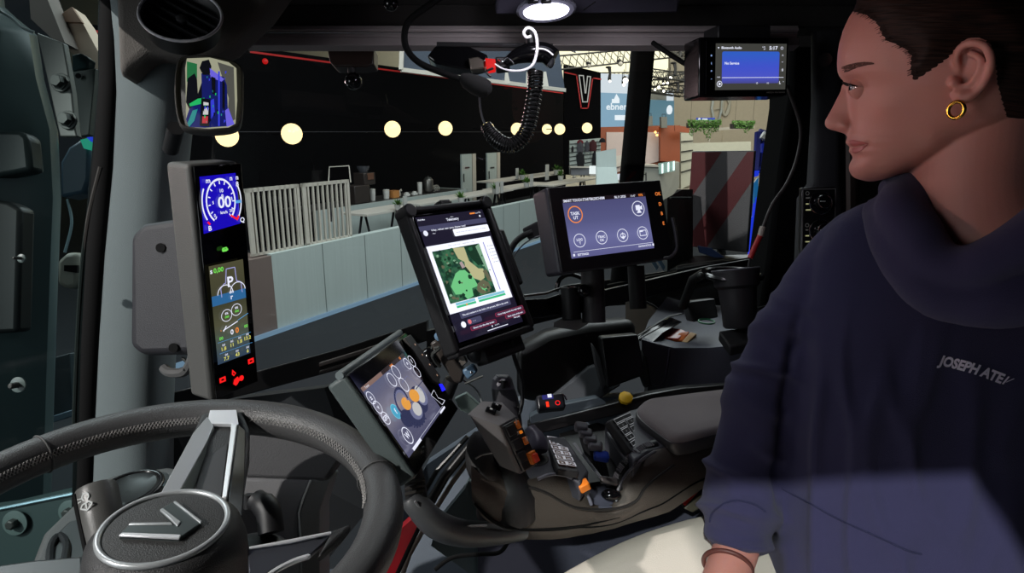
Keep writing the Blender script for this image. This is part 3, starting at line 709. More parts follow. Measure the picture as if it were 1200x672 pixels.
truss(P(700, 90, 40), P(842, 88, 36), 'lower lighting truss at the height of the spotlights', .45, 26)
truss(P(755, 84, 34), P(842, 96, 33), 'crossing truss right of the exhaust stack', .4, 14)
truss(P(758, 99, 36), P(842, 84, 34), 'second crossing truss right of the exhaust stack', .4, 14)
truss(P(752, 103, 34), P(800, 110, 36), 'lowest short truss with three spotlights', .35, 8)
truss(P(783, 104, 33), P(842, 106, 36), 'lowest truss under the radio screen', .35, 9)
M_sp = emat('spot_glow', (255, 244, 225), 9)
def head(x, y, d, r, lb, lit=True):
    c = P(x, y, d); k = d / F; t = thing('spotlight', lb, 'spotlight', c)
    MB().cyl(c + Vector((0, .25, .12)), c + Vector((0, -.02, 0)), r * k * .8, r * k, 12).build('can', M_drk, t)
    MB().ball(c + Vector((0, -.05, -.02)), r * k * .85, 12, (1, .5, 1)).build('lens', M_sp if lit else M_slat, t)
    MB().tube([c + Vector((0, .1, .05 + r * k * 2)), c + Vector((0, .1, .6 + r * k * 2))], .015, 5).build('hanger', M_drk, t); MB().tube([c + Vector((-r * k, .1, .05)), c + Vector((-r * k, .1, .05 + r * k * 2)), c + Vector((r * k, .1, .05 + r * k * 2)), c + Vector((r * k, .1, .05))], .02, 5).build('yoke', M_drk, t)
head(733, 94, 34, 3.4, 'brightest lit spotlight touching the left edge of the exhaust stack'); head(731, 99, 34, 2, 'small lit spotlight just below the brightest one')
head(762.5, 92.5, 34, 2.3, 'lit spotlight at the right edge of the exhaust stack'); head(785.5, 91, 34, 1.9, 'lit spotlight right of the stack, highest of the cluster')
head(782, 97, 34, 1.5, 'lit spotlight lower in the cluster, right one'); head(777.5, 97.5, 34, 1.1, 'tiny lit spotlight in the middle of the cluster'); head(772, 102, 34, 1.8, 'lit spotlight left of the lowest pair'); head(767.5, 104.7, 34, 1.5, 'lit spotlight, leftmost of the lowest truss')
head(777.5, 106.5, 34, 1.5, 'lit spotlight, lowest of the cluster'); head(803.5, 108.5, 33, 2.7, 'large lit spotlight low on the beige wall side')
head(714.5, 95, 34, 1.6, 'lit spotlight between emblem wall and brightest spotlight'); head(811, 90, 33, 1.2, 'small lit spotlight under the radio screen, upper'); head(814, 95.5, 33, 1.2, 'small lit spotlight under the radio screen, lower')
head(690, 77, 24, 2.6, 'unlit spotlight hanging above the emblem wall', False); head(727, 74.5, 25, 3.2, 'unlit spotlight hanging from the upper truss middle', False)
for x, y0, y1, d, lb in ((714, 79, 93, 34, 'chain hoist on the lower truss beside the emblem wall'), (790.5, 74, 88, 33, 'chain hoist right of the exhaust stack'), (797, 51, 66, 27, 'chain hoist above the corner of the upper truss'), (794, 97, 108, 33, 'chain hoist over the lowest truss')):
    t = thing('chain_hoist', lb, 'hoist', P(x, y1, d)); MB().tube([P(x, y0, d), P(x + 1, (y0 + y1) / 2, d), P(x, y1, d)], [.1, .07, .09], 8).build('body', M_drk, t); MB().tube([P(x, y0, d), P(x, y0 - 45, d)], .008, 4).build('chain', M_trs, t); MB().ball(P(x - 1, y0, d), .14, 8, (1.2, 1, .5)).build('hook_cap', M_drk, t)
t = thing('ceiling_fixture', 'rectangular lit ceiling lamp above the emblem wall', 'lamp', P(664, 58, 26))
MB().slab([P(654, 54, 26), P(673, 54, 26), P(675, 61, 25), P(660, 57, 25)], Vector((0, 0, .05))).build('diffuser', emat('fixture_glow', (235, 240, 245), 1.6), t, smooth=False); MB().tube([P(657, 54, 26), P(674, 61, 25)], .04, 5).build('frame', M_drk, t)
# ================================================================== THE CAB SHELL
M_liner = mat('roof_liner', (100, 96, 92), .9, bump=.5, bscale=500)
M_dliner = mat('dark_roof_liner', (30, 27, 26), .95, bump=.3, bscale=400)
M_pil = mat('pillar_grey', (108, 119, 121), .8, bump=.3, bscale=900)
M_floorp = mat('cab_floor_mat', (60, 66, 76), .7, bump=.3, bscale=300, var=.2)
M_blind = mat('blind_rail_alu', (170, 160, 160), .5, metal=.2)
M_frame = mat('window_frame_black', (16, 16, 17), .35)
NC = -FW                                            # towards the camera

# roof slab: its left edge shades the upper half of the cab from the key light
b = MB(); zr_ = 3.02
hx0, hx1, hy0, hy1 = LIGHT_HATCH
for x0_, x1_, y0_, y1_ in ((-.66, 1.9, -1.3, hy0), (-.66, hx0, hy0, hy1), (hx1, 1.9, hy0, hy1), (-.66, 1.9, hy1, 1.26)): b.box(((x0_ + x1_) / 2, (y0_ + y1_) / 2, zr_ + .05), (x1_ - x0_, y1_ - y0_, .1))
o = b.build('ceiling', M_dliner, smooth=False); structure(o)
# roof front header above the blind rail
b = MB(); b.slab([P(265, 5, 1.12), P(1010, 5, 1.12), P(1010, 33, 1.16), P(285, 31, 1.16)], Vector((0, .1, 0))); structure(b.build('trim_1', M_dliner, bevel=.004))
# corner liner that carries the round vent
lin_p = [(132, -40), (345, -40), (308, 12), (285, 34), (264, 54), (240, 64), (206, 66), (175, 62), (137, 92)]
b = MB(); b.slab([P(x, y, .93 + (x - 130) * .0003) for x, y in lin_p], FW * .06); structure(b.build('trim_2', M_liner, bevel=.012, seg=3))
b = MB(); b.box(((hx0 + hx1) / 2, (hy0 + hy1) / 2, zr_ + .09), (hx1 - hx0 + .02, hy1 - hy0 + .02, .006)); structure(b.build('window_3', GLS, smooth=False))  # pane over the added roof opening
# A pillar
prof = [(-60, 132, 262), (0, 134, 250), (60, 134, 232), (120, 134, 222), (200, 128, 214), (300, 119, 206), (400, 112, 200), (470, 110, 197), (560, 107, 196), (660, 104, 196)]
rows = []
for y, l, r_ in prof:
    c = P((l + r_) / 2, y, 1.03); a = (r_ - l) / 2 * 1.03 / F
    rows.append([c + RT * (a * math.copysign(abs(math.cos(t)) ** .8, math.cos(t))) + FW * (a * .9 * math.copysign(abs(math.sin(t)) ** .8, math.sin(t))) for t in [2 * PI * k / 28 for k in range(28)]])
b = MB(); b.grid(rows, True); structure(b.build('trim_3', M_pil))
# black door seal left of the pillar
b = MB(); sl_ = [(118, 142, -30), (116, 141, 20), (116, 138, 100), (107, 133, 200), (98, 124, 300), (91, 118, 400), (88, 113, 480), (86, 111, 570), (84, 108, 640)]
rows = []
for l, r_, y in sl_:
    c = P((l + r_) / 2, y, .98); a = (r_ - l) / 2 * .98 / F
    rows.append([c + RT * (a * math.cos(t)) + FW * (a * .7 * math.sin(t)) for t in [2 * PI * k / 16 for k in range(16)]])
b.grid(rows, True); structure(b.build('trim_4', RUB))
b = MB(); b.tube(spl([P(118, 196, .97), P(103, 260, .97), P(95, 330, .97), P(90, 420, .97), P(87, 500, .97)], 5), .0035, 8); structure(b.build('trim_5', mat('seal_lip', (60, 58, 56), .35)))

# glass
b = MB(); b.grid([[P(120, -60, 1.28), P(600, -60, 1.25), P(1010, -60, 1.45)], [P(150, 200, 1.25), P(600, 200, 1.36), P(1010, 200, 1.6)], [P(170, 500, 1.28), P(600, 370, 1.42), P(1010, 330, 1.75)]]); structure(b.build('window_1', GLS, smooth=False))
b = MB(); b.grid([[P(-200, -60, .8), P(132, -40, .98)], [P(-200, 720, .8), P(100, 720, .98)]]); structure(b.build('window_2', glassmat('door_glass', (.72, .86, .86), .05), smooth=False))

# lower window frame, blind rail
def band(pts, h, t, m, name, bev=.002):
    rows = []
    for x, y, d in pts:
        c = P(x, y, d); k = h * d / F / 2; rows.append([c + UP * k, c - UP * k, c - UP * k + FW * t, c + UP * k + FW * t])
    b = MB(); b.grid(rows, True); b.add(rows[0], [[0, 1, 2, 3]]); b.add(rows[-1], [[3, 2, 1, 0]]); return b.build(name, m, bevel=bev)
structure(band([(188, 476, 1.06), (300, 448, 1.1), (400, 421, 1.16), (500, 388, 1.22)], 24, .03, M_frame, 'trim_6'))
structure(band([(374, 428, 1.12), (420, 414, 1.14), (470, 397, 1.18)], 5, .02, mat('sill_alu', (120, 112, 108), .4, metal=.5), 'trim_7'))
structure(band([(374, 437, 1.115), (420, 423, 1.135), (470, 406, 1.175)], 4, .02, mat('sill_dark', (52, 46, 44), .5), 'trim_8'))
structure(band([(500, 398, 1.22), (620, 372, 1.35), (700, 352, 1.45), (830, 322, 1.55), (960, 300, 1.6)], 20, .05, M_frame, 'trim_9'))
# B pillar and rear right frame
b = MB(); b.slab([P(928, 30, 1.35), P(1010, 30, 1.35), P(1010, 420, 1.35), P(884, 420, 1.35), P(900, 300, 1.35), P(916, 180, 1.35), P(926, 110, 1.35)], FW * .12); structure(b.build('trim_10', mat('pillar_black', (8, 8, 9), .9, spec=.1), bevel=.01))
b = MB(); rows = []
for y, l, r_ in ((20, 952, 985), (120, 952, 982), (215, 947, 982), (232, 936, 984), (340, 932, 990), (460, 930, 1000)):
    c = P((l + r_) / 2, y, 1.2); a = (r_ - l) / 2 * 1.2 / F
    rows.append([c + RT * (a * math.copysign(abs(math.cos(t)) ** .6, math.cos(t))) + FW * (a * .6 * math.copysign(abs(math.sin(t)) ** .6, math.sin(t))) for t in [2 * PI * k / 24 for k in range(24)]])
b.grid(rows, True); structure(b.build('trim_11', mat('b_pillar_trim', (40, 40, 44), .7, bump=.3, bscale=800)))
b = MB(); b.cyl(P(967, 70, 1.168), P(967, 70, 1.16), .012, n=20); structure(b.build('trim_12', BLKG))
# dark rear wall of the cab behind the person
b = MB(); b.slab([P(1000, -80, 1.5), P(1500, -80, 1.2), P(1500, 900, 1.2), P(1000, 900, 1.5)], FW * .05); structure(b.build('wall_back', M_frame, smooth=False))
b = MB(); b.tube([P(997, 60, 1.3), P(1000, 350, 1.3)], .012, 8); structure(b.build('trim_13', mat('seal_brown', (56, 40, 38), .6)))

# blind rail with end cap
rl = thing('blind_rail', 'aluminium roller blind rail across the top of the side window', 'rail', P(560, 43, 1.15))
b = MB()
def railrow(x, d): 
    c = [(30, 0), (36, -.004), (37.5, .003), (43, .003), (44.5, -.003), (55, -.008), (55.5, .02), (30, .02)]; return [P(x, y, d) + FW * o for y, o in c]
b.grid([railrow(282, 1.15), railrow(560, 1.15), railrow(935, 1.15)], True); b.build('rail', M_blind, rl, bevel=.001)
b = MB(); b.slab([P(273, 30, 1.135), P(282, 30, 1.135), P(283, 54, 1.135), P(277, 54, 1.135)], FW * .04); b.build('end_cap', BLK, rl, bevel=.002)
b = MB(); b.tube([P(283, 38.2, 1.139), P(934, 38.2, 1.139)], .0008, 5); b.build('edge_line', CHR, rl)

# cab floor, right hand side panel under the window
b = MB(); zf = 1.72
b.slab([Vector(p) for p in ((-.75, -.9, zf), (1.9, -.9, zf), (1.9, 1.7, zf), (-.75, 1.35, zf))], Vector((0, 0, -.06))); structure(b.build('floor', M_floorp, smooth=False))
M_side = mat('side_panel_blue_grey', (92, 102, 114), .6, bump=.3, bscale=500)
b = MB(); b.slab([P(500, 545, 1.28), P(560, 505, 1.3), P(600, 470, 1.3), P(1000, 455, 1.3), P(1000, 740, 1.15), P(440, 740, 1.15), P(470, 600, 1.2)], FW * .05); structure(b.build('wall_right', M_side, smooth=False))

# ---- door frame seals running down beside the armrest
b = MB(); b.tube([P(556, 516, 1.05), P(522, 558, 1.05), P(498, 600, 1.03), P(470, 650, 1.0), P(455, 690, 1.0)], .008, 10); b.tube([P(548, 512, 1.06), P(512, 552, 1.06), P(490, 590, 1.04)], .004, 8); structure(b.build('trim_14', M_frame))
b = MB(); b.tube([P(561, 524, 1.06), P(530, 566, 1.06), P(505, 606, 1.05), P(480, 650, 1.03), P(466, 690, 1.02)], .004, 8); structure(b.build('trim_15', mat('seal_taupe', (112, 100, 90), .5)))
b = MB(); b.slab([P(556, 548, 1.1), P(545, 573, 1.1), P(515, 610, 1.08), P(505, 640, 1.05), P(560, 680, 1.05), P(600, 640, 1.1)], FW * .03); structure(b.build('trim_16', mat('green_grey_panel', (84, 98, 100), .5)))
# ================================================================== ROUND VENT, MIRROR, SENSOR
c = P(212, 17, .9); tx = (RT * math.cos(math.radians(28)) - UP * math.sin(math.radians(28))); ty = NC.cross(tx); nv = (NC * .84 + ty * .54).normalized()
rv = 44 * .9 / F
vt = thing('air_vent', 'round black air vent with chrome ring in the roof corner liner', 'vent', c + FW * .05)
MB().ring(c, nv, rv, .0022, 48, 8).build('chrome_ring', mat('vent_chrome', (225, 222, 228), .35, metal=.3), vt)
MB().lathe(c - nv * .03, nv, [(rv * .9, 0), (rv * 1.0, .027), (rv * 1.02, .030), (rv * .97, .029), (rv * .9, .022), (rv * .5, .008)], 40).build('bowl', BLK, vt)
b = MB()
for k in (-2, -1, 0, 1, 2):
    L = math.sqrt(1 - (k * .32) ** 2) * rv * .9; b.box(c - nv * .012 + nv.cross(tx).normalized() * (k * .3 * rv), (L * 2, .0018, .012), frame(nv, tx))
b.build('louvres', BLK, vt); MB().lathe(c - nv * .012, nv, [(.008, 0), (.008, .006), (.005, .008)], 14).build('knob', DRK, vt)

# side mirror on a stalk (its glass carries a picture of a blue-lit machine)
mc = [P(209, 63, .9), P(283, 68, .9), P(283, 153, .9), P(207, 155, .9)]
mr = thing('side_mirror', 'rounded rectangular mirror beside the pillar, blue-lit machines in its glass', 'mirror', P(245, 150, .92))
outline = spl([P(x, y, .905) for x, y in ((206, 78), (213, 66), (240, 64.5), (270, 70), (283.5, 79), (285, 100), (284, 136), (276, 151), (245, 155), (215, 151), (207, 136), (204, 108))], 4, True)
b = MB(); cen = sum(outline, Vector()) / len(outline); nrm = (NC * .9 + RT * .35).normalized()
rows = [[cen + (p - cen) * s_ - nrm * o_ for p in outline] for s_, o_ in ((.35, .06), (.8, .05), (.98, .03), (1.0, .01), (.99, 0), (.95, -.003), (.92, 0), (.90, .003))]
b.grid(rows, True); b.add(rows[0], [list(range(len(outline)))]); b.add(rows[-1], [list(range(len(outline)))]); b.build('housing', mat('mirror_housing', (60, 58, 56), .5, bump=.4, bscale=600), mr)
MB().tube([P(206, 150, .93), P(200, 175, .97)], .012, 10).build('mirror_arm', BLK, mr)
gp = [(219, 68.5), (246, 67.5), (268, 73), (277, 80), (278, 118), (276, 145), (268, 149.5), (245, 151), (225, 149), (218, 141), (217.5, 100), (217, 80)]
Cm, Rm, wm, hm = fitrect([(217, 67), (278, 68), (278, 151), (217, 151)], .885)
D = Draw(Cm, Rm, wm, hm, .0)
def dpx(D, x, y):
    q = D.R.transposed() @ (onpl(x, y, D.C, D.R @ Vector((0, 0, 1))) - D.C); return (q.x / D.w + .5, .5 - q.y / D.h)
Draw.px = lambda s, x, y: dpx(s, x, y)
def pp(D, pts, m): D.poly([D.px(x, y) for x, y in pts], m)
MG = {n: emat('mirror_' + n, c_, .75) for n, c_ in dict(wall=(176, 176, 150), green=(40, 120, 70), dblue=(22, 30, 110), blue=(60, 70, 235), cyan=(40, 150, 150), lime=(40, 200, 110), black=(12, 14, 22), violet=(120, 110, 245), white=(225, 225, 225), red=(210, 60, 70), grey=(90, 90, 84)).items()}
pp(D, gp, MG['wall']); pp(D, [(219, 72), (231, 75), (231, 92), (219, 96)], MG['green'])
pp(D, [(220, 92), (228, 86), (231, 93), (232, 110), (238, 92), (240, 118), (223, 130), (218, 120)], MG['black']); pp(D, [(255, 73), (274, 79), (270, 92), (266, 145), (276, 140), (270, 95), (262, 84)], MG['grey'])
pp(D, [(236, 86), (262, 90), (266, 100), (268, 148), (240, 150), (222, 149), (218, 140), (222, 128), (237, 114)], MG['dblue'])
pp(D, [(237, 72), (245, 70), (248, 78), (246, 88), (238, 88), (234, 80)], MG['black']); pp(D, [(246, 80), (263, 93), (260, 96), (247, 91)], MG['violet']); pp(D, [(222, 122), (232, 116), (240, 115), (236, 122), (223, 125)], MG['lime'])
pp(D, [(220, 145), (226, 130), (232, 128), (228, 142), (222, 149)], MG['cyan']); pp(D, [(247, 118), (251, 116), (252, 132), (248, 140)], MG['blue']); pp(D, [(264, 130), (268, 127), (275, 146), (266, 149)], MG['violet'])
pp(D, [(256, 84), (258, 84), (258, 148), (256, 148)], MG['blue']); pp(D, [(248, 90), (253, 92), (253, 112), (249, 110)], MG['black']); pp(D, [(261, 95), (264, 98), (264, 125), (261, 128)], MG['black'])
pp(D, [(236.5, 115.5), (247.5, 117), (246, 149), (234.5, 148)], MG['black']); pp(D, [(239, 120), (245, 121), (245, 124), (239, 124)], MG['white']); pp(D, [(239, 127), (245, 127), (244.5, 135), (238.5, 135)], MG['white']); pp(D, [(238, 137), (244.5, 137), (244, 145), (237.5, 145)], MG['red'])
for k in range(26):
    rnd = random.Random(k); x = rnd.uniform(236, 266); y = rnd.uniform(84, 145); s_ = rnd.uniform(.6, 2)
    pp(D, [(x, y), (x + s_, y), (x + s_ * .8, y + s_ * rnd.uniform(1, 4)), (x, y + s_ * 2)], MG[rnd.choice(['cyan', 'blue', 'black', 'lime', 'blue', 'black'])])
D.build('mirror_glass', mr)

# camera sensor box hanging under the rail
t = thing('camera_sensor', 'small dark camera box with round lens under the blind rail', 'camera', P(412, 60, 1.2)); d = 1.2
MB().slab([P(383, 55, d), P(438, 55, d), P(438, 76, d), P(428, 78, d), P(392, 78, d), P(386, 72, d)], FW * .04).build('housing', mat('sensor_brown', (44, 32, 28), .4), t, bevel=.003)
MB().ball(P(414, 95, d), 10 * d / F, 18).build('lens_ball', BLKG, t); MB().cyl(P(412, 78, d + .01), P(413, 88, d + .01), .008, n=10).ring(P(416, 95, d - .004), NC * .8 + RT * .6, 9 * d / F, .0006, 24, 6).build('neck', DRK, t)

# ================================================================== EXTERIOR LEFT, seen through the door glass
M_ext = mat('hood_grey_green', (66, 82, 84), .35, var=.15, vscale=3)
t = thing('engine_hood', 'dark grey-green hood side panel beyond the door glass, upper left', 'vehicle', P(20, 200, 1.6)); d = 1.6
rows = []
for y, xr, bl in ((-30, 0, .0), (5, 4, .0), (18, 18, .0), (30, 33, .0), (38, 42, .0), (90, 50, .0), (150, 66, .0), (230, 70, 0), (330, 66, 0), (450, 62, 0), (700, 55, 0)):
    rows.append([P(-180, y, 1.35), P(-60, y, 1.45), P(xr - 34, y, 1.56), P(xr - 8, y + 2, 1.6), P(xr, y + 4, 1.64), P(xr + 2, y + 4, 1.75)])
MB().grid(rows).build('side_panel', M_ext, t)
MB().tube(spl([P(-10, 8, 1.56), P(12, 20, 1.56), P(26, 32, 1.56), P(40, 38, 1.57)], 5), .004, 8).build('edge_bead', mat('edge_highlight_tone', (150, 158, 158), .3), t)  # pale tube painted in as the highlight along the hood edge
b = MB(); b.slab([P(-20, 152, 1.5), P(24, 153, 1.5), P(32, 160, 1.5), P(36, 200, 1.5), P(-20, 210, 1.5)], FW * .05); b.build('recess_block', mat('recess_grey', (40, 50, 50), .45), t, bevel=.012)
b = MB(); b.slab([P(-20, 232, 1.48), P(8, 236, 1.48), P(24, 244, 1.48), P(20, 390, 1.48), P(-20, 392, 1.48)], FW * .05); b.build('grille_block', mat('grille_black', (20, 24, 25), .5), t, bevel=.01)
t = thing('bolted_bracket', 'grey steel bracket plate with two hex bolts on the hood', 'bracket', P(65, 160, 1.5)); d = 1.5
MB().slab([P(43, 38, d), P(74, 50, d), P(80, 85, d), P(84, 108, d), P(88, 152, d), P(90, 160, d), P(70, 160, d)], FW * .02).build('plate', mat('bracket_grey', (104, 104, 100), .5), t, bevel=.003)
for x, y in ((69, 96), (77.5, 140)):
    q = P(x, y, d - .01); MB().lathe(q + FW * .006, NC, [(9 * d / F, 0), (9 * d / F, .004), (7 * d / F, .006), (7 * d / F, .02)], 6).lathe(q + FW * .008, NC, [(11 * d / F, 0), (11 * d / F, .004)], 20).build('bolt', STL, t, bevel=.001)
MB().slab([P(83, 84, 1.6), P(112, 80, 1.6), P(104, 158, 1.6), P(90, 160, 1.6)], FW * .02).build('rear_plate', mat('rear_plate', (84, 88, 84), .5), t, bevel=.002)
MB().slab([P(84, 64, 1.58), P(95, 62, 1.56), P(104, 68, 1.58), P(102, 80, 1.6), P(84, 84, 1.6)], FW * .03).build('corner_block', mat('corner_teal', (50, 66, 68), .3), t, bevel=.004)
MB().disc(P(92, 89, 1.59), NC, .007, .002, 14).build('hole', RUB, t)
t = thing('beige_beam', 'beige hall column beam seen past the bracket, upper left', 'beam', P(90, 60, 3.2)); d = 3.2
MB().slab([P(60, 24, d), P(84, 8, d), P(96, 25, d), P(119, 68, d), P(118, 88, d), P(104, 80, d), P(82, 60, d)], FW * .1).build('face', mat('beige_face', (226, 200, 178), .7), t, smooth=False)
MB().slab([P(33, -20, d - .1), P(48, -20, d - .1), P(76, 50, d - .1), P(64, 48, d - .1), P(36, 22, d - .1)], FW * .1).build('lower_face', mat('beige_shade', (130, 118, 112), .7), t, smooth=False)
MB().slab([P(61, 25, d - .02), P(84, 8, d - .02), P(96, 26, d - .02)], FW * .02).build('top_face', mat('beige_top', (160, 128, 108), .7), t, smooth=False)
# exterior mirror with blue reflection and pale bodywork behind glass
t = thing('exterior_mirror', 'grey-blue outside mirror with green and blue glints, behind door glass', 'mirror', P(88, 230, 1.9)); d = 1.9
MB().slab([P(70, 190, d), P(80, 172, d), P(96, 162, d), P(105, 160, d), P(104, 210, d), P(98, 226, d), P(70, 232, d)], FW * .08).build('housing', mat('mirror_blue_grey', (70, 92, 108), .4), t, bevel=.01)
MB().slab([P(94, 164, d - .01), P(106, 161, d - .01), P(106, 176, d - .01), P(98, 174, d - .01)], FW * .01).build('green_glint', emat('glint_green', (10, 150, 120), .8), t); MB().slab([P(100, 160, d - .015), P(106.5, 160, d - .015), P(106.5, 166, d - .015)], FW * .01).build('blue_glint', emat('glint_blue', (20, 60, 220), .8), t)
MB().tube(spl([P(79, 234, d), P(84, 262, d), P(76, 296, d)], 6), .008, 8, flat=.5).build('arm', mat('arm_pale', (130, 158, 166), .4), t)
t = thing('work_light', 'pale beige housing of a work light behind the door glass', 'light', P(78, 320, 2.)); d = 2.
MB().slab([P(66, 306, d), P(76, 296, d), P(91, 296, d), P(91, 336, d), P(78, 340, d), P(66, 334, d)], FW * .08).build('housing', mat('light_housing', (150, 148, 136), .6), t, bevel=.015); MB().slab([P(75, 311, d - .01), P(90, 311, d - .01), P(90, 320, d - .01), P(75, 318, d - .01)], FW * .01).build('slot', RUB, t)
t = thing('blue_step', 'small blue-grey sheet metal strip low behind the door glass', 'panel', P(73, 490, 1.9)); MB().slab([P(61, 488, 1.9), P(86, 480, 1.9), P(86, 488, 1.9), P(61, 496, 1.9)], FW * .03).build('strip', mat('strip_blue', (96, 118, 134), .5), t, bevel=.003); MB().slab([P(61, 420, 1.95), P(82, 414, 1.95), P(84, 482, 1.95), P(61, 489, 1.95)], FW * .03).build('backing', mat('backing_green', (44, 58, 64), .5), t, bevel=.003)
# lower door skin with bolts
t = thing('fender', 'dark green-grey fender panel with bright edge line, lower left', 'panel', P(30, 640, 1.2)); d = 1.2
MB().slab([P(-60, 604, d), P(0, 596, d), P(90, 575, d), P(120, 570, d), P(120, 720, d), P(-60, 720, d)], FW * .05).build('skin', mat('fender_green', (54, 70, 70), .45), t, bevel=.004)
MB().tube([P(-60, 606, d - .003), P(0, 596.5, d - .003), P(95, 577, d - .003)], .0032, 8).build('edge_line', mat('edge_chrome', (165, 195, 205), .25, metal=.6), t)
def bolt(x, y, r, par, d):
    q = P(x, y, d); MB().lathe(q, NC, [(r * d / F, 0), (r * d / F, .002), (r * .6 * d / F, .003)], 24).build('washer', mat('washer', (92, 108, 106), .4), par); MB().lathe(q + NC * .002, NC, [(r * .42 * d / F, 0), (r * .42 * d / F, .012), (r * .3 * d / F, .014)], 6).build('bolt_head', STL, par, bevel=.0008)
bolt(18, 613, 14.5, t, d - .006); bolt(83, 600, 14, t, d - .006)
t = thing('door_bolt', 'round bolt with washer fixed at the middle of the door glass', 'bolt', P(22, 451, .9)); bolt(22, 451, 9, t, .88)
t = thing('door_bolt', 'small round bolt higher up beside the black grille block', 'bolt', P(22, 303, .9)); bolt(26, 303, 5, t, .88)
# ================================================================== SCREENS
M_hous = mat('terminal_housing', (30, 29, 31), .45, bump=.15, bscale=900)
M_glossblk = mat('display_glass', (6, 6, 8), .08, spec=.6)
# ---- A-pillar display
Ca, Ra, wa, ha = fitrect([(226.7, 195.3), (281.8, 191.4), (302.6, 447), (252, 468)], .82)
ap = thing('pillar_display', 'tall narrow instrument display on the pillar with blue and yellow screens', 'display', Ca - Ra @ Vector((0, ha / 2, .02)))
za = Ra @ Vector((0, 0, 1)); xa = Ra @ Vector((1, 0, 0)); ya = Ra @ Vector((0, 1, 0))
b = MB(); b.box(Ca - za * .022 - xa * .004, (wa + .004, ha + .006, .043), Ra); b.build('housing', mat('display_housing_grey', (88, 88, 86), .55, bump=.3, bscale=900), ap, bevel=.006, seg=3)
b = MB(); b.box(Ca - za * .0002, (wa - .001, ha, .003), Ra); b.build('front_glass', M_glossblk, ap, bevel=.001)
D = Draw(Ca, Ra, wa, ha, .0016)
E_BL = emat('gauge_blue', (30, 14, 205), .75); E_LB = emat('gauge_light_blue', (90, 170, 235), .9); E_BG2 = egrad('yellow_screen', [(0, (52, 70, 92)), (.25, (78, 88, 78)), (.4, (84, 84, 62)), (.6, (66, 66, 48)), (1, (82, 80, 58))], .85)
pp(D, [(232.7, 207.2), (275, 202.7), (281, 261.7), (237.7, 274.2)], E_BL)
def pc(D, x, y, m=0): return D.px(x, y)
cu, cv = D.px(258, 236); hh = ha * F / .82
R_ = 26 * .82 / F / ha
D.arc(cu, cv, R_, R_ * .09, -50, 235, E_W, 40, .75, 1.)
for k in range(13):
    a = math.radians(-50 + 285 * k / 12); D.line(cu + (R_ * .9) * ha / wa * .75 * math.cos(a), cv - R_ * .9 * math.sin(a), cu + (R_ * .75) * ha / wa * .75 * math.cos(a), cv - R_ * .75 * math.sin(a), .0045, E_W)
D.arc(cu, cv, R_ * 1.28, R_ * .08, 150, 215, E_W, 12, .78, 1); D.arc(cu, cv, R_ * 1.3, R_ * .08, -38, 30, E_W, 12, .78, 1)
D.arc(cu, cv, R_ * 1.3, R_ * .12, -45, -35, E_R, 4, .78, 1); D.line(*D.px(268, 252), *D.px(276, 257), .008, E_R); D.line(*D.px(241, 260), *D.px(244, 263), .008, E_R)
u, v = D.px(261, 241); D.text('00', u, v + .006, .045, E_W, 'c', True); u, v = D.px(260, 249); D.text('km/h', u, v + .004, .012, E_W, 'c', True)
u, v = D.px(257, 224); D.text('10', u, v + .004, .014, E_W, 'c', True); u, v = D.px(258, 232); D.text('8', u, v, .016, E_W, 'c', True)
for x, y, s_ in ((247, 239, '5'), (268, 234, '15'), (249, 254, '0'), (268, 248, '20')): u, v = D.px(x, y); D.text(s_, u, v, .012, E_W, 'c', True)
for x, y, s_ in ((238, 212, 'm'), (266, 209, 'n'), (273, 208, 'n'), (273, 216, '8'), (241, 268, 'B'), (278, 258, 'Q')): u, v = D.px(x, y); D.text(s_, u, v + .008, .02, E_W, 'l', True)
u, v = D.px(275, 236); D.rect(u - .05, v - .006, u + .08, v + .006, E_LB)
D.path([D.px(x, y) for x, y in ((257, 291), (262, 289.5), (262, 293), (257, 294), (257, 291))], .006, E_G); u, v = D.px(257, 293); D.rect(u, v - .004, u + .12, v + .004, E_G)
# lower yellow screen (its own board for the gradient)
C2, R2, w2, h2 = fitrect([(244, 315.8), (284.2, 301), (293.4, 410), (256.5, 431.7)], .815)
def sub(D0, quad):
    pts = [onpl(x, y, D0.C + D0.R @ Vector((0, 0, D0.z)), D0.R @ Vector((0, 0, 1))) for x, y in quad]
    c = sum(pts, Vector()) / 4; X = D0.R @ Vector((1, 0, 0)); Y = D0.R @ Vector((0, 1, 0))
    xs = [(p - c).dot(X) for p in pts]; ys = [(p - c).dot(Y) for p in pts]
    return Draw(c, D0.R, (xs[1] + xs[2] - xs[0] - xs[3]) / 2, (ys[0] + ys[1] - ys[2] - ys[3]) / 2, 0)
D.build('upper_screen', ap)
D2 = sub(D, [(244, 315.8), (284.2, 301), (293.4, 410), (256.5, 431.7)])
D2.rect(0, 0, 1, 1, E_BG2); D2.rect(0, .30, 1, .40, E_LB if False else emat('band_blue', (50, 110, 165), .8))
D2.text('0,00', .12, .075, .045, E_G, bold=True); D2.text('s', .02, .075, .05, E_W, bold=True)
D2.path([(.28, .33), (.27, .24), (.38, .2), (.42, .2), (.47, .06), (.72, .06), (.74, .2), (.86, .22), (.88, .33)], .008, emat('line_lilac', (170, 170, 230), .9))
D2.arc(.38, .3, .09, .008, 0, 180, E_W); D2.arc(.75, .3, .09, .008, 0, 180, E_W)
D2.text('P', .55, .24, .10, E_W, 'c', True); D2.text('on', .55, .31, .035, E_W, 'c', True); D2.text('r', .55, .37, .05, E_W, 'c', True)
D2.ring(.35, .52, .062, .006, E_W); D2.ring(.65, .49, .062, .006, E_W)
for x, y in ((.35, .51), (.65, .48)): D2.text('8%', x, y, .022, E_W, 'c', True); D2.text('000', x, y + .035, .022, E_G, 'c', True)
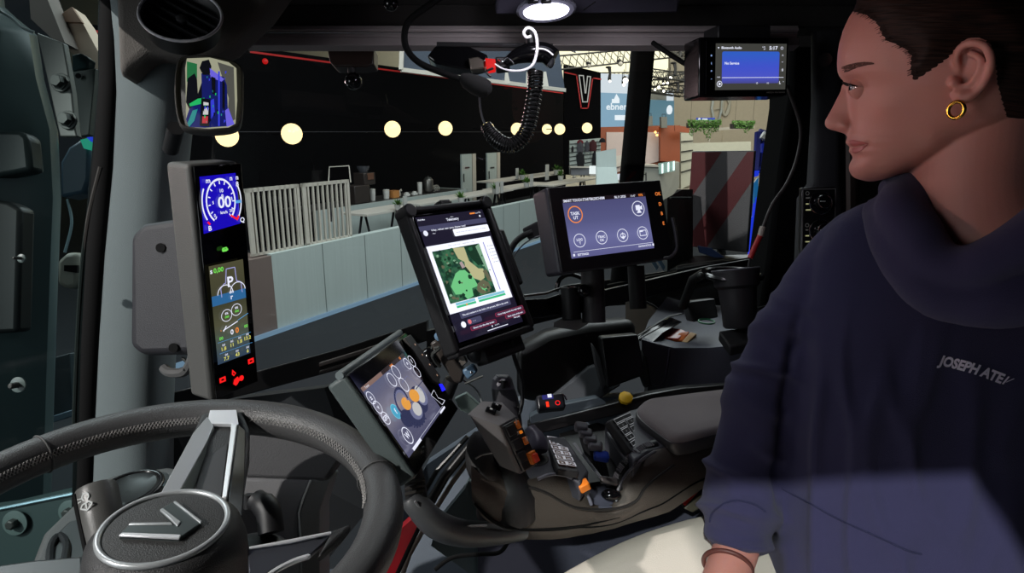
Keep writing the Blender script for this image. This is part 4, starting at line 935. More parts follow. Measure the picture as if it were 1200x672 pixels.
D2.line(.2, .66, .65, .61, .01, E_W); D2.line(.65, .6, .98, .56, .006, E_LB); D2.text('a', .12, .66, .02, E_O); D2.line(.2, .67, .3, .62, .01, E_W)
D2.text('0', .4, .725, .05, E_W, bold=True); D2.text('0', .55, .725, .055, E_O, bold=True); D2.text('00', .06, .745, .03, E_G, bold=True); D2.text('00', .82, .70, .03, E_G, bold=True)
D2.line(0, .765, 1, .765, .003, E_LB)
for k, s_ in enumerate(('1.8', '11', '1.8', '13.2')): D2.text(s_, .16 + k * .24, .86 - k * .01, .036, E_Y, 'c', True); D2.text('(o)', .16 + k * .24, .81 - k * .01, .02, E_W, 'c', True)
for k, s_ in enumerate(('7.7', '43', '6')): D2.text(s_, .2 + k * .32, .965, .036, E_Y, 'c', True); D2.text('(o)', .2 + k * .32, .915, .02, E_W, 'c', True)
D2.line(0, .875, 1, .875, .003, E_LB); D2.build('lower_screen', ap)
D = Draw(Ca, Ra, wa, ha, .0016)
for x, y, s_ in ((260, 445, 1), (293, 423, 1)): u, v = D.px(x, y); D.rect(u - .07, v - .012, u + .07, v + .012, E_R); D.rect(u - .03, v - .004, u + .03, v + .004, M_glossblk)
pp(D, [(271, 433), (275.5, 437), (273, 441), (270.5, 439)], E_R); pp(D, [(272, 436), (274, 437.5), (273, 439), (272, 438.5)], M_glossblk)
pp(D, [(273, 445), (277, 441), (280, 445), (277, 450), (275, 452), (272, 450)], E_R); u, v = D.px(281.5, 443); D.disc(u, v, .013, E_R); D.build('warning_lights', ap)

# bracket housing behind it
bh = thing('display_bracket', 'grey plastic bracket housing behind the tall pillar display', 'bracket', P(190, 420, .93))
b = MB(); b.slab([P(150, 407, .9), P(152, 276, .9), P(166, 262, .89), P(214, 254, .88), P(240, 300, .88), P(246, 416, .88), P(166, 418, .9)], FW * .09); b.build('housing', mat('bracket_housing', (46, 46, 51), .55, bump=.3, bscale=900), bh, bevel=.012, seg=4)
for x, y in ((191, 291), (206, 407.5)): MB().disc(P(x, y, .892) + NC * .005, NC, 5.5 * .89 / F, .002, 20).build('screw_hole', RUB, bh)
MB().tube(spl([P(192, 432, .93), P(200, 437, .92), P(216, 436, .91), P(224, 425, .9), P(226, 415, .9)], 5), .007, 8).build('latch', mat('latch_grey', (92, 92, 92), .3), bh)
MB().tube([P(214, 420, .91), P(222, 428, .9), P(215, 434, .9)], .0022, 6).build('spring_clip', STL, bh)

# ---- lower right terminal
Cl, Rl, wl, hl = fitrect([(407, 440), (474, 391), (536.7, 480), (487.6, 557.5)], .74)
xl = Rl @ Vector((1, 0, 0)); yl = Rl @ Vector((0, 1, 0)); zl = Rl @ Vector((0, 0, 1))
tm = thing('touch_terminal', 'tilted touch screen terminal above the steering wheel showing a tractor picture', 'screen', Cl - yl * hl / 2 - zl * .02)
b = MB(); b.box(Cl - zl * .013, (wl + .004, hl + .004, .024), Rl); b.build('housing', mat('terminal_grey', (82, 92, 92), .5, bump=.2, bscale=900), tm, bevel=.004, seg=3)
b = MB(); b.box(Cl, (wl, hl, .003), Rl); b.build('front_glass', M_glossblk, tm, bevel=.001)
b = MB(); b.cyl(Cl - xl * (wl / 2 + .002) + yl * (hl / 2 + .004) - zl * .006, Cl + xl * (wl / 2) + yl * (hl / 2 + .004) - zl * .006, .0045, n=12); b.build('top_bead', mat('bead_grey', (120, 130, 132), .35), tm)
D0 = Draw(Cl, Rl, wl, hl, .0018)
D = sub(D0, [(422, 456), (471, 414.6), (518.8, 480), (480, 536.7)])
D.rect(0, 0, 1, 1, egrad('lavender_screen', [(0, (84, 84, 112)), (.3, (92, 92, 118)), (.55, (140, 136, 150)), (.8, (104, 104, 128)), (1, (90, 96, 126))], .85))
D.rect(0, 0, .42, .055, emat('header_brown', (150, 120, 110), .7)); D.rect(.42, 0, 1, .055, emat('header_dark', (50, 34, 34), .7)); D.text('10:44', .62, .045, .035, E_O, bold=True); D.text('G5', .86, .045, .035, E_O, bold=True); D.text('Tractor', .05, .045, .03, E_W)
def circ_btn(x, y, r, txt='', m=E_W, fill=None):
    u, v = D.px(x, y); r = r * .74 / F / D.h
    if fill: D.disc(u, v, r, fill)
    D.ring(u, v, r, r * .12, m)
    if txt: D.text(txt, u, v + r * .3, r * .7, E_W, 'c', True)
for x, y, r, s_ in ((434, 467, 7.5, '±'), (442, 478, 7.5, 'v'), (451, 491, 7.5, 'GPS'), (458, 446, 9, ''), (463, 437, 9, ''), (472, 452, 9.5, ''), (476, 427.5, 8, '='), (481, 424.5, 8, 'f'), (487, 437, 8, ''), (475.5, 512, 10, 'W')): circ_btn(x, y, r, s_)
circ_btn(461.5, 484, 9, 'f', emat('cyan_btn', (110, 200, 225), .9), emat('cyan_fill', (80, 175, 210), .85))
# tractor picture: tyres, rims, orange axles, cab outline
E_TY = emat('tyre_blue_grey', (58, 62, 98), .7); E_TY2 = emat('tyre_light', (120, 124, 160), .8); E_AX = emat('axle_orange', (232, 160, 70), .95); E_RM = emat('rim_pale', (205, 205, 205), .85)
def ell(x, y, a, b_, m, rot=0, ring=0):
    pts = []
    for k in range(24):
        t_ = 2 * PI * k / 24; X = a * math.cos(t_); Y = b_ * math.sin(t_); pts.append((x + X * math.cos(rot) - Y * math.sin(rot), y + X * math.sin(rot) + Y * math.cos(rot)))
    if ring:
        q = [(x + (p[0] - x) * (1 - ring), y + (p[1] - y) * (1 - ring)) for p in pts]
        for k in range(24): pp(D, [pts[k], pts[(k + 1) % 24], q[(k + 1) % 24], q[k]], m)
        D.z -= D.st * 20
    else: pp(D, pts, m)
ell(489, 470, 8, 17, E_TY, -.45); ell(491, 465, 6, 13, E_TY2, -.45); ell(489.5, 464, 4.5, 11, E_RM, -.45); ell(467, 475, 8, 18, E_TY2, -.4, .3); ell(466, 473, 7.5, 17, E_TY, -.35, .2)
ell(483, 488, 11, 15, E_TY, -.4); ell(473, 493, 7, 11, E_TY, -.4); ell(484, 484, 7, 11, E_TY2, -.4); ell(485, 482, 5, 8.5, E_RM, -.4); ell(472, 476, 5, 8, E_AX, -.5); ell(481.5, 466.5, 5.5, 8, E_AX, -.5)
for k in range(10): t_ = k / 9 * 2.6 + .3; x = 483 + 12 * math.cos(t_); y = 489 + 15 * math.sin(t_); pp(D, [(x - 1, y - 1), (x + 1, y - 1), (x + 1, y + 1), (x - 1, y + 1)], E_TY)
D.path([D.px(*q) for q in ((466, 452), (472, 444), (482, 452), (489, 462))], .012, E_TY2); D.path([D.px(*q) for q in ((478, 440), (490, 450), (482, 460))], .012, E_TY)
D.path([D.px(*q) for q in ((503, 461), (500, 467), (513, 478), (516, 473), (508, 470), (503, 461))], .008, E_W)
D.line(*D.px(476, 531), *D.px(513, 480), .004, E_W); D.rect(.02, .93, .22, .97, E_W); D.rect(.8, .95, .96, .98, E_W)
D.build('screen_picture', tm)
# reflection-free strip of hard buttons on the right side
a0 = onpl(474, 396, Cl, zl); a1 = onpl(511, 452, Cl, zl)
bs = MB(); cb_ = [onpl(x, y, Cl + zl * .002, zl) for x, y in ((471, 398), (478, 394), (513, 443), (511, 453), (504, 449))]
bs.slab(cb_, zl * .005); o = bs.build('button_strip', mat('button_grey', (58, 56, 54), .5), tm, bevel=.0015)
D = Draw(Cl, Rl, wl, hl, .0078)
for x, y, s_ in ((481.5, 408.5, 'o'), (490, 420.5, 'n'), (498.5, 432, 'e'), (507, 444.5, 'x')): u, v = D.px(x, y); D.text(s_, u, v, .028, emat('btn_warm', (235, 190, 160), .9), 'c', True)
D.build('button_symbols', tm)
D = Draw(Cl, Rl, wl, hl, .0018); pp(D, [(513, 451), (517, 451), (521, 458), (517, 460)], emat('blue_led', (30, 30, 255), 1.5)); D.build('blue_led', tm)

# ---- tablet in its holder
Ct, Rt_, wt, ht = fitrect([(485.3, 255.7), (565.7, 245.3), (611.8, 377.7), (538.9, 401.5)], 1.0)
xt = Rt_ @ Vector((1, 0, 0)); yt_ = Rt_ @ Vector((0, 1, 0)); ztb = Rt_ @ Vector((0, 0, 1))
tb = thing('tablet', 'tablet with a green field map on screen, clamped in a black holder', 'tablet', Ct - yt_ * ht / 2 - ztb * .01)
MB().box(Ct - ztb * .005, (wt + .012, ht + .012, .009), Rt_).build('body', M_glossblk, tb, bevel=.003, seg=3)
D = Draw(Ct, Rt_, wt, ht, .0004)
E_DK = emat('app_dark', (30, 27, 46), .9); E_HD = emat('app_header', (74, 74, 104), .9); E_WB = emat('app_white', (240, 242, 255), 1.15)
D.rect(0, 0, 1, 1, E_DK); D.rect(0, .075, 1, .115, E_HD); D.text('10:44 Mon', .02, .03, .012, E_W, bold=True); D.text('Telemetry', .5, .06, .022, E_W, 'c', True); D.text('demo', .5, .035, .01, E_W, 'c')
D.rect(.78, .018, .86, .03, E_O); D.text('Live 97%', .87, .03, .012, E_W); D.disc(.92, .055, .009, E_W)
D.disc(.06, .135, .022, E_W); D.text('Hey, what can you show me?', .15, .125, .014, E_W, bold=True, width=.5); D.text('Now', .15, .15, .01, E_W)
D.rect(.44, .135, .99, .195, E_WB, .01); D.text('what is the soil status of field no. 12 today', .48, .168, .009, emat('grey_text', (150, 150, 160), .8), width=.46)
D.rect(-.0, .24, .965, .78, E_WB)
D.text('Field overview - vegetation index', .3, .265, .008, emat('grey_text', (150, 150, 160), .8), width=.4)
# map
E_MAP = bpy.data.materials.new('field_map'); E_MAP.use_nodes = True; nt = E_MAP.node_tree; bb_ = nt.nodes['Principled BSDF']; tcn = nt.nodes.new('ShaderNodeTexCoord'); nz = nt.nodes.new('ShaderNodeTexNoise'); nz.inputs['Scale'].default_value = 90; nz.inputs['Detail'].default_value = 5; crn = nt.nodes.new('ShaderNodeValToRGB')
nt.links.new(tcn.outputs['Object'], nz.inputs[0]); nt.links.new(nz.outputs['Fac'], crn.inputs[0]); nt.links.new(crn.outputs[0], bb_.inputs['Emission Color']); bb_.inputs['Emission Strength'].default_value = .8; bb_.inputs['Base Color'].default_value = (.01, .01, .01, 1)
crn.color_ramp.elements[0].position = .38; crn.color_ramp.elements[0].color = lin((20, 62, 48)) + (1,); crn.color_ramp.elements[1].position = .62; crn.color_ramp.elements[1].color = lin((70, 130, 92)) + (1,)
D.rect(.05, .285, .745, .705, E_MAP)
E_FG = emat('field_green', (118, 208, 138), .9); E_FT = emat('field_tan', (200, 196, 148), .85); E_FD = emat('forest_dark', (30, 62, 44), .8); E_FB = emat('scrub_brown', (112, 112, 88), .8); E_LG = emat('map_light', (140, 185, 150), .8)
def mp_(pts, m): D.poly([(.05 + a * .695, .285 + b_ * .42) for a, b_ in pts], m)
mp_([(.42, 0), (.66, .02), (.66, .3), (.8, .48), (.9, .5), (.86, .68), (.76, .72), (.6, .62), (.52, .5), (.56, .3), (.46, .22)], E_FT)
mp_([(.68, 0), (.98, 0), (.98, .42), (.82, .42), (.72, .25)], E_FD); mp_([(.9, .05), (1, 0), (1, .6), (.95, .5)], E_LG)
mp_([(.3, .48), (.4, .44), (.5, .45), (.6, .55), (.64, .68), (.66, .8), (.52, .82), (.5, .96), (.36, 1), (.3, .88), (.16, .86), (.12, .7), (.2, .6)], E_FG)
mp_([(.52, .38), (.55, .4), (.6, .52), (.57, .55), (.52, .48)], E_FD); mp_([(.66, .76), (.8, .7), (.9, .78), (.92, .96), (.7, .98), (.6, .9)], E_FB); mp_([(.7, .82), (.78, .8), (.82, .9), (.74, .95)], E_FG); mp_([(.5, .9), (.58, .84), (.64, .95), (.56, 1)], E_FD); mp_([(.86, .55), (.95, .52), (.98, .8), (.9, .74)], E_FB)
mp_([(.28, .64), (.33, .62), (.34, .68), (.29, .69)], E_FD); mp_([(.44, .3), (.5, .28), (.53, .4), (.46, .42)], emat('village_pink', (190, 170, 170), .8)); mp_([(.0, .1), (.12, .15), (.1, .35), (0, .3)], E_FD); mp_([(.1, .42), (.25, .36), (.2, .5), (.08, .55)], E_FD); mp_([(.0, .6), (.1, .62), (.1, .85), (0, .9)], E_FD)
rnd = random.Random(12)
for k in range(90):
    x = rnd.random() * .96; y = rnd.random() * .96; fld = .12 < x < .66 and y > .45 or .42 < x < .86 and y < .7
    if fld and rnd.random() < .85: continue
    s_ = rnd.uniform(.012, .05); mp_([(min(1, max(0, x + s_ * math.cos(t_) * rnd.uniform(.5, 1.3))), min(1, max(0, y + s_ * math.sin(t_) * rnd.uniform(.5, 1.3)))) for t_ in (0, 1.1, 2.2, 3.3, 4.4, 5.5)], [E_FD, E_FD, E_LG, E_FB, emat('forest_mid', (48, 104, 72), .8)][rnd.randrange(5)])
D.rect(.755, .29, .765, .70, emat('scale_purple', (70, 60, 190), .9))
for k in range(6): D.disc(.81, .33 + .028 * k, .0035, E_R if k == 4 else emat('legend_dot', (60, 60, 80), .9)); D.rect(.83, .327 + .028 * k, .9, .332 + .028 * k, emat('legend_grey', (190, 195, 205), 1))
for u0, u1 in ((.06, .34), (.38, .8)): D.rect(u0, .715, u1, .735, emat('bar_blue', (140, 205, 225), .95)); D.rect(u0, .738, u1, .755, emat('bar_green', (70, 200, 140), .9))
D.disc(.2, .745, .008, E_O)
D.rect(.06, .79, .83, .84, E_HD, .008); D.text('The soil moisture in the field is 34 percent, 28% in the north', .09, .822, .013, E_W, bold=True, width=.7)
D.rect(.12, .855, .33, .9, E_HD, .012); D.disc(.155, .877, .018, emat('pink_dot', (235, 120, 130), .9)); D.text('- - -', .2, .885, .014, E_W, bold=True); D.disc(.06, .885, .024, E_WB)
E_CR = emat('chip_red', (150, 40, 70), .9)
for u0, u1, v0, s_ in ((.13, .52, .915, 'Show me the dry areas'), (.53, .99, .872, 'How long would the task take?'), (.66, .99, .91, 'Show status of the unit')):
    D.rect(u0, v0, u1, v0 + .034, E_CR, .012); D.rect(u0 + .008, v0 + .003, u1 - .008, v0 + .031, emat('chip_fill', (80, 50, 74), .9), .01); D.text(s_, u0 + .04, v0 + .023, .012, E_W, bold=True, width=(u1 - u0) - .08)
D.text('Ask field', .5, .965, .01, E_W, 'c'); D.rect(.42, .955, .435, .968, E_W); D.rect(.34, .982, .66, .988, E_W); D.text('Next page', .78, .955, .012, E_W, bold=True)
D.build('screen', tb)
hd = thing('tablet_holder', 'black spring holder gripping the tablet edges with round corner clamps', 'holder', Ct - ztb * .03 - yt_ * ht * .5)
b = MB(); b.box(Ct - ztb * .019, (wt + .012, ht + .02, .013), Rt_); b.build('back_plate', BLK, hd, bevel=.004)
for sx in (-1, 1): MB().box(Ct + xt * sx * (wt / 2 + .013) - ztb * .008, (.011, ht + .028, .03), Rt_).build('side_rail', BLK, hd, bevel=.004)
MB().box(Ct + yt_ * (ht / 2 + .012) - ztb * .008, (wt + .03, .009, .024), Rt_).build('top_rail', BLK, hd, bevel=.003)
MB().box(Ct - yt_ * (ht / 2 + .014) - ztb * .008, (wt + .03, .012, .028), Rt_).build('bottom_rail', BLK, hd, bevel=.003)
for sx in (-1, 1): MB().cyl(Ct + xt * sx * (wt / 2 + .01) + yt_ * (ht / 2 + .01) - ztb * .02, Ct + xt * sx * (wt / 2 + .01) + yt_ * (ht / 2 + .01) + ztb * .01, .011, n=16).build('corner_clamp', BLK, hd, bevel=.002)
MB().box(Ct + yt_ * (ht / 2 + .018) - ztb * .01, (.022, .014, .02), Rt_).build('top_latch', BLK, hd, bevel=.003)
MB().box(Ct + xt * (wt / 2 + .022) + yt_ * .01 - ztb * .008, (.014, ht * .5, .03), Rt_).build('clamp_slider', BLK, hd, bevel=.004)
MB().box(Ct - yt_ * (ht / 2 + .03) + xt * .02 - ztb * .02, (.09, .03, .03), Rt_).build('clamp_base', BLK, hd, bevel=.004)

# ---- large black terminal on the right
C3, R3, w3, h3 = fitrect([(657.6, 233.8), (754.6, 226.1), (765.7, 291.1), (669, 303.7)], 1.1)
x3 = R3 @ Vector((1, 0, 0)); y3 = R3 @ Vector((0, 1, 0)); z3 = R3 @ Vector((0, 0, 1))
t3 = thing('wide_terminal', 'wide black terminal with lavender screen of round icons and orange side keys', 'screen', C3 - y3 * h3 * .7 - z3 * .03)
k3 = 1.1 / F
MB().box(C3 - z3 * .028 + x3 * (6 * k3) , (w3 + 45 * k3, h3 + 31 * k3, .05), R3).build('housing', mat('t3_housing', (52, 50, 58), .45, bump=.15, bscale=900), t3, bevel=.006, seg=3)
MB().box(C3 + x3 * (6 * k3), (w3 + 42 * k3, h3 + 28 * k3, .004), R3).build('bezel', mat('t3_bezel', (18, 17, 20), .4), t3, bevel=.001)
D = Draw(C3, R3, w3, h3, .0025)
D.rect(0, 0, 1, 1, egrad('t3_screen', [(0, (98, 98, 148)), (.3, (112, 114, 165)), (.6, (92, 94, 140)), (1, (80, 80, 124))], .85))
D.rect(0, 0, 1, .07, emat('t3_head', (30, 20, 26), .8)); D.text('SMART TOUCH STARTBILDSCHIRM', .01, .06, .045, E_W, bold=True, width=.48); D.text('06.11.2025', .61, .06, .04, E_W, bold=True, width=.14); D.text('13:47', .81, .06, .035, E_W); D.text('97%', .91, .06, .04, E_O, bold=True)
def tc_(x, y, r, t_='', m=E_W, w_=.09):
    u, v = D.px(x, y); D.ring(u, v, r, w_ * r, m)
    for k, s_ in enumerate(t_.split('|')):
        if s_: D.text(s_, u, v + r * (.05 + .5 * k), r * .36, E_W, 'c', True)
tc_(673, 252, .145, 'TASK|UT', E_O, .12); tc_(746.5, 245, .135); tc_(678, 282.5, .115, 'LOG|T'); tc_(703.5, 279, .115, 'TRAC|OK'); tc_(728, 276.5, .115); tc_(751.3, 273.7, .115)
u, v = D.px(746.5, 245); D.rect(u - .035, v - .06, u + .02, v + .03, E_W, .01); D.poly([(u + .02, v - .03), (u + .045, v - .05), (u + .045, v + .03), (u + .02, v + .01)], E_W); D.poly([(u - .01, v + .03), (u + .01, v + .03), (u + .03, v + .08), (u - .03, v + .08)], E_W)
u, v = D.px(728, 276.5); D.arc(u, v + .02, .06, .012, 0, 180, E_W); D.poly([(u - .035, v + .02), (u + .035, v + .02), (u, v + .07)], E_W); D.rect(u - .004, v - .05, u + .004, v + .02, E_W)
u, v = D.px(751.3, 273.7); D.path([(u - .04, v - .045), (u + .04, v - .045), (u + .04, v + .045), (u - .04, v + .045), (u - .04, v - .045)], .012, E_W); D.line(u - .04, v - .03, u, v - .03, .02, E_W)
D.line(.02, .9, .98, .9, .006, E_W); D.text('SETTINGS', .06, .97, .035, E_W, bold=True); D.rect(.01, .93, .03, .97, E_W); D.text('DIAGNOSTICS', .95, .955, .03, E_W, 'r', True); D.rect(.965, .92, .985, .96, E_W)
D.build('screen', t3)
D = Draw(C3, R3, w3, h3, .0025)
for x, y, s_ in ((770, 227.5, 'OK'), (772.5, 239.5, 'D'), (774.5, 250.5, 'B'), (776.5, 262, 'E')): u, v = D.px(x, y); D.text(s_, u, v + .03, .06, emat('key_orange', (240, 130, 60), .9), 'c', True)
D.build('side_keys', t3)
MB().tube(spl([P(788, 255, 1.12), P(792, 275, 1.12), P(793, 292, 1.12), P(786, 301, 1.12), P(778, 303, 1.12)], 4), .003, 8).build('grab_handle', mat('handle_dark', (46, 44, 48), .3), t3)

# ---- radio / media display under the roof
C4, R4, w4, h4 = fitrect([(838.5, 51), (921.8, 51.5), (919.8, 104.9), (837.9, 105.7)], 1.08)
x4 = R4 @ Vector((1, 0, 0)); y4 = R4 @ Vector((0, 1, 0)); z4 = R4 @ Vector((0, 0, 1)); k4 = 1.08 / F
t4 = thing('media_radio', 'black media radio with blue audio screen hanging under the roof', 'radio', C4 - y4 * h4 * .6 - z4 * .02)
MB().box(C4 - z4 * .03 - x4 * (8.5 * k4), (w4 + 22 * k4, h4 + 15 * k4, .055), R4).build('housing', BLKG, t4, bevel=.003)
MB().box(C4 - z4 * .0012 - x4 * (6 * k4), (w4 + 16 * k4, h4 + 13 * k4, .003), R4).build('front_glass', M_glossblk, t4)
D = Draw(C4, R4, w4, h4, .0006); D.rect(0, 0, 1, 1, emat('radio_grey', (66, 66, 62), .9))
D.rect(.09, .17, .9, .86, egrad('radio_blue', [(.14, (72, 72, 140)), (.28, (76, 86, 200)), (.5, (66, 84, 205)), (.8, (50, 96, 200)), (1, (56, 84, 150))], .95), .04)
D.text('Bluetooth Audio', .08, .115, .05, E_W, bold=True, width=.28); D.poly([(.025, .08), (.05, .08), (.037, .115)], E_W); D.text('5:17', .75, .13, .075, E_W, bold=True, width=.12); D.ring(.93, .095, .032, .008, E_W); D.text('NFC', .65, .09, .03, E_W); D.text('BT', .67, .135, .03, E_W)
D.text('No Service', .125, .45, .055, E_W, bold=True, width=.2); D.rect(.09, .73, .965, .74, E_W); D.text('00:00', .02, .735, .025, E_W); D.ring(.055, .87, .066, .012, E_W); D.poly([(.043, .83), (.043, .91), (.078, .87)], E_W)
D.text('A', .93, .27, .04, E_W); D.text('=', .93, .42, .04, E_W); D.text('0', .93, .6, .055, E_W, bold=True); D.text('L', .9, .88, .06, E_W, bold=True); D.ring(.58, .86, .02, .006, E_W); D.text('EQ', .72, .875, .03, E_W)
for x0 in (.93,): D.text('*', x0 + .02, .86, .04, E_W)
D.build('screen', t4); D = Draw(C4, R4, w4, h4, .0006)
for y, s_ in ((65, 'o'), (74.5, 'i'), (83.5, '+'), (92.5, '-')): u, v = D.px(833.5, y); D.text(s_, u, v + .02, .05, emat('key_blue', (170, 200, 255), .9), 'c', True)
u, v = D.px(909, 108.5); D.text('MEDIA RECEIVER', u, v + .012, .028, mat('radio_print', (120, 115, 108), .5), 'c', True, width=.27)
D.rect(-.135, -.05, -.128, 1.08, mat('radio_edge', (40, 40, 44), .3)); D.build('side_keys', t4)
MB().tube(spl([P(765, 50, 1.13), P(775, 57, 1.12), P(790, 67, 1.12), P(805, 76, 1.12), P(820, 82, 1.12)], 5), .0045, 8).build('cable', RUB, t4)
MB().box(C4 + y4 * (h4 * .72) - z4 * .03 - x4 * .01, (.1, .03, .05), R4).build('mounting_bracket', BLK, t4, bevel=.003)
# ================================================================== STEERING WHEEL
M_lea = mat('black_leather', (78, 78, 79), .38, bump=.35, bscale=700, spec=.5)
M_leas = mat('leather_seam', (92, 92, 92), .6)
M_hub = mat('hub_plastic', (54, 54, 55), .5, bump=.35, bscale=900)
def camv(x, y, z): return RT * x + UP * y + FW * z
nW = camv(math.sin(.2912) * math.cos(-1.3535), math.cos(.2912), math.sin(.2912) * math.sin(-1.3535)).normalized()
CW = P(186.7, 612.9, .55); RW = .1916; TW = .0192
def wp_(x, y, h=0.): return onpl(x, y, CW + nW * h, nW)
aW = (wp_(262, 488) - CW); aW = (aW - nW * aW.dot(nW)).normalized(); bW = nW.cross(aW)     # a: towards the upper spoke, b
def rimp(t, r=RW, h=0.): return CW + aW * (r * math.cos(t)) + bW * (r * math.sin(t)) + nW * h
sw = thing('steering_wheel', 'black leather steering wheel with chrome spokes and V emblem hub', 'steering wheel', CW - nW * .12)
b = MB(); N = 96
rs = [TW * (1 + .05 * math.cos(2 * (2 * PI * k / N))) for k in range(N)]
b.tube([rimp(2 * PI * k / N) for k in range(N)], rs, 20, closed=True, up=nW); rim = b.build('rim', M_lea, sw)
def ang_of(x, y): q = wp_(x, y) - CW; return math.atan2(q.dot(bW), q.dot(aW))
def on_tube(t, phi, off=0.):          # phi 0 = top (nW), PI/2 = outwards, -PI/2 inwards
    c = rimp(t); rad = (c - CW).normalized(); return c + (nW * math.cos(phi) + rad * math.sin(phi)) * (TW * 1.03 + off)
# stitching on the inner upper side: zigzag of thread pairs between a and b
b = MB(); tL = ang_of(-40, 575); tR = ang_of(430, 600)
def stitch(t0, t1, n, p0, p1):
    for k in range(n):
        t = t0 + (t1 - t0) * k / n; dt = (t1 - t0) / n
        b.tube([on_tube(t, p0), on_tube(t + dt * .9, (p0 + p1) / 2, .0004), on_tube(t + dt * 1.5, p1)], .00045, 4)
        b.tube([on_tube(t + dt * 1.5, p0), on_tube(t + dt * .9, (p0 + p1) / 2, .0006), on_tube(t, p1)], .0004, 4)
tA = ang_of(238, 490); tB = ang_of(296, 495)
stitch(tA, tL, 58, -1.05, -1.42); b.build('stitching', mat('thread_grey', (150, 148, 146), .7), rim); b = MB(); stitch(tB, tR, 50, -.95, -1.32)
b.build('stitching', mat('thread_grey', (150, 148, 146), .7), rim)
for x, y in ((42, 528), (447, 560)):
    t = ang_of(x, y); b = MB(); b.tube([on_tube(t, p, -.0002) for p in [2 * PI * k / 28 for k in range(28)]], .0009, 6, closed=True); b.build('leather_seam', M_leas, rim)
# leather collar around upper spoke end
def wslab(pts, h0, h1, m, name, bev=.0015, par=None):
    b = MB(); b.slab([wp_(x, y, h1) for x, y in pts], -nW * (h1 - h0)); return b.build(name, m, par or sw, bevel=bev, seg=3)
def wplate(pts, m, name, t=.004, bev=.001):      # pts: x, y, height over the rim plane
    b = MB(); b.slab([wp_(x, y, h) for x, y, h in pts], -nW * t); return b.build(name, m, sw, bevel=bev, seg=2)
hR = .018
hS = .006; hH = .012                       # spoke heights over the rim plane at the rim / at the hub
wplate([(236, 482, .015), (284, 481, .015), (292, 500, .012), (291, 520, .0), (278, 620, -.01), (188, 612, -.01), (222, 520, .0)], M_hub, 'spoke_back', .02, .005)
wplate([(246, 481, .019), (277, 480.5, .019), (279.5, 498, .016), (270, 500, .014), (272, 497, .015), (248, 497, .015), (250, 500, .014), (243, 494, .016)], mat('bright_chrome', (236, 238, 242), .3, metal=.35), 'spoke_cap')
MCH = mat('spoke_silver', (186, 190, 192), .32, metal=.4)
wplate([(243, 488, .018), (250, 499, .015), (244, 514, .01), (207, 582, .014), (186, 582, .014), (226, 508, .012)], MCH, 'spoke_trim')
wplate([(251, 500, .0135), (246, 513, .009), (208, 582, .012), (224, 580, .004), (248, 504, .006)], mat('spoke_dull', (128, 136, 132), .4, metal=.5), 'spoke_inner')
wplate([(271, 499, .015), (278, 497, .017), (266, 583, .015), (260, 583, .015)], mat('bright_chrome2', (236, 238, 241), .3, metal=.35), 'spoke_trim')
wplate([(279, 497, .016), (288, 505, .012), (287, 560, .006), (283, 615, .0), (267, 612, .008), (268, 583, .013)], mat('gloss_black', (30, 30, 34), .15), 'spoke_side')
wplate([(251, 501, .004), (270, 500, .004), (260, 583, .002), (226, 580, .002)], mat('spoke_recess', (66, 66, 68), .5), 'spoke_recess', .006)
# lower spoke towards the driver
wplate([(290, 643, .012), (380, 625, .012), (396, 620, .01), (362, 652, .012), (318, 668, .012), (292, 690, .01)], mat('spoke_graphite', (84, 86, 94), .3, metal=.6), 'lower_spoke')
b = MB(); b.tube([wp_(292, 643, .015), wp_(340, 635, .015), wp_(388, 625, .014)], [.0012, .0018, .0014], 8); b.build('lower_spoke_trim', MATS['bright_chrome'], sw)
b = MB(); b.tube(spl([wp_(364, 652, .015), wp_(345, 658, .015), wp_(322, 670, .015), wp_(305, 684, .015)], 5), [.001] + [.0022] * 14 + [.001], 8); b.build('lower_spoke_trim', MATS['bright_chrome'], sw)
wplate([(388, 622, .014), (412, 612, .012), (400, 628, .012), (372, 652, .013)], M_hub, 'spoke_joint', .01, .003)
# hub
ce = wp_(193.5, 618, .03); hn = nW
re = .0455
prof = [(re * 1.1, -.10), (re * 1.26, -.08), (re * 1.32, -.05), (re * 1.30, -.022), (re * 1.22, -.008), (re * 1.08, -.001), (re * 1.0, 0), (re * .5, -.001), (.001, -.001)]
ua = (wp_(275, 612, .03) - ce); MB().lathe(ce, hn, prof, 64, ax1=ua).build('hub', M_hub, sw)
b = MB(); b.ring(ce + hn * .0008, hn, re * 1.0, .0026, 64, 10, ax1=ua); b.build('emblem_ring', MATS['spoke_silver'], sw)
MB().lathe(ce, hn, [(re * .93, 0), (re * .93, .0012), (re * .88, .0018), (.001, .0018)], 56, ax1=ua).build('emblem_disc', mat('emblem_disc_black', (56, 56, 56), .5, bump=.4, bscale=900), sw)
def ep(pts, h, t, m, nm): b = MB(); b.slab([onpl(x, y, ce + hn * h, hn) for x, y in pts], -hn * t); return b.build(nm, m, sw, bevel=.0006)
ep([(139, 627.5), (152, 614), (198, 613.2), (204, 615.5), (187, 597.5), (203, 588), (218, 596), (236, 612.5), (210, 631)], .005, .004, mat('emblem_grey', (96, 104, 104), .35, metal=.7), 'v_emblem')
ep([(139, 627.5), (143, 624), (212, 626.5), (210, 631)], .0062, .002, MATS['bright_chrome'], 'v_emblem_edge'); ep([(187, 597.5), (191, 595), (212, 611), (208, 616.5)], .0062, .002, MATS['spoke_silver'], 'v_emblem_edge'); ep([(203, 588), (206, 587), (236, 610), (235, 613)], .0062, .002, MATS['spoke_silver'], 'v_emblem_edge'); ep([(150, 615), (153, 612.5), (200, 612), (202, 614.5)], .006, .002, MATS['spoke_silver'], 'v_emblem_edge')
MB().cyl(ce - hn * .1, ce - hn * .2, .05, .045, 28).build('column_boot', BLK, sw)
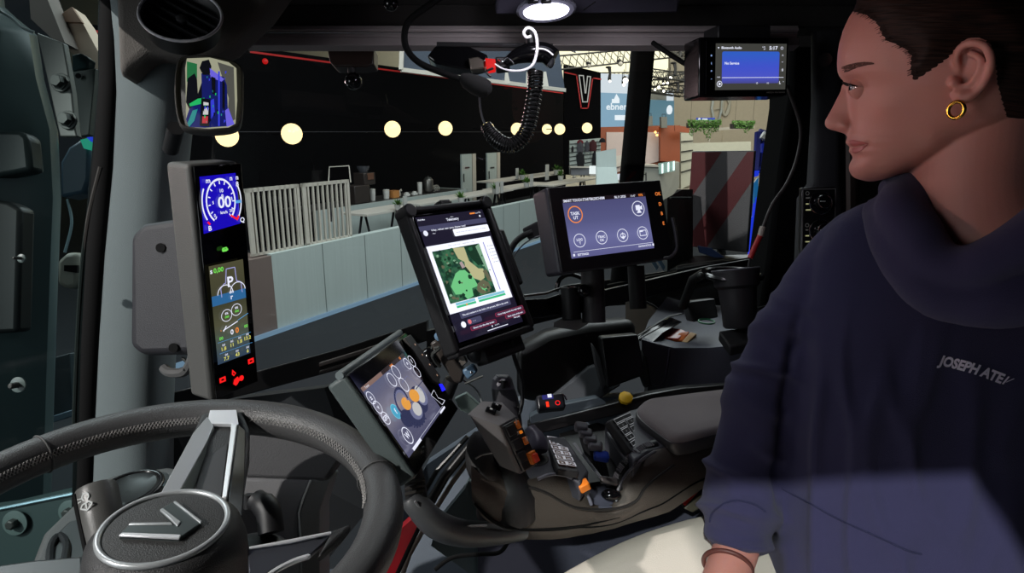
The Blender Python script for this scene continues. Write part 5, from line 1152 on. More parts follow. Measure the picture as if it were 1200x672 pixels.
# left spoke coming towards the camera
wplate([(40, 655, .005), (100, 650, .005), (110, 760, .005), (-20, 760, .005), (-30, 665, .005)], mat('spoke_teal_dark', (66, 74, 76), .4), 'near_spoke', .01, .004)

# indicator stalk
st_ = thing('indicator_stalk', 'thick grey indicator stalk with lamp symbol left of the hub', 'lever', P(125, 640, .56))
a = P(128, 650, .575); t_ = P(112, 571, .60); ax = (t_ - a).normalized(); L = (t_ - a).length; r_ = 22 * .6 / F
MB().lathe(a, ax, [(r_ * .8, -.02), (r_ * .92, 0), (r_, L * .5), (r_, L * .93), (r_ * .93, L * .99), (r_ * .8, L)], 40).build('barrel', mat('stalk_grey', (92, 92, 90), .35, bump=.1, bscale=900), st_)
b = MB()
for dy in (-.86, -.68, -.5):
    dr = (RT * dy + NC * math.sqrt(1 - dy * dy)); dr = (dr - ax * dr.dot(ax)).normalized(); b.tube([a + ax * .01 + dr * r_ * .96, t_ - ax * .004 + dr * r_ * 1.01], .0014, 6)
b.build('groove', RUB, st_)
D = Draw(a + (t_ - a) * .78 + RT * .003 + (NC - ax * NC.dot(ax)).normalized() * (r_ + .0006), frame((NC - ax * NC.dot(ax)).normalized(), ax.cross(NC)), .02, .02, .0); mi_ = mat('symbol_print', (190, 195, 195), .5)
D.arc(.5, .3, .2, .06, -60, 240, mi_); D.line(.3, .3, .1, .25, .05, mi_); D.line(.28, .42, .1, .42, .05, mi_); D.path([(.35, .6), (.65, .6), (.8, .75), (.5, .95), (.2, .75), (.35, .6)], .07, mi_); D.line(.5, .62, .5, .9, .05, mi_); D.build('symbol', st_)

# dash corner with cup ring
dc = thing('dash_corner', 'grey dashboard corner moulding with oval cup recess behind the stalk', 'dashboard', P(150, 660, .72)); Mdc = mat('dash_grey', (78, 80, 80), .55, bump=.3, bscale=800)
o3 = [onz(x, y, 2.362) for x, y in ((34, 664), (50, 624), (104, 572), (130, 556), (200, 546), (245, 560), (262, 660), (200, 740), (60, 740))]
b = MB(); cen = P(150, 612, .74)
b.slab(o3, -Zv * .07); b.build('body', Mdc, dc, bevel=.008, seg=4)
nz_ = (o3[1] - o3[5]).cross(o3[3] - o3[0]).normalized(); nz_ = nz_ if nz_.z > 0 else -nz_
cc = onz(150, 575, 2.3665)
MB().ring(cc, Zv, 33 * .79 / F, .0035, 44, 10, ax1=RT, sy=1.25).build('cup_ring', mat('cup_ring_black', (26, 26, 28), .2), dc); MB().lathe(cc - Zv * .0015, Zv, [(29 * .79 / F, 0), (30 * .79 / F, .003), (28 * .79 / F, .004), (20 * .79 / F, .001), (.001, 0)], 40, ax1=RT, sy=1.25).build('cup_recess', mat('recess_black', (8, 8, 9), .4), dc)
MB().tube(spl([cc + RT * (.04 * math.cos(a_)) + FW * (.045 * math.sin(a_)) + Zv * .003 for a_ in (.2, .7, 1.2, 1.7, 2.2)], 4), .0008, 6).build('cup_highlight', MATS['edge_chrome'], dc)
b = MB(); b.slab([onz(x, y, 2.366) for x, y in ((54, 660), (60, 632), (80, 612), (112, 600), (130, 640), (120, 662))], -Zv * .01); b.build('lower_recess', MATS['recess_black'], dc, bevel=.002)
MB().tube(spl([onz(x, y, 2.368) for x, y in ((58, 664), (60, 640), (70, 628), (78, 640), (74, 664))], 4), .004, 8).build('recess_edge', mat('gloss_dark', (50, 54, 56), .15), dc)
# steering column panel (right of the spoke)
cp_ = thing('column_cover', 'dark grey textured column cover seen through the steering wheel', 'cover', P(340, 660, .82)); Mtx = mat('column_texture', (70, 70, 72), .75, bump=.5, bscale=500); Mtx2 = mat('column_lower', (104, 104, 106), .7, bump=.4, bscale=600)
b = MB(); b.slab([P(268, 488, .86), P(410, 512, .86), P(404, 530, .86), P(382, 566, .84), P(268, 560, .84)], FW * .05); b.build('upper_cover', Mtx, cp_, bevel=.006)
b = MB(); b.slab([P(268, 560, .84), P(364, 563, .84), P(351, 598, .83), P(354, 700, .80), P(260, 700, .80)], FW * .05); b.build('lower_cover', Mtx2, cp_, bevel=.004)
b = MB(); b.slab([P(363, 562, .84), P(386, 563, .845), P(374, 600, .84), P(374, 700, .81), P(352, 700, .80), P(350, 600, .83)], FW * .05); b.build('side_cover', mat('column_side', (96, 100, 100), .6, bump=.3, bscale=600), cp_, bevel=.003)
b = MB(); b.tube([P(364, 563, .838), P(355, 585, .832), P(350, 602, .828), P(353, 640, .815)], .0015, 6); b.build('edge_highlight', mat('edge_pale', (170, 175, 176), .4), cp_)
kn = thing('column_lever', 'black rounded lever knob right of the wheel hub', 'lever', P(308, 650, .72))
MB().tube(spl([P(300, 586, .72), P(314, 598, .71), P(318, 625, .7)], 5), [.012] * 3 + [.014] * 8, 14).build('knob', mat('lever_dark', (24, 24, 27), .5), kn); MB().ball(P(300, 648, .70), .028, 22, (1.3, 1, .6)).build('base', BLK, kn); MB().cyl(P(291, 580, .73), P(292, 596, .73), .006, n=12).build('stem', BLK, kn)
# dark front wall below the window behind the wheel
b = MB(); b.slab([P(196, 478, 1.1), P(380, 455, 1.15), P(470, 420, 1.25), P(520, 500, 1.25), P(430, 600, 1.15), P(300, 760, 1.0), P(190, 760, 1.0)], FW * .05); structure(b.build('wall_front', mat('front_wall_dark', (26, 30, 34), .6), smooth=False))

# red panel
rp = thing('red_bodywork', 'bright red painted sheet panel right of the steering wheel', 'panel', P(450, 680, .95)); d = .98
MB().slab([P(492, 599, d + .03), P(495, 606, d + .02), P(478, 640, d), P(455, 690, d - .04), P(415, 690, d - .04), P(440, 655, d - .02), P(462, 626, d + .01)], FW * .03).build('sheet', mat('red_paint', (255, 40, 58), .35, coat=.3), rp, bevel=.002)
b = MB(); b.tube([P(497, 605, d), P(480, 642, d - .02), P(458, 690, d - .06)], .003, 8); b.build('edge_seal', RUB, rp)

# terminal support arm
sa = thing('support_arm', 'curved dark grey arm carrying the tilted touch terminal', 'arm', P(540, 630, .8)); Msa = mat('arm_grey', (78, 80, 82), .4, bump=.1, bscale=900)
pts = spl([P(482, 582, .76), P(492, 596, .76), P(510, 614, .77), P(535, 624, .79), P(568, 626, .82), P(610, 622, .86)], 6)
MB().tube(pts, [.017 + .006 * math.sin(PI * k / (len(pts) - 1)) for k in range(len(pts))], 14, flat=.75, up=UP).build('arm', Msa, sa)
MB().tube(spl([P(486, 588, .74), P(505, 608, .75), P(530, 617, .77), P(570, 616, .80)], 5), .0016, 6).build('edge_bead', mat('arm_bead', (120, 122, 124), .35), sa)
MB().tube([P(480, 548, .77), P(486, 565, .77), P(488, 585, .765)], [.017, .015, .016], 12, flat=.8).build('neck', BLK, sa)
for y in (566, 572, 578): MB().tube([P(475, y + 2, .752), P(486, y - 1, .75), P(497, y - 4, .757)], .0022, 8).build('rib', mat('rib_gloss', (50, 48, 46), .2), sa)

# ================================================================== ARMREST CONSOLE
ac = thing('armrest_console', 'dark brown-black armrest console with keypads in front of the seat', 'console', P(690, 640, .92))
Mac = mat('console_brown', (72, 64, 58), .6, bump=.35, bscale=800); Mtop = mat('console_top', (64, 64, 72), .55, bump=.25, bscale=900)
def ax_d(x): return .80 + (x - 553) * .00062          # console side depth along its length
top = [(552, 548), (560, 556), (580, 562), (612, 566), (634, 560), (648, 557), (662, 558), (676, 566), (687, 580), (693, 593), (705, 596), (718, 594), (723, 585), (727, 570), (735, 556), (750, 542), (770, 529), (800, 522), (850, 512)]
bot = [(553, 588), (563, 604), (580, 620), (600, 630), (620, 633), (645, 633), (665, 631), (680, 628), (694, 626), (706, 623), (720, 620), (732, 616), (745, 612), (756, 609), (770, 605), (785, 600), (800, 590), (822, 574), (855, 556)]
rows = []
off = camv(.02, .05, .16)
for (x, y), (x2, y2) in zip(top, bot):
    d = ax_d(x); a_ = P(x, y, d); m1 = P(x * .8 + x2 * .2 + 0, y * .75 + y2 * .25, d - .006); m2 = P((x + x2) / 2, (y + y2) / 2, d - .008); m3 = P(x * .25 + x2 * .75, y * .22 + y2 * .78, d - .004); z_ = P(x2, y2, d + .012)
    rows.append([a_ + FW * .03 - UP * .01, a_ + FW * .004 + UP * .0015, a_, m1, m2, m3, z_, z_ + FW * .14])
b = MB(); b.grid(rows); b.add(rows[0], [list(range(8))]); b.add(rows[-1], [list(range(8))]); b.build('side_shell', Mac, ac, ang=60)
b = MB(); b.tube(spl([P(x2 * .75 + x * .25, y * .12 + y2 * .88 - 2, ax_d(x) - .003) for (x, y), (x2, y2) in list(zip(top, bot))[1:]], 3), .0012, 6); b.build('seam', RUB, ac)
b = MB(); b.tube(spl([P(556, 590, .797), P(575, 610, .80), P(600, 620, .82), P(650, 620, .85), P(700, 613, .88), P(760, 595, .92), P(800, 570, .95)], 4), .0014, 6); b.build('lower_seam', RUB, ac)
b = MB(); b.tube(spl([P(620, 571, .832), P(640, 578, .84), P(665, 592, .855), (P(685, 597, .865)), P(720, 597, .885), P(745, 588, .90), P(758, 570, .91), P(790, 545, .93)], 4), .0022, 6); b.build('groove', mat('groove_dark', (30, 27, 26), .6), ac)
# chrome-lit edges of the arches
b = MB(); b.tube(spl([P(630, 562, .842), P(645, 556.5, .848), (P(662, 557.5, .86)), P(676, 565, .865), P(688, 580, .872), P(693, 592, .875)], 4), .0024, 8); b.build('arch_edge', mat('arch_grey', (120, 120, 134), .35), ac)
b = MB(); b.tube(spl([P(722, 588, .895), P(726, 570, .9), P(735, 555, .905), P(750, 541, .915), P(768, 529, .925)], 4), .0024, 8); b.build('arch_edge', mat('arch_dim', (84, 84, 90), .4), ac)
b = MB()
for k in range(26):                        # ribbed thumb wheel
    s_ = k / 25; q = spl([(724, 566, 0), (731, 551, 0), (744, 537, 0), (757, 527, 0), (768, 523, 0)], 8)[int(s_ * 31)]
    c = P(q.x - 1, q.y - 1, .915 + s_ * .02); b.tube([c, c + camv(-.006, .0045, .004)], .0014, 5)
b.build('ribbed_dial', mat('dial_grey', (120, 118, 122), .4), ac)
b = MB(); b.tube(spl([P(725, 563, .925), P(732, 549, .93), P(745, 535, .94), P(760, 525, .95), P(768, 522, .955)], 5), .009, 10); b.build('dial_core', BLK, ac)
def top_slab(pts, t, m, name, bev=.002, dirv=None): b = MB(); b.slab([P(*p) for p in pts], (dirv or -nTop) * t); return b.build(name, m, ac, bevel=bev)
p0, p1, p2 = P(640, 560, .845), P(660, 505, .96), P(800, 515, .96)
nTop = (p1 - p0).cross(p2 - p0).normalized(); nTop = nTop if nTop.z > 0 else -nTop
def tp(x, y, h=0.): return onz(x, y, 2.342 + h)
def tslab(pts, h0, h1, m, name, bev=.0015): b = MB(); b.slab([tp(x, y, h1) for x, y in pts], -Zv * (h1 - h0)); return b.build(name, m, ac, bevel=bev, seg=2)
tslab([(600, 548), (634, 512), (662, 512), (690, 552), (680, 566), (662, 556), (645, 556), (630, 562), (618, 562)], -.03, 0, Mtop, 'front_deck', .003)
TPL = (P(694, 596, .886), P(718, 594, .902), P(690, 566, .955))
nT2 = (TPL[1] - TPL[0]).cross(TPL[2] - TPL[0]).normalized(); nT2 = nT2 if nT2.z > 0 else -nT2
def tp2(x, y, h=0.): return onpl(x, y, TPL[0] + nT2 * h, nT2)
def tslab2(pts, h0, h1, m, name, bev=.0015): b = MB(); b.slab([tp2(x, y, h1) for x, y in pts], -nT2 * (h1 - h0)); return b.build(name, m, ac, bevel=bev, seg=2)
tslab2([(684, 566), (700, 560), (730, 556), (722, 590), (718, 596), (694, 596), (690, 580)], -.006, 0, mat('tray_blue_grey', (92, 94, 110), .6), 'tray', .003)
tslab([(655, 508), (700, 495), (715, 500), (742, 545), (727, 562), (685, 568)], -.055, -.05, mat('slot_black', (14, 13, 14), .5), 'lever_slot', .002)
for x0, y0, x1, y1 in ((673, 520, 704, 560), (712, 508, 733, 540)):
    b = MB(); b.tube([tp(x0, y0, -.006), tp(x1, y1, -.006)], .0022, 6); b.build('slot_rail', mat('rail_grey', (90, 92, 98), .4), ac)
tslab([(709, 494), (737, 481), (764, 474), (806, 516), (780, 524), (760, 530), (742, 541)], -.05, .0, Mtop, 'rear_deck', .004)
# keypads
def keypad(quad, d, cols, rows_, keys, mk, ml, name):
    C_, R_, w_, h_ = fitrect(quad, d); z_ = R_ @ Vector((0, 0, 1))
    kb = MB(); kb.box(C_ - z_ * .005, (w_, h_, .01), R_); k_o = kb.build(name, DRK, ac, bevel=.002)
    D = Draw(C_, R_, w_, h_, .0004)
    for (u0, v0, u1, v1, s_) in keys:
        q = MB(); c_ = C_ + R_ @ Vector((((u0 + u1) / 2 - .5) * w_, (.5 - (v0 + v1) / 2) * h_, .0012)); q.box(c_, ((u1 - u0) * w_, (v1 - v0) * h_, .0025), R_); q.build('key', mk, k_o, bevel=.0005, seg=1)
        D.z = .0027; e = .02; D.path([(u0, v0), (u1, v0), (u1, v1), (u0, v1), (u0, v0)], .014, ml); D.text(s_, (u0 + u1) / 2, (v0 + v1) / 2 + .03, .05, ml, 'c', True)
    D.build('key_print', k_o)
kk = []
for r in range(6):
    for c in range(2):
        kk.append((.12 + c * .42, .05 + r * .152, .48 + c * .42, .16 + r * .152, ['%', '=', 'a', 'e', 'x', 'H', 'o', '#', 'k', 'n', 'z', 'W'][r * 2 + c]))
keypad([(638, 511), (660, 515), (679, 553), (653, 549.5)], .922, 2, 6, kk, mat('key_brown', (110, 76, 58), .5), emat('key_backlight', (205, 205, 215), .55), 'front_keypad')
keypad([(713, 493.5), (738, 482.5), (762, 515), (740, 530)], .992, 2, 5, [(.12, .04, .9, .16, '/-'), (.12, .2, .48, .34, 'A'), (.54, .2, .9, .36, 'B'), (.12, .38, .42, .54, 'G'), (.5, .42, .9, .56, 'X'), (.12, .58, .42, .72, 'H'), (.5, .62, .9, .74, '='), (.12, .78, .9, .9, '- +')], DRK, emat('key_backlight2', (190, 195, 200), .5), 'rear_keypad')
# paddle levers
M_pad = mat('paddle_grey', (92, 92, 98), .45); M_blu = mat('lever_blue', (30, 70, 190), .4); M_org = mat('lever_orange', (245, 130, 25), .45)
for i, (x, y, m_, lb, w_) in enumerate(((681, 501, M_pad, 'grey hydraulic paddle lever, farthest of the row', 1), (686, 508, M_pad, 'grey hydraulic paddle lever, second from the far end', 1), (691.5, 515, M_pad, 'grey hydraulic paddle lever, third from the far end', 1), (697.5, 523, M_pad, 'grey hydraulic paddle lever next to the blue one', 1.15), (704.5, 535, M_blu, 'bright blue hydraulic paddle lever, nearest of the row', 1.3))):
    d = .955 - .006 * i; c = P(x, y, d); R_ = frame(camv(.15, .9, -.42), camv(.75, -.35, .1)); t = thing('hydraulic_lever', lb, 'lever', c - UP * .03 + FW * .01)
    MB().box(c, (.020 * w_ ** .5, .017, .011), R_).build('paddle', m_, t, bevel=.0035, seg=3); MB().tube([c - UP * .004, c + camv(.006, -.026, .004), c + camv(.012, -.045, .006)], [.007, .007, .006], 8, flat=.7).build('stem', BLK, t)
c = P(684, 569.5, .858); R_ = frame(camv(-.3, .8, -.5), camv(.85, .45, .1)); t = thing('orange_switch', 'orange tab switch in the groove beside the tray', 'switch', c - UP * .01); MB().box(c, (.015, .013, .013), R_).build('tab', M_org, t, bevel=.002, seg=3); MB().box(c - R_ @ Vector((0, 0, .009)), (.008, .008, .012), R_).build('base', BLK, t)
c = P(714, 564, .90); t = thing('grey_paddle', 'dark grey thumb paddle at the front of the ribbed dial', 'lever', c - UP * .01); MB().box(c, (.026, .010, .012), frame(camv(0, .5, -.85), camv(.95, -.25, .1))).build('paddle', mat('thumb_grey', (70, 66, 66), .4), t, bevel=.003, seg=3); MB().tube([c + camv(.012, 0, .004), P(727, 574, .905)], .004, 8).build('stem', BLK, t)
MB().ball(P(716, 580, .895), .011, 16, (1.3, .9, .7)).build('tray_knob', BLKG, ac)
# armrest pad
pd = thing('armrest_pad', 'grey-brown upholstered armrest pad behind the rear keypad', 'armrest', P(810, 520, 1.02))
po = spl([onz(x, y, 2.362) for x, y in ((747, 477), (757, 468), (780, 464), (840, 456.5), (900, 450), (935, 455), (935, 490), (890, 496), (840, 504), (806, 512.5), (788, 513), (776, 506), (753, 488))], 5, True)
cen = sum(po, Vector()) / len(po); b = MB(); rows = [[cen + (p - cen) * s_ + Zv * h for p in po] for s_, h in ((.0, .004), (.5, .004), (.85, .003), (.95, 0), (.99, -.005), (1.0, -.009))]
b.grid(rows, True); b.build('cushion', mat('pad_fabric', (122, 112, 112), .95, bump=.4, bscale=1500, sheen=.3), pd)
rows = [[cen + (p - cen) * s_ + Zv * h for p in po] for s_, h in ((.97, -.007), (1.01, -.008), (1.02, -.012), (1.01, -.02), (.96, -.03), (.5, -.03))]; b = MB(); b.grid(rows, True); b.build('pad_base', mat('pad_base_grey', (62, 60, 62), .4), pd)
MB().slab([P(800, 526, .99), P(860, 516, 1.01), P(860, 560, 1.0), P(810, 560, .99)], FW * .08).build('support', BLK, pd, bevel=.004)

# ---- main joystick
js = thing('drive_joystick', 'large grey angular multifunction joystick with orange buttons', 'joystick', P(590, 580, .83))
T5 = [P(548, 486, .775), P(565, 470.5, .80), P(588, 472, .825), P(605, 488.5, .815), P(585, 499, .77)]
B5 = [P(584, 546, .80), P(596, 530, .85), P(618, 530, .86), P(629, 545, .85), P(609.5, 556, .80)]
Mj = mat('joystick_grey', (116, 113, 113), .5, bump=.3, bscale=900)
def inter(s_, k=1.): 
    cn = sum(T5, Vector()) / 5 * (1 - s_) + sum(B5, Vector()) / 5 * s_
    return [cn + ((a_ * (1 - s_) + c_ * s_) - cn) * k for a_, c_ in zip(T5, B5)]
b = MB(); b.grid([inter(0), inter(.3, 1.02), inter(.7, 1.02), inter(1.0)], True); b.add(inter(0), [[0, 1, 2, 3, 4]]); b.add(inter(1.), [[0, 1, 2, 3, 4]]); b.build('grip', Mj, js, bevel=.004, seg=3, ang=25)
# button face on the right front side (between corner 4 and 3)
def jf(u, v, h=.0012):          # u across from ridge to right edge, v down
    a_ = T5[4] * (1 - v) + B5[4] * v; c_ = T5[3] * (1 - v) + B5[3] * v
    nn = ((T5[3] - T5[4]).cross(B5[4] - T5[4])).normalized(); nn = nn if nn.dot(FW) < 0 else -nn
    return a_ * (1 - u) + c_ * u + nn * h, nn
nn = jf(0, 0)[1]
b = MB(); b.slab([jf(u, v, .004)[0] for u, v in ((.06, .03), (.97, .03), (1.0, .97), (.1, .97))], -nn * .006); b.build('button_face', mat('joy_face', (24, 22, 23), .3), js, bevel=.0015)
def jbtn(u0, v0, u1, v1, m, nm, h=.006): b = MB(); b.slab([jf(u, v, h)[0] for u, v in ((u0, v0), (u1, v0), (u1, v1), (u0, v1))], -nn * .006); return b.build(nm, m, js, bevel=.001)
E_OB = emat('orange_backlit', (240, 130, 20), .55)
jbtn(.62, .05, .84, .2, M_org, 'orange_button'); jbtn(.66, .24, .8, .3, E_OB, 'orange_button'); jbtn(.66, .38, .88, .53, M_org, 'orange_button'); jbtn(.55, .68, .95, .92, M_org, 'orange_button', .008); jbtn(.66, .73, .9, .9, mat('red_orange', (235, 60, 20), .4), 'red_button', .011)
for v0 in (.06, .34, .6): jbtn(.1, v0, .5, v0 + .2, BLK, 'black_button', .0055)
M_prt = mat('button_print', (210, 210, 205), .5)
D = Draw(jf(.5, .5)[0], frame(nn, jf(1, .5)[0] - jf(0, .5)[0]), .03, .07, .006)
for x, y, s_ in ((600, 495, '0'), (602, 507, 'x'), (612, 515, 'N')): u, v = D.px(x, y); D.text(s_, u, v + .05, .1, M_prt, 'c', True)
D.build('button_print', js)
nt_ = (T5[1] - T5[0]).cross(T5[4] - T5[0]).normalized(); nt_ = nt_ if nt_.z > 0 else -nt_
for x, y in ((575, 482.5), (581.5, 477.5)):
    c = onpl(x, y, T5[0], nt_) + nt_ * .001; MB().box(c, (.013, .0075, .006), frame(nt_, T5[4] - T5[0])).build('rocker_button', BLKG, js, bevel=.0015); MB().box(c + nt_ * .0035, (.0035, .002, .0006), frame(nt_, T5[4] - T5[0])).build('rocker_mark', M_prt, js)
# palm rest and gaiter
pts = spl([P(566, 510, .84), P(562, 522, .835), P(562, 540, .83), P(568, 554, .83), P(590, 562, .85), P(612, 560, .87)], 5)
MB().tube(pts, [.012 + .007 * math.sin(PI * k / (len(pts) - 1)) for k in range(len(pts))], 16, up=NC, flat=1.1).build('palm_rest', mat('palm_black', (34, 33, 34), .6, bump=.2, bscale=600), js)
MB().lathe(P(594, 562, .85), Zv, [(.042, -.05), (.04, -.02), (.03, .0), (.022, .02), (.018, .04)], 26).build('gaiter', BLK, js)
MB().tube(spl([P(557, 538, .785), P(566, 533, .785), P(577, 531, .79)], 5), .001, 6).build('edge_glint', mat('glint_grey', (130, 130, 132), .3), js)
# round black bow behind the joystick
bw_ = ac; MB().tube(spl([P(620, 505, .93), P(628, 515, .92), P(630, 530, .91)], 5), [.012, .012, .012, .012, .013, .014, .015, .016, .016, .016, .014], 14).build('thumb_knob', mat('knob_violet_grey', (92, 90, 104), .4), bw_)
b = MB(); b.lathe(P(626, 541, .91), Zv, [(.024, -.01), (.024, 0), (.02, .004)], 24); b.build('thumb_knob_base', BLK, bw_)
# second joystick farther away
j2 = thing('rear_joystick', 'small grey topped joystick standing behind the drive joystick', 'joystick', P(592, 490, 1.05)); d = 1.05
secs = [(576, 446, 600, .012), (577, 452, 601, .014), (575, 462, 604, .016), (576, 475, 608, .016), (581, 492, 612, .014)]
prof2 = [(440, 581, 596), (444, 577, 600), (455, 576, 603), (466, 577, 607), (480, 580, 610), (500, 588, 612)]
rows = []
for y, l, r in prof2:
    c = P((l + r) / 2, y, d); a_ = (r - l) / 2 * d / F; rows.append([c + RT * (a_ * math.copysign(abs(math.cos(t)) ** .7, math.cos(t))) + FW * (a_ * .9 * math.copysign(abs(math.sin(t)) ** .7, math.sin(t))) for t in [2 * PI * k / 20 for k in range(20)]])
b = MB(); b.grid(rows[:3], True); b.add(rows[0], [list(range(20))]); b.build('head', mat('joy_violet', (100, 98, 108), .45), j2); b = MB(); b.grid(rows[2:], True); b.build('grip', mat('joy_dark', (46, 45, 50), .5), j2)
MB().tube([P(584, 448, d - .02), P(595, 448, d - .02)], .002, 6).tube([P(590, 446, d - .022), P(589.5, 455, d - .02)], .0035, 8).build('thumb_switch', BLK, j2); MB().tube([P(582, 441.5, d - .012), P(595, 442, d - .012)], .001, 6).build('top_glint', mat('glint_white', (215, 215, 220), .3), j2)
MB().tube([P(604, 468, d - .01), P(607, 478, d - .012)], .002, 6).build('side_key', STL, j2)
# small remote with red led
rm = thing('led_control_box', 'small black control box with glowing red LED on the window ledge', 'control box', P(645, 485, 1.05)); c = P(645, 473, 1.04); R_ = frame(camv(.08, .5, -.86), camv(1, .1, .1))
MB().box(c, (.046, .026, .02), R_).build('body', mat('box_black', (34, 34, 40), .3), rm, bevel=.004, seg=3); D = Draw(c, R_, .046, .026, .0102)
D.rect(.2, .05, .6, .35, emat('remote_blue', (60, 60, 150), .5)); D.rect(.4, .02, .55, .25, E_W); D.rect(.3, .5, .4, .85, emat('led_red', (255, 50, 20), 1.2)); D.ring(.72, .65, .16, .05, E_R); D.build('indicators', rm)
MB().tube(spl([P(652, 464, 1.05), P(660, 463, 1.05), P(664, 469, 1.05)], 4), .0015, 6).build('chrome_bow', CHR, rm)
# window ledge bar and grey panels behind armrest
lb_ = thing('guide_rail', 'long black flat rail running behind the armrest console', 'rail', P(730, 480, 1.12))
MB().slab([P(618, 497, 1.08), P(660, 488, 1.1), P(760, 462, 1.16), P(800, 455, 1.19), P(870, 450, 1.22), P(870, 468, 1.2), P(760, 478, 1.14), P(680, 497, 1.1), P(620, 512, 1.07)], FW * .03).build('rail', mat('rail_black', (20, 18, 19), .35), lb_, bevel=.002)
MB().slab([P(620, 489, 1.09), P(640, 478, 1.11), P(700, 466, 1.14), P(712, 474, 1.14), P(622, 498, 1.08)], FW * .03).build('ledge', mat('ledge_blue_grey', (88, 98, 106), .5), lb_, bevel=.002)
MB().lathe(P(733, 468, 1.14), NC * .7 + UP * .7, [(.013, 0), (.013, .006), (.008, .009)], 8).build('yellow_cap', mat('cap_yellow', (240, 190, 30), .45), lb_)
# ================================================================== RIGHT SIDE EQUIPMENT
# mount rail with clamp between tablet and wide terminal
mr_ = thing('mount_rail', 'thick black mounting rail with clamp under the wide terminal', 'rail', P(650, 385, 1.15))
MB().slab([P(600, 352, 1.1), P(640, 350, 1.12), P(665, 342, 1.13), P(690, 338, 1.14), P(690, 366, 1.14), P(640, 372, 1.12), P(604, 376, 1.1)], FW * .03).build('rail', BLKG, mr_, bevel=.003)
MB().tube([P(614, 347, 1.1), P(640, 344, 1.12), P(662, 336, 1.13), P(690, 332, 1.14)], .0025, 8).build('upper_edge', mat('edge_dark', (60, 56, 52), .3), mr_)
MB().tube(spl([P(652, 342, 1.15), P(656, 328, 1.15), P(668, 322, 1.15), P(682, 326, 1.15)], 5), .004, 8).build('bow', BLKG, mr_)
MB().cyl(P(668, 336, 1.12), P(670, 375, 1.12), .017, n=20).build('clamp', BLK, mr_, bevel=.002)
MB().cyl(P(694, 312, 1.13), P(696, 378, 1.13), .021, n=24).build('post', mat('post_dark', (46, 44, 46), .5, bump=.3, bscale=500), mr_)
MB().ball(P(684, 341, 1.1), .012, 16).build('screw_knob', BLKG, mr_); MB().tube([P(665, 337, 1.105), P(684, 335, 1.105)], .0022, 6).build('clamp_lever', CHR, mr_)
MB().slab([P(648, 378, 1.14), P(664, 370, 1.14), P(690, 374, 1.14), P(676, 382, 1.14)], -Zv * .01).build('foot_plate', mat('plate_pale', (150, 148, 146), .5), mr_, bevel=.002)
MB().cyl(P(745, 312, 1.2), P(748, 362, 1.2), .016, n=18).build('rear_post', BLK, mr_)
# tablet arm with ball joints
ta = thing('ball_joint_mount', 'black jointed arm with grey-blue clamps under the tablet', 'arm', P(540, 440, .98)); Mcl = mat('clamp_blue', (96, 124, 150), .4)
MB().slab([P(503, 403, .97), P(513, 397, .97), P(545, 436, .98), P(541, 450, .98), P(532, 449, .98)], FW * .03).build('arm', mat('arm_brown', (64, 58, 54), .4), ta, bevel=.004)
MB().slab([P(533, 416, .985), P(541, 412, .985), P(548, 425, .985), P(540, 432, .985)], FW * .02).build('arm_plate', mat('arm_plate', (100, 94, 88), .4), ta, bevel=.002)
MB().tube(spl([P(512, 396, .965), P(517, 392, .96), P(522, 397, .96), P(525, 411, .965)], 4), .007, 10, flat=.7).build('clamp_loop', Mcl, ta)
MB().slab([P(541, 435, .965), P(554, 427, .965), P(560, 436, .965), P(548, 446, .965)], FW * .02).build('joint_cap', Mcl, ta, bevel=.003)
MB().ball(P(552.5, 437, .958), .0028, 10).build('screw', CHR, ta); MB().ball(P(505, 420, .99), .018, 18).build('ball_joint', BLKG, ta); MB().ball(P(560, 412, 1.0), .02, 18).build('ball_joint', BLK, ta)
MB().tube([P(545, 450, .96), P(566, 441, .96)], .0018, 6).build('pin', STL, ta)
MB().tube([P(530, 445, .99), P(520, 470, 1.0), P(505, 500, 1.02)], .012, 10).build('lower_arm', BLK, ta)
MB().tube(spl([P(509, 409, .96), P(515, 408, .96), P(507, 416, .96), P(510, 424, .965), P(516, 430, .97)], 4), .003, 6).build('bolt_cluster', STL, ta)
t = thing('thin_cable', 'thin pale cable arching down beside the rear joystick', 'cable', P(565, 470, 1.02)); MB().tube(spl([P(543, 446, 1.0), P(556, 455, 1.01), P(563, 466, 1.02), P(566, 480, 1.02)], 6), .0016, 6).build('cable', mat('cable_pale', (140, 145, 145), .4), t)
t = thing('black_cable', 'black cable hanging under the tablet to the console', 'cable', P(606, 480, 1.05)); MB().tube(spl([P(599, 400, 1.02), P(603, 420, 1.03), P(611, 445, 1.04), P(612, 470, 1.04), P(608, 486, 1.04)], 6), .0035, 8).build('cable', BLK, t)
t = thing('blue_grey_plate', 'small lit blue-grey plate beside the touch terminal', 'plate', P(547, 480, 1.1)); MB().slab([P(532, 468, 1.08), P(546, 461, 1.08), P(565, 478, 1.1), P(556, 487, 1.1), P(540, 482, 1.08)], FW * .02).build('plate', mat('plate_mint', (132, 150, 146), .5), t, bevel=.002)
# plug cable right of the tablet
t = thing('plug_cable', 'black curved cable with square plug between tablet and wide terminal', 'cable', P(600, 300, 1.25)); d = 1.22
MB().tube(spl([P(597, 296, d), P(604, 284, d), P(614, 276, d), P(624, 272, d)], 6), .006, 10).build('cable', BLK, t); MB().slab([P(612, 268, d), P(630, 259, d), P(640, 268, d), P(632, 278, d), P(620, 280, d)], FW * .03).build('plug', BLK, t, bevel=.003); MB().tube([P(634, 266, d), P(646, 263, d)], .005, 8).build('strain_relief', BLK, t)
MB().tube(spl([P(600, 304, d), P(612, 288, d), P(628, 278, d), P(642, 276, d)], 6), .0015, 6).build('thin_wire', mat('wire_grey', (90, 96, 100), .4), t)
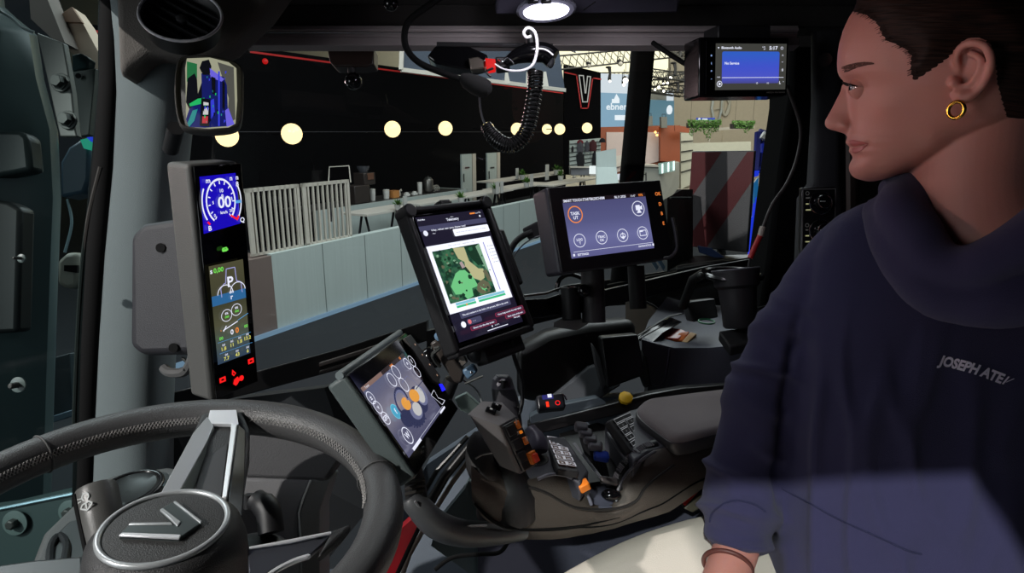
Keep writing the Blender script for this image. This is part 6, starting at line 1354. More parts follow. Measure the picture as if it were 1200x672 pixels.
# big dark console mass behind
bm_ = thing('side_console', 'large black side console with rounded edge behind the joysticks', 'console', P(640, 470, 1.25))
MB().slab([P(606, 408, 1.2), P(640, 390, 1.24), P(690, 378, 1.28), P(745, 374, 1.32), P(752, 440, 1.3), P(700, 462, 1.28), P(640, 474, 1.22), P(606, 470, 1.18)], FW * .12).build('body', mat('console_black', (22, 21, 21), .45), bm_, bevel=.02, seg=4)
MB().slab([P(640, 470, 1.2), P(665, 450, 1.22), P(690, 430, 1.24), P(712, 424, 1.25), P(728, 452, 1.24), P(700, 470, 1.2), P(650, 480, 1.18)], FW * .02).build('grey_apron', mat('apron_grey', (84, 88, 94), .6), bm_, bevel=.004)
MB().slab([P(693, 402, 1.22), P(704, 418, 1.21), P(712, 452, 1.2), P(706, 458, 1.2), P(698, 430, 1.21)], FW * .02).build('grey_post', mat('post_grey', (64, 64, 66), .5), bm_, bevel=.003)
MB().slab([P(704, 396, 1.19), P(748, 392, 1.2), P(756, 440, 1.19), P(712, 456, 1.18)], FW * .05).build('black_box', mat('box_blk', (16, 15, 16), .35), bm_, bevel=.004)
t = thing('curved_guard', 'brown-grey curved metal guard outside, left of the fender console', 'guard', P(760, 395, 1.6)); rows = []
for k in range(9):
    a_ = k / 8 * PI * .5; rows.append([P(733 + 46 * math.sin(a_), 350 + 28 * (1 - math.cos(a_)) , 1.6 + .02 * k), P(733 + 46 * math.sin(a_) * .9, 395 + 0 * k, 1.5 + .02 * k)])
MB().grid(rows).build('sheet', mat('guard_brown', (86, 80, 72), .4, metal=.3), t)
MB().tube([r[0] for r in rows], .003, 6).build('edge', STL, t)
# rear right fender console
fc = thing('fender_console', 'grey-blue moulded fender console under the cup holder', 'console', P(810, 450, 1.35)); Mfc = mat('fender_blue_grey', (84, 86, 98), .5, bump=.2, bscale=700)
rows = []
for x, y1, y2 in ((752, 398, 440), (765, 402, 452), (790, 408, 456), (830, 408, 460), (870, 404, 462), (930, 398, 460)):
    d = 1.3; rows.append([P(x + 30, y1 - 50, d + .25), P(x + 8, y1 - 22, d + .12), P(x + 2, y1 - 5, d + .03), P(x, y1, d), P(x, y1 + 8, d - .005), P(x, y2, d + .01)])
MB().grid(rows).build('moulding', Mfc, fc)
MB().slab([P(744, 398, 1.31), P(760, 385, 1.36), P(786, 372, 1.42), P(800, 378, 1.40), P(776, 392, 1.33), P(764, 404, 1.3)], FW * .02).build('black_edge', BLKG, fc, bevel=.003)
MB().tube([P(744, 396, 1.3), P(782, 372, 1.4), P(798, 368, 1.44)], .002, 6).build('edge_line', mat('line_grey', (96, 96, 92), .3), fc)
MB().tube(spl([P(785, 409, 1.28), P(783, 425, 1.28), P(779, 445, 1.28), P(771, 456, 1.28)], 5), .0022, 6).build('cable_edge', mat('violet_dark', (40, 34, 50), .5), fc)
MB().slab([P(752, 410, 1.29), P(758, 420, 1.28), P(764, 452, 1.27), P(756, 456, 1.27), P(750, 440, 1.28)], FW * .02).build('clip', BLK, fc, bevel=.004)
t = thing('orange_lamp', 'orange and amber lamp lens lying on the fender console', 'lamp', P(795, 400, 1.36)); d = 1.34
MB().slab([P(774, 391, d + .03), P(784, 383, d + .05), P(800, 386, d + .05), P(806, 389, d + .04), P(796, 398, d), P(778, 396, d)], -nTop * .02).build('red_lens', mat('lens_red', (190, 50, 20), .2, coat=.5), t, bevel=.004, seg=3)
MB().slab([P(796, 390, d + .03), P(808, 388, d + .04), P(800, 400, d), P(788, 398, d)], -nTop * .018).build('orange_lens', mat('lens_orange', (245, 120, 30), .25), t, bevel=.002)
MB().slab([P(809, 389, d + .035), P(817, 391, d + .03), P(806, 402, d - .005), P(799, 400, d)], -nTop * .018).build('amber_lens', mat('lens_amber', (255, 205, 150), .3), t, bevel=.002)
# cup holder ring with black tumbler
ch = thing('cup_holder', 'black ring cup holder on the right console', 'holder', P(858, 335, 1.3))
MB().ring(P(858, 322, 1.3), Zv, 32 * 1.3 / F, .006, 40, 8, ax1=RT).build('ring', mat('ring_gloss', (34, 34, 36), .2), ch); MB().ball(P(820, 322, 1.26), .008, 12).ball(P(826, 317, 1.27), .006, 12).build('bead', CHR, ch) if False else None
MB().ball(P(821, 323, 1.27), .007, 12).build('screw', STL, ch); MB().tube([P(826, 320, 1.29), P(812, 328, 1.32), P(800, 360, 1.36)], .01, 10).build('bracket', BLK, ch)
tu = thing('tumbler', 'dark grey drinking tumbler standing in the cup holder', 'cup', P(866, 378, 1.28)); c = P(868, 384, 1.28); axu = (P(862, 318, 1.28) - c)
MB().lathe(c, axu, [(.030, 0), (.034, .005), (.035, .05), (.038, .08), (.044, .086), (.047, .115), (.045, .118), (.040, .112)], 30).build('body', mat('tumbler_grey', (44, 42, 46), .5, bump=.2, bscale=600), tu)
MB().ring(c + axu.normalized() * .118, axu, .046, .002, 30, 6).build('rim', mat('tumbler_rim', (90, 90, 98), .3), tu)
t = thing('small_dark_box', 'small dark box beside the tumbler with green light', 'box', P(820, 378, 1.36)); MB().slab([P(805, 354, 1.36), P(838, 350, 1.36), P(842, 372, 1.34), P(812, 378, 1.34)], FW * .05).build('body', mat('dark_box', (40, 40, 42), .4), t, bevel=.003); MB().ring(P(828, 377, 1.3), Zv, .016, .002, 20, 6).build('green_ring', mat('green_plastic', (20, 110, 70), .4), t)
t = thing('black_tray', 'black tray block at the right end of the fender console', 'tray', P(860, 400, 1.3)); MB().slab([P(842, 388, 1.26), P(900, 380, 1.28), P(896, 398, 1.24), P(856, 407, 1.24)], -Zv * .02).build('tray', BLK, t, bevel=.003); MB().tube([P(886, 362, 1.28), P(898, 358, 1.28), P(896, 372, 1.28)], .002, 6).build('rim', DRK, t)
# outside: horizontal lines / dark fender top beyond glass
t = thing('outer_fender', 'black outer fender top with thin light edge behind the wide terminal', 'fender', P(800, 300, 2.0))
MB().slab([P(782, 232, 2.0), P(800, 222, 2.05), P(812, 222, 2.1), P(812, 300, 2.1), P(900, 298, 2.1), P(900, 345, 2.), P(700, 360, 1.9), P(700, 330, 1.9), P(782, 318, 1.95)], FW * .05).build('body', mat('fender_black', (12, 12, 13), .4), t, smooth=False); q0_, q1_ = P(765, 345, 2.), P(900, 345, 2.); MB().slab([q0_, q1_, Vector((q1_.x, q1_.y, 0)), Vector((q0_.x, q0_.y, 0))], FW * .05).build('skirt', MATS['fender_black'], t, smooth=False)
MB().tube([P(712, 334, 1.88), P(793, 318, 1.93), P(793, 312, 1.93), P(860, 303, 1.98)], .002, 6).build('edge_line', mat('thin_line', (96, 92, 86), .3), t); MB().tube([P(785, 232, 1.98), P(810, 232, 1.98)], .004, 6).build('edge_glint', STL, t)
for x in (763, 771):
    MB().slab([P(x, 306, 1.86), P(x + 4, 305, 1.86), P(x + 9, 313, 1.86), P(x + 7, 317, 1.86)], FW * .01).build('reflector', mat('refl_blue', (110, 140, 160), .3), t)
# exhaust stack (slanted black post outside)
t = thing('exhaust_stack', 'slanted black post outside between the banners and booth', 'post', P(738, 330, 1.9)); rows = []
for x0, x1, y in ((744, 769, 20), (741, 767, 52), (726.5, 753, 212), (716, 744, 330)):
    d = 1.75; c = P((x0 + x1) / 2, y, d); a_ = (x1 - x0) / 2 * d / F; rows.append([c + RT * (a_ * math.copysign(abs(math.cos(t_)) ** .5, math.cos(t_))) + FW * (a_ * math.copysign(abs(math.sin(t_)) ** .5, math.sin(t_))) for t_ in [2 * PI * k / 20 for k in range(20)]])
MB().grid(rows, True).build('post', mat('stack_black', (4, 3, 3), .9, spec=.1), t); MB().cyl(P(757, 20, 1.75), P(757, -10, 1.75), .02, n=12).build('cap', BLK, t)
# red-white warning board
wb_ = thing('warning_board', 'red and grey diagonally striped square warning board outside', 'board', P(845, 295, 2.2)); Cb, Rb, wb2, hb2 = fitrect([(811, 178.5), (883.5, 177.5), (874, 295), (806.5, 288)], 2.1)
MB().box(Cb - Rb @ Vector((0, 0, .008)), (wb2 + .006, hb2 + .006, .014), Rb).build('plate', BLK, wb_, bevel=.003)
D = Draw(Cb, Rb, wb2, hb2, .0004); Mwr = mat('board_red', (78, 14, 20), .5, bump=.3, bscale=400); Mwg = mat('board_grey', (82, 78, 80), .5, bump=.5, bscale=300)
D.rect(0, 0, 1, 1, Mwg)
pp(D, [(811, 178.5), (846, 178), (810, 232), (807.5, 232)], Mwr); pp(D, [(883.5, 178), (881, 213), (828, 290.5), (806.5, 288), (807, 278), (876, 178)], Mwr); D.build('stripes', wb_)
MB().cyl(P(845, 292, 2.15), P(850, 330, 2.1), .015, n=12).build('post', BLK, wb_)
t = thing('board_reflection_part', 'small blue striped bracket under the warning board', 'bracket', P(840, 300, 2.0)); MB().slab([P(818, 288, 2.0), P(834, 291, 2.0), P(850, 302, 2.0), P(838, 302, 2.0), P(820, 296, 2.0)], FW * .01).build('bracket', mat('bracket_blue', (70, 90, 140), .4), t, bevel=.002)
# blue-lit machine behind the board
bmac = thing('blue_lit_machine', 'machine frame in deep blue light right of the warning board', 'machine', P(900, 300, 3.0)); MBf = mat('machine_frame', (34, 40, 110), .4); d = 3.0  # blue light put into the frame's base colour
b = MB()
for pts in ([(889, 155), (905, 160), (912, 170)], [(889, 155), (888, 175), (886, 200)], [(897, 165), (894, 215), (890, 300)], [(907, 165), (903, 230), (896, 305)], [(888, 175), (908, 176)], [(886, 200), (906, 196)], [(884, 245), (905, 238)], [(884, 262), (903, 258)]):
    b.tube([P(x, y, d) for x, y in pts], .018, 6)
q = P(892, 300, d); b.tube([q, Vector((q.x, q.y, 0))], .03, 6); b.build('frame', MBf, bmac)
EB1 = emat('blue_spill', (30, 60, 235), .8); EB2 = emat('cyan_spill', (25, 110, 170), .6); EB3 = emat('deep_spill', (20, 34, 130), .7)  # blue light falling on the machine, put in as emissive panels
for pts, m_ in (([(884, 200), (890, 200), (889, 206), (884, 207)], EB1), ([(884, 214), (889, 208), (888, 232), (884, 238)], EB2), ([(885, 232), (888, 230), (886, 262), (882, 262)], EB1), ([(893, 168), (905, 172), (903, 180), (893, 178)], EB3), ([(880, 255), (886, 252), (884, 300), (878, 300)], EB1), ([(895, 240), (903, 236), (902, 246), (894, 248)], EB3), ([(896, 225), (902, 223), (902, 230), (897, 231)], EB2), ([(884, 275), (892, 282), (890, 300), (882, 300)], EB3)):
    b = MB(); b.slab([P(x, y, d - .05) for x, y in pts], FW * .02); b.build('lit_panel', m_, bmac, smooth=False)
b = MB(); b.tube([P(893, 158, d - .04), P(903, 163, d - .04), P(901, 166, d - .04)], .02, 6); b.build('white_bracket', M_cup, bmac)
t = thing('red_cable_sleeve', 'red cable sleeve with pale band hanging at the rear window', 'cable', P(880, 300, 1.3)); d = 1.25
MB().tube([P(891, 276, d), P(884, 291, d), P(879, 303, d)], .0055, 10).build('sleeve', mat('sleeve_red', (170, 30, 34), .5), t); MB().tube([P(894, 266, d), P(891, 277, d)], .006, 10).build('band', mat('band_pale', (170, 160, 150), .5), t); MB().tube(spl([P(894, 267, d), P(905, 240, d), P(922, 215, d), P(934, 185, d), P(938, 150, d), P(926, 110, d), P(922, 100, d)], 6), .0035, 8).build('cable', mat('cable_brown', (50, 42, 42), .5), t); MB().tube([P(879, 303, d), P(877, 313, d)], .0025, 8).build('tip', DRK, t)
# climate knob panel on the B pillar
kp = thing('knob_panel', 'black panel with two round dial knobs on the rear pillar', 'panel', P(960, 330, 1.15)); d = 1.12
Ck, Rk, wk, hk = fitrect([(940, 220), (980, 219), (979, 335), (937, 336)], d); MB().box(Ck - Rk @ Vector((0, 0, .006)), (wk, hk, .012), Rk).build('panel', mat('panel_black', (15, 15, 16), .3), kp, bevel=.003)
D = Draw(Ck, Rk, wk, hk, .0005); ml_ = mat('panel_print', (170, 170, 165), .5); my_ = emat('panel_backlit', (200, 200, 150), .5)
D.path([(.04, .98), (.04, .02), (.96, .02), (.96, .5)], .008, mat('panel_outline', (110, 108, 108), .4))
for y0 in (.0, .32):
    for k, dv in enumerate((.1, .16, .22)): D.rect(.12, y0 + dv, .28, y0 + dv + .012, ml_ if k == 0 else my_)
    D.ring(.16, y0 + .06, .02, .006, ml_)
D.build('print', kp)
for y in (238, 271):
    c = P(960.5, y, d - .004); MB().lathe(c, NC, [(13.5 * d / F, 0), (13.5 * d / F, .004), (12.5 * d / F, .006), (9 * d / F, .007), (8 * d / F, .018), (7 * d / F, .02)], 32).build('knob', BLKG, kp); MB().ring(c + NC * .004, NC, 13.2 * d / F, .0009, 36, 6).ring(c + NC * .019, NC, 7.4 * d / F, .0007, 30, 6).build('chrome_ring', CHR, kp); MB().tube([c + NC * .021, c + NC * .021 - RT * .009], .0008, 5).build('pointer', ml_, kp)
# coiled-cord radio rig under the roof
rg = thing('radio_microphone_rig', 'black radio bracket with red switch hanging under the blind rail', 'radio', P(590, 52, 1.05)); d = 1.05
MB().tube([P(512, 52, d), P(648, 54, d)], .004, 8).build('top_bar', BLK, rg)
MB().slab([P(510, 53, d), P(548, 53, d), P(572, 64, d), P(570, 76, d), P(548, 82, d), P(510, 74, d), (P(500, 66, d))], FW * .04).build('radio_body', BLKG, rg, bevel=.004, seg=3)
MB().slab([P(548, 68, d - .012), P(560, 66, d - .012), P(570, 72, d - .012), P(568, 80, d - .012), P(552, 82, d - .012)], FW * .02).build('steel_bracket', mat('bracket_shiny', (130, 122, 112), .3, metal=.8), rg, bevel=.002)
MB().slab([P(568.5, 68, d - .02), P(580.5, 69, d - .02), P(580.5, 80, d - .02), P(570.5, 82, d - .02)], FW * .02).build('red_switch', emat('switch_red', (235, 25, 20), .8), rg, bevel=.001)
MB().slab([P(580, 66, d - .01), P(596, 66, d - .01), P(598, 78, d - .01), P(581, 80, d - .01)], FW * .03).build('clip', BLK, rg, bevel=.003)
MB().tube(spl([P(584, 70, d - .015), P(590, 72, d - .02), P(594, 68, d - .02), P(600, 72, d - .02), P(602, 76, d - .018)], 4), .0015, 6).build('clip_wire', CHR, rg)
mbody = spl([P(592, 74, d - .01), P(606, 66, d - .01), P(622, 62, d - .01), P(638, 62, d - .01), P(648, 69, d - .01)], 5)
MB().tube(mbody, [.008 + .013 * math.sin(min(1, k / 12) * PI / 2) for k in range(len(mbody))], 18, flat=.75, up=UP).build('microphone', BLKG, rg)
MB().ball(P(645, 71, d - .012), .0125, 16, (.6, 1, 1)).build('microphone_cap', mat('mic_chrome', (90, 92, 96), .15, metal=.6), rg)
MB().tube([P(614, 38, d), P(622, 36, d), P(622, 55, d), P(614, 55, d)], .008, 8).build('hook_block', BLK, rg)
# coiled cord
path = spl([P(627, 84, d), P(627, 102, d), P(623, 130, d), P(616, 156, d), P(602, 170, d), P(588, 168, d), P(576, 158, d), P(569, 146, d)], 60); cc_ = []
n = len(path); turns = 40; T0 = None; x_ = None
for k in range(n - 1):
    tg = (path[min(k + 1, n - 1)] - path[max(k - 1, 0)]).normalized()
    if x_ is None: x_ = NC - tg * NC.dot(tg)
    x_ = (x_ - tg * x_.dot(tg)).normalized(); y_ = tg.cross(x_); a_ = 2 * PI * turns * k / n; rr = 8.2 * d / F * (1 if k < n * .8 else 1 - .35 * (k / n - .8) / .2); cc_.append(path[k] + (x_ * math.cos(a_) + y_ * math.sin(a_)) * rr)
cd_ = thing('coiled_cord', 'black coiled microphone cord looping down from the radio rig', 'cord', P(625, 84, d))
MB().tube(cc_, .0021, 6).build('coil', mat('cord_black', (30, 30, 30), .25), cd_); MB().tube(spl([P(569, 146, d), P(566, 140, d), P(563, 128, d), P(562, 115, d), P(563, 106, d)], 5), .002, 6).build('straight_end', mat('cord_grey', (50, 50, 54), .3), cd_)
wh = thing('white_hook_wire', 'white curled wire hook hanging over the microphone', 'wire', P(625, 82, d - .05)); d2 = 1.0
MB().tube(spl([P(622.5, 42.5, d2), P(617, 43.5, d2), P(613.8, 39, d2), P(616, 34, d2), P(621, 32.8, d2), P(627, 38, d2), P(629.5, 50, d2), P(628.5, 64, d2), P(624, 76, d2), P(614, 82, d2), P(600, 83, d2), P(588, 80, d2), P(580, 75, d2)], 7), [.0012 + .0012 * min(1, (84 - k) / 30) if k < 84 else .001 for k in range(85)], 8).build('wire', mat('wire_white', (240, 238, 240), .3), wh)
gm = thing('gooseneck_microphone', 'black gooseneck cable ending in a foam microphone, upper centre', 'microphone', P(480, 10, 1.0)); d = .98
MB().tube(spl([P(530, -12, d), P(500, 8, d), P(480, 24, d), P(474, 40, d), P(477, 58, d), P(492, 74, d), P(520, 86, d), P(545, 95, d)], 7), .0052, 10).build('gooseneck', RUB, gm); pts = [P(540, 90, d), P(546, 94, d), P(556, 99, d), P(566, 103, d), P(573, 105, d), P(576, 106, d)]
MB().tube(pts, [.006, .012, .015, .0155, .012, .004], 16).build('foam_head', mat('foam_black', (20, 20, 20), .95, bump=.5, bscale=900), gm)
MB().tube(spl([P(575, 90, d), P(570, 84, d), P(578, 80, d)], 4), .002, 6).build('clip', BLK, gm)
# roof light
rlp = thing('roof_lamp', 'lit oval cab roof lamp with ribbed lens, top centre', 'lamp', P(640, 8, 1.0)); c = P(640, 13, .98)
Rr_ = frame(camv(-.05, -.75, -.66), camv(1, .16, 0)); MB().lathe(c - Rr_ @ Vector((0, 0, .012)), Rr_ @ Vector((0, 0, 1)), [(.046, 0), (.047, .008), (.043, .012)], 40, ax1=Rr_ @ Vector((1, 0, 0)), sx=1., sy=.42).build('housing', mat('lamp_housing', (70, 70, 80), .4), rlp)
MB().lathe(c, Rr_ @ Vector((0, 0, 1)), [(.036, 0), (.035, .004), (.03, .007), (.001, .009)], 40, ax1=Rr_ @ Vector((1, 0, 0)), sx=1., sy=.36).build('lens', emat('roof_lamp_glow', (230, 228, 255), 3), rlp)
b = MB(); b.slab([P(585, -30, .99), P(800, -30, 1.0), P(795, 16, 1.05), P(580, 18, 1.05)], UP * .02); b.build('console', mat('roof_console', (46, 44, 58), .7, bump=.3, bscale=600), rlp, bevel=.004)
for x in (625, 640): MB().box(P(x, 1, .97), (.016, .006, .01), Rr_).build('switch', BLKG, rlp, bevel=.001)
MB().tube([P(698, 2, 1.0), P(684, 12, 1.02)], .001, 5).build('seam', RUB, rlp)
b = MB(); b.ball(P(458, 4, 1.0), .012, 14); t = thing('roof_hook', 'small glossy black hook on the roof liner, top centre left', 'hook', P(458, 0, 1.0)); b.build('knob', BLKG, t); MB().tube(spl([P(454, 2, 1.), P(458, 8, 1.), (P(466, 4, 1.0))], 4), .002, 6).build('wire', STL, t)
# ================================================================== SEAT
ZS = 2.2
se = thing('driver_seat', 'cream leather seat cushion along the bottom edge beside the armrest', 'seat', Vector((.25, .75, 1.75)))
def sp(x, y, h=0.): return onz(x, y, ZS + h)
edge = spl([sp(640, 684), sp(680, 661), sp(722, 639), sp(770, 620), sp(830, 604), sp(920, 590), sp(1040, 582)], 6)
M_seat = mat('cream_leather', (224, 215, 203), .55, bump=.2, bscale=700, var=.03, vscale=3)
rows = []
for p in edge:
    inn = Vector((-.12, -1, 0)).normalized()
    rows.append([p - Zv * .16 - inn * .0, p - Zv * .05 - inn * .012, p - Zv * .016 - inn * .008, p, p + inn * .012 + Zv * .008, p + inn * .05 + Zv * .012, p + inn * .2 + Zv * .004, p + inn * .5 - Zv * .01, p + inn * .52 - Zv * .16])
b = MB(); b.grid(rows); b.add(rows[0], [list(range(9))]); b.add(rows[-1], [list(range(9))]); b.build('cushion', M_seat, se, ang=70)
b = MB(); b.tube([p - Zv * .014 + Vector((.12, 1, 0)).normalized() * .010 for p in edge], .003, 8); b.build('piping', mat('piping_olive', (90, 84, 50), .6), se)
b = MB(); b.slab([edge[0] - Zv * .17, edge[-1] - Zv * .17, edge[-1] - Zv * .17 + Vector((0, -.4, 0)), edge[0] - Zv * .17 + Vector((0, -.4, 0))], -Zv * .25); b.build('seat_base', mat('seat_base_black', (26, 26, 28), .6), se, bevel=.01)
t = thing('seat_belt_buckle', 'bright red seat belt release beside the console end', 'buckle', P(806, 590, 1.02)); MB().slab([P(799, 588, 1.02), P(818, 569, 1.04), P(822, 574, 1.04), P(803, 595, 1.02)], FW * .015).build('release_button', mat('buckle_red', (215, 30, 24), .4), t, bevel=.003, seg=3); MB().slab([P(800, 596, 1.03), P(826, 572, 1.05), P(832, 590, 1.05), P(812, 602, 1.03)], FW * .02).build('buckle_body', mat('buckle_grey', (66, 62, 52), .5), t, bevel=.003)
b = MB(); b.slab([P(560, 628, 1.05), P(700, 618, 1.1), P(850, 560, 1.15), P(1000, 560, 1.2), P(1000, 800, 1.1), P(560, 800, .98)], FW * .04); structure(b.build('trim_17', mat('under_seat_panel', (44, 46, 60), .8, bump=.3, bscale=300), smooth=False))
t = thing('floor_cable', 'black cable crossing under the armrest console to the floor', 'cable', P(560, 655, .98)); MB().tube(spl([P(510, 668, .95), P(530, 654, .95), P(560, 650, .95), P(585, 648, .95), P(596, 634, .93), P(600, 625, .92)], 6), .0032, 8).build('cable', RUB, t)

# ================================================================== PERSON
pr = thing('person', 'person in profile wearing a navy hoodie and gold hoop earring, hand on seat', 'person', Vector((.62, .75, 1.75)))
dirh = ray(1090, 110).normalized(); HD = .88; KH = HD / .8; nH = -dirh; C0 = EYE + dirh * HD
fH = -(RT - nH * RT.dot(nH)).normalized(); uH = fH.cross(nH); uH = uH if uH.dot(UP) > 0 else -uH; uH.normalize()
def tab(pts):
    xs = [p[0] for p in pts]; ys = [p[1] for p in pts]
    return lambda v: float(np.interp(v, xs, ys))
sil = tab([(-46, 1108), (-44, 1080), (-38, 1058), (-28, 1038), (-12, 1018), (5, 1005), (20, 995), (35, 988), (50, 983.5), (62, 981.5), (75, 980.7), (83, 981), (89, 982.5), (95, 985), (101, 986.3), (106, 985.5), (112, 982.5), (120, 978.5), (128, 974.5), (135, 970.5), (140, 967.5), (144, 966.3), (148, 967), (151, 970), (153.5, 977), (155.5, 986), (158, 991.5), (161, 993), (164, 991.8), (167, 990.8), (170, 992.5), (172.5, 996.5), (175, 995), (178, 994.6), (181, 997.5), (184, 999.2), (187, 998.5), (191, 996), (196, 994.6), (201, 995.2), (206, 998), (209.5, 1003), (212, 1012), (213, 1018)])
fbase = tab([(-46, 1108), (-44, 1080), (-38, 1058), (-28, 1038), (-12, 1018), (5, 1005), (20, 995), (35, 988), (50, 983.5), (62, 981.5), (75, 980.7), (83, 981.5), (89, 984), (95, 989), (101, 992), (108, 993), (120, 995), (130, 996), (140, 996.5), (150, 995), (155, 993.5), (158, 992), (161, 993), (164, 991.8), (167, 990.8), (170, 992.5), (172.5, 996.5), (175, 995), (178, 994.6), (181, 997.5), (184, 999.2), (187, 998.5), (191, 996), (196, 994.6), (201, 995.2), (206, 998), (209.5, 1003), (212, 1012), (213, 1018)])
back = tab([(-46, 1112), (-44, 1145), (-38, 1172), (-28, 1192), (-12, 1212), (5, 1226), (20, 1235), (50, 1243), (80, 1244), (110, 1238), (130, 1226), (145, 1205), (155, 1180), (165, 1150), (175, 1128), (185, 1108), (195, 1085), (203, 1062), (208, 1045), (211, 1034), (213, 1022)])
Wd = tab([(-46, .004), (-44, .026), (-38, .042), (-28, .054), (-12, .064), (5, .069), (20, .072), (50, .075), (80, .076), (100, .074), (120, .070), (140, .067), (155, .063), (165, .059), (175, .055), (185, .050), (195, .043), (203, .034), (208, .025), (211, .016), (213, .005)])
def gs(x, y, cx, cy, sx, sy): return math.exp(-((x - cx) / sx) ** 2 - ((y - cy) / sy) ** 2)
def sst(a, b, x): t = max(0, min(1, (x - a) / (b - a))); return t * t * (3 - 2 * t)
def hsurf(x, y):
    f, bk, W = fbase(y), back(y), Wd(y)
    s_ = (x - f) / max(1, bk - f); h = 0
    if 0 < s_ < 1:
        q = abs(2 * s_ - 1); pw = 2.25; h = W * (1 - q ** pw) ** (1 / pw)
    elif s_ <= 0: h = 0
    sl = sil(y); nz_ = 0
    if 100 < y < 158 and x > sl:
        wn = np.interp(y, [100, 108, 120, 132, 140, 147, 152, 156, 158], [.0085, .0085, .009, .0105, .0130, .0150, .0135, .009, .004])
        L = max(4, (f - sl) * .85 + 3); nz_ = wn * min(1, (x - sl) / L) ** .5
        nz_ *= 1 - sst(f + 4, f + 16, x) * .0
    h = max(h, nz_) + .0018 * math.exp(-((h - nz_) / .003) ** 2) * (1 if nz_ > 0 else 0)
    h += .0045 * gs(x, y, 989, 148, 6, 5.5) - .0028 * gs(x, y, 998.5, 146, 3.2, 8) - .004 * gs(x, y, 979.5, 153.5, 3.5, 1.6)
    h += -.0058 * gs(x, y, 1001, 102, 11, 8) + .0030 * gs(x, y, 996, 84, 16, 6) + .0045 * gs(x, y, 1034, 126, 22, 16) - .001 * gs(x, y, 1050, 160, 25, 16)
    h += -.0035 * gs(x, y, 1018, 168.5, 3.5, 3) - .0030 * gs(x, y, 1004, 172.3, 12, 1.5) + .0012 * gs(x, y, 1001, 167.5, 9, 2.2) + .0016 * gs(x, y, 1002, 177, 8, 2.5) - .002 * gs(x, y, 1006, 184.5, 9, 2.5)
    h += .003 * gs(x, y, 1095, 165, 18, 16) - .002 * gs(x, y, 1060, 75, 22, 22)
    return h if s_ > 0 or nz_ > 0 else max(h, 0) * (1 if x > sl else 0)
def hpt(x, y, h, side=1):
    h *= KH
    q = onpl(x, y, C0 + nH * h, nH)
    return q if side > 0 else q - nH * (2 * h)
ys = list(np.linspace(-46, 60, 46)) + list(np.linspace(61, 213, 128))
cols = [(1 - math.cos(PI * (k / 96) ** 1.25)) / 2 for k in range(97)]
rows = []
for y in ys:
    sl, bk = sil(y), back(y); xs = [sl + (bk - sl) * c for c in cols]
    near = [hpt(x, y, max(0, hsurf(x, y)) if 0 < k < 96 else 0, 1) for k, x in enumerate(xs)]
    far = [hpt(x, y, max(0, hsurf(x, y)) if 0 < k < 96 else 0, -1) for k, x in enumerate(xs)]
    rows.append(near + far[-2:0:-1])
sk = MB(); sk.grid(rows, True); n_ = len(rows[0]); sk.add(rows[0], [list(range(n_))[::-1]]); sk.add(rows[-1], [list(range(n_))])
# neck, upper chest core, arm and hand under the clothes: one skin
def hp2(x, y, c=0.): return onpl(x, y, C0 + nH * c * KH, nH)
def etube(sp_, n=40):
    pts = spl([Vector(p[:3]) for p in sp_], 6); rr = np.interp(np.linspace(0, len(sp_) - 1, len(pts)), range(len(sp_)), [p[3] for p in sp_]).tolist(); sk.tube(pts, rr, n)
sk.tube(spl([hp2(1160, 90), hp2(1152, 130), hp2(1147, 165), hp2(1142, 205), hp2(1148, 250), hp2(1170, 300), hp2(1190, 340)], 6), np.interp(np.linspace(0, 6, 37), range(7), [.048, .060, .061, .062, .065, .070, .08]).tolist(), 44)
sk.tube(spl([hp2(1120, 150, .02), hp2(1125, 200, .035), hp2(1122, 262, .03), hp2(1110, 300, .0)], 6), .016, 16)      # neck muscle
body_c = [P(1200, 330, .86), P(1200, 420, .92), P(1190, 540, .92), P(1180, 700, .88)]
sk.tube(spl(body_c, 6), [.07] * 19, 32)
sh = P(1020, 330, .93)
arm = [P(1130, 340, .88), sh, P(958, 420, .94), P(903, 500, .93), P(874, 570, .91), P(866, 620, .875), P(862, 645, .855), P(853, 670, .83), P(845, 700, .805)]
sk.tube(spl(arm, 6), np.interp(np.linspace(0, 8, 49), range(9), [.06, .055, .045, .04, .036, .031, .0295, .0285, .03]).tolist(), 28)
# hand resting on the seat (below the picture edge): palm, four fingers, thumb
hb_ = onz(838, 725, ZS + .032); fdir = (Vector((-.35, -.94, 0))).normalized(); sd = Vector((-fdir.y, fdir.x, 0))
sk.tube([P(849, 686, .815), hb_, hb_ + fdir * .05 - Zv * .004, hb_ + fdir * .085 - Zv * .01], [.027, .034, .037, .03], 20, flat=.55, up=Zv)
for k, (o_, L_) in enumerate(((-.030, .064), (-.010, .074), (.011, .070), (.031, .055))):
    a = hb_ + fdir * .075 + sd * o_ - Zv * .008; sk.tube(spl([a, a + fdir * L_ * .45 + Zv * .004 + sd * o_ * .2, a + fdir * L_ * .8 - Zv * .006 + sd * o_ * .3, a + fdir * L_ - Zv * .014 + sd * o_ * .3], 4), [.0095] * 6 + [.0085] * 4 + [.0075, .0068, .005], 12)
a = hb_ + sd * -.03 + fdir * .01; sk.tube(spl([a, a - sd * .02 + fdir * .02 - Zv * .008, a - sd * .03 + fdir * .05 - Zv * .014], 4), [.014, .0135, .013, .0125, .0115, .0105, .0095, .0085, .007], 12)
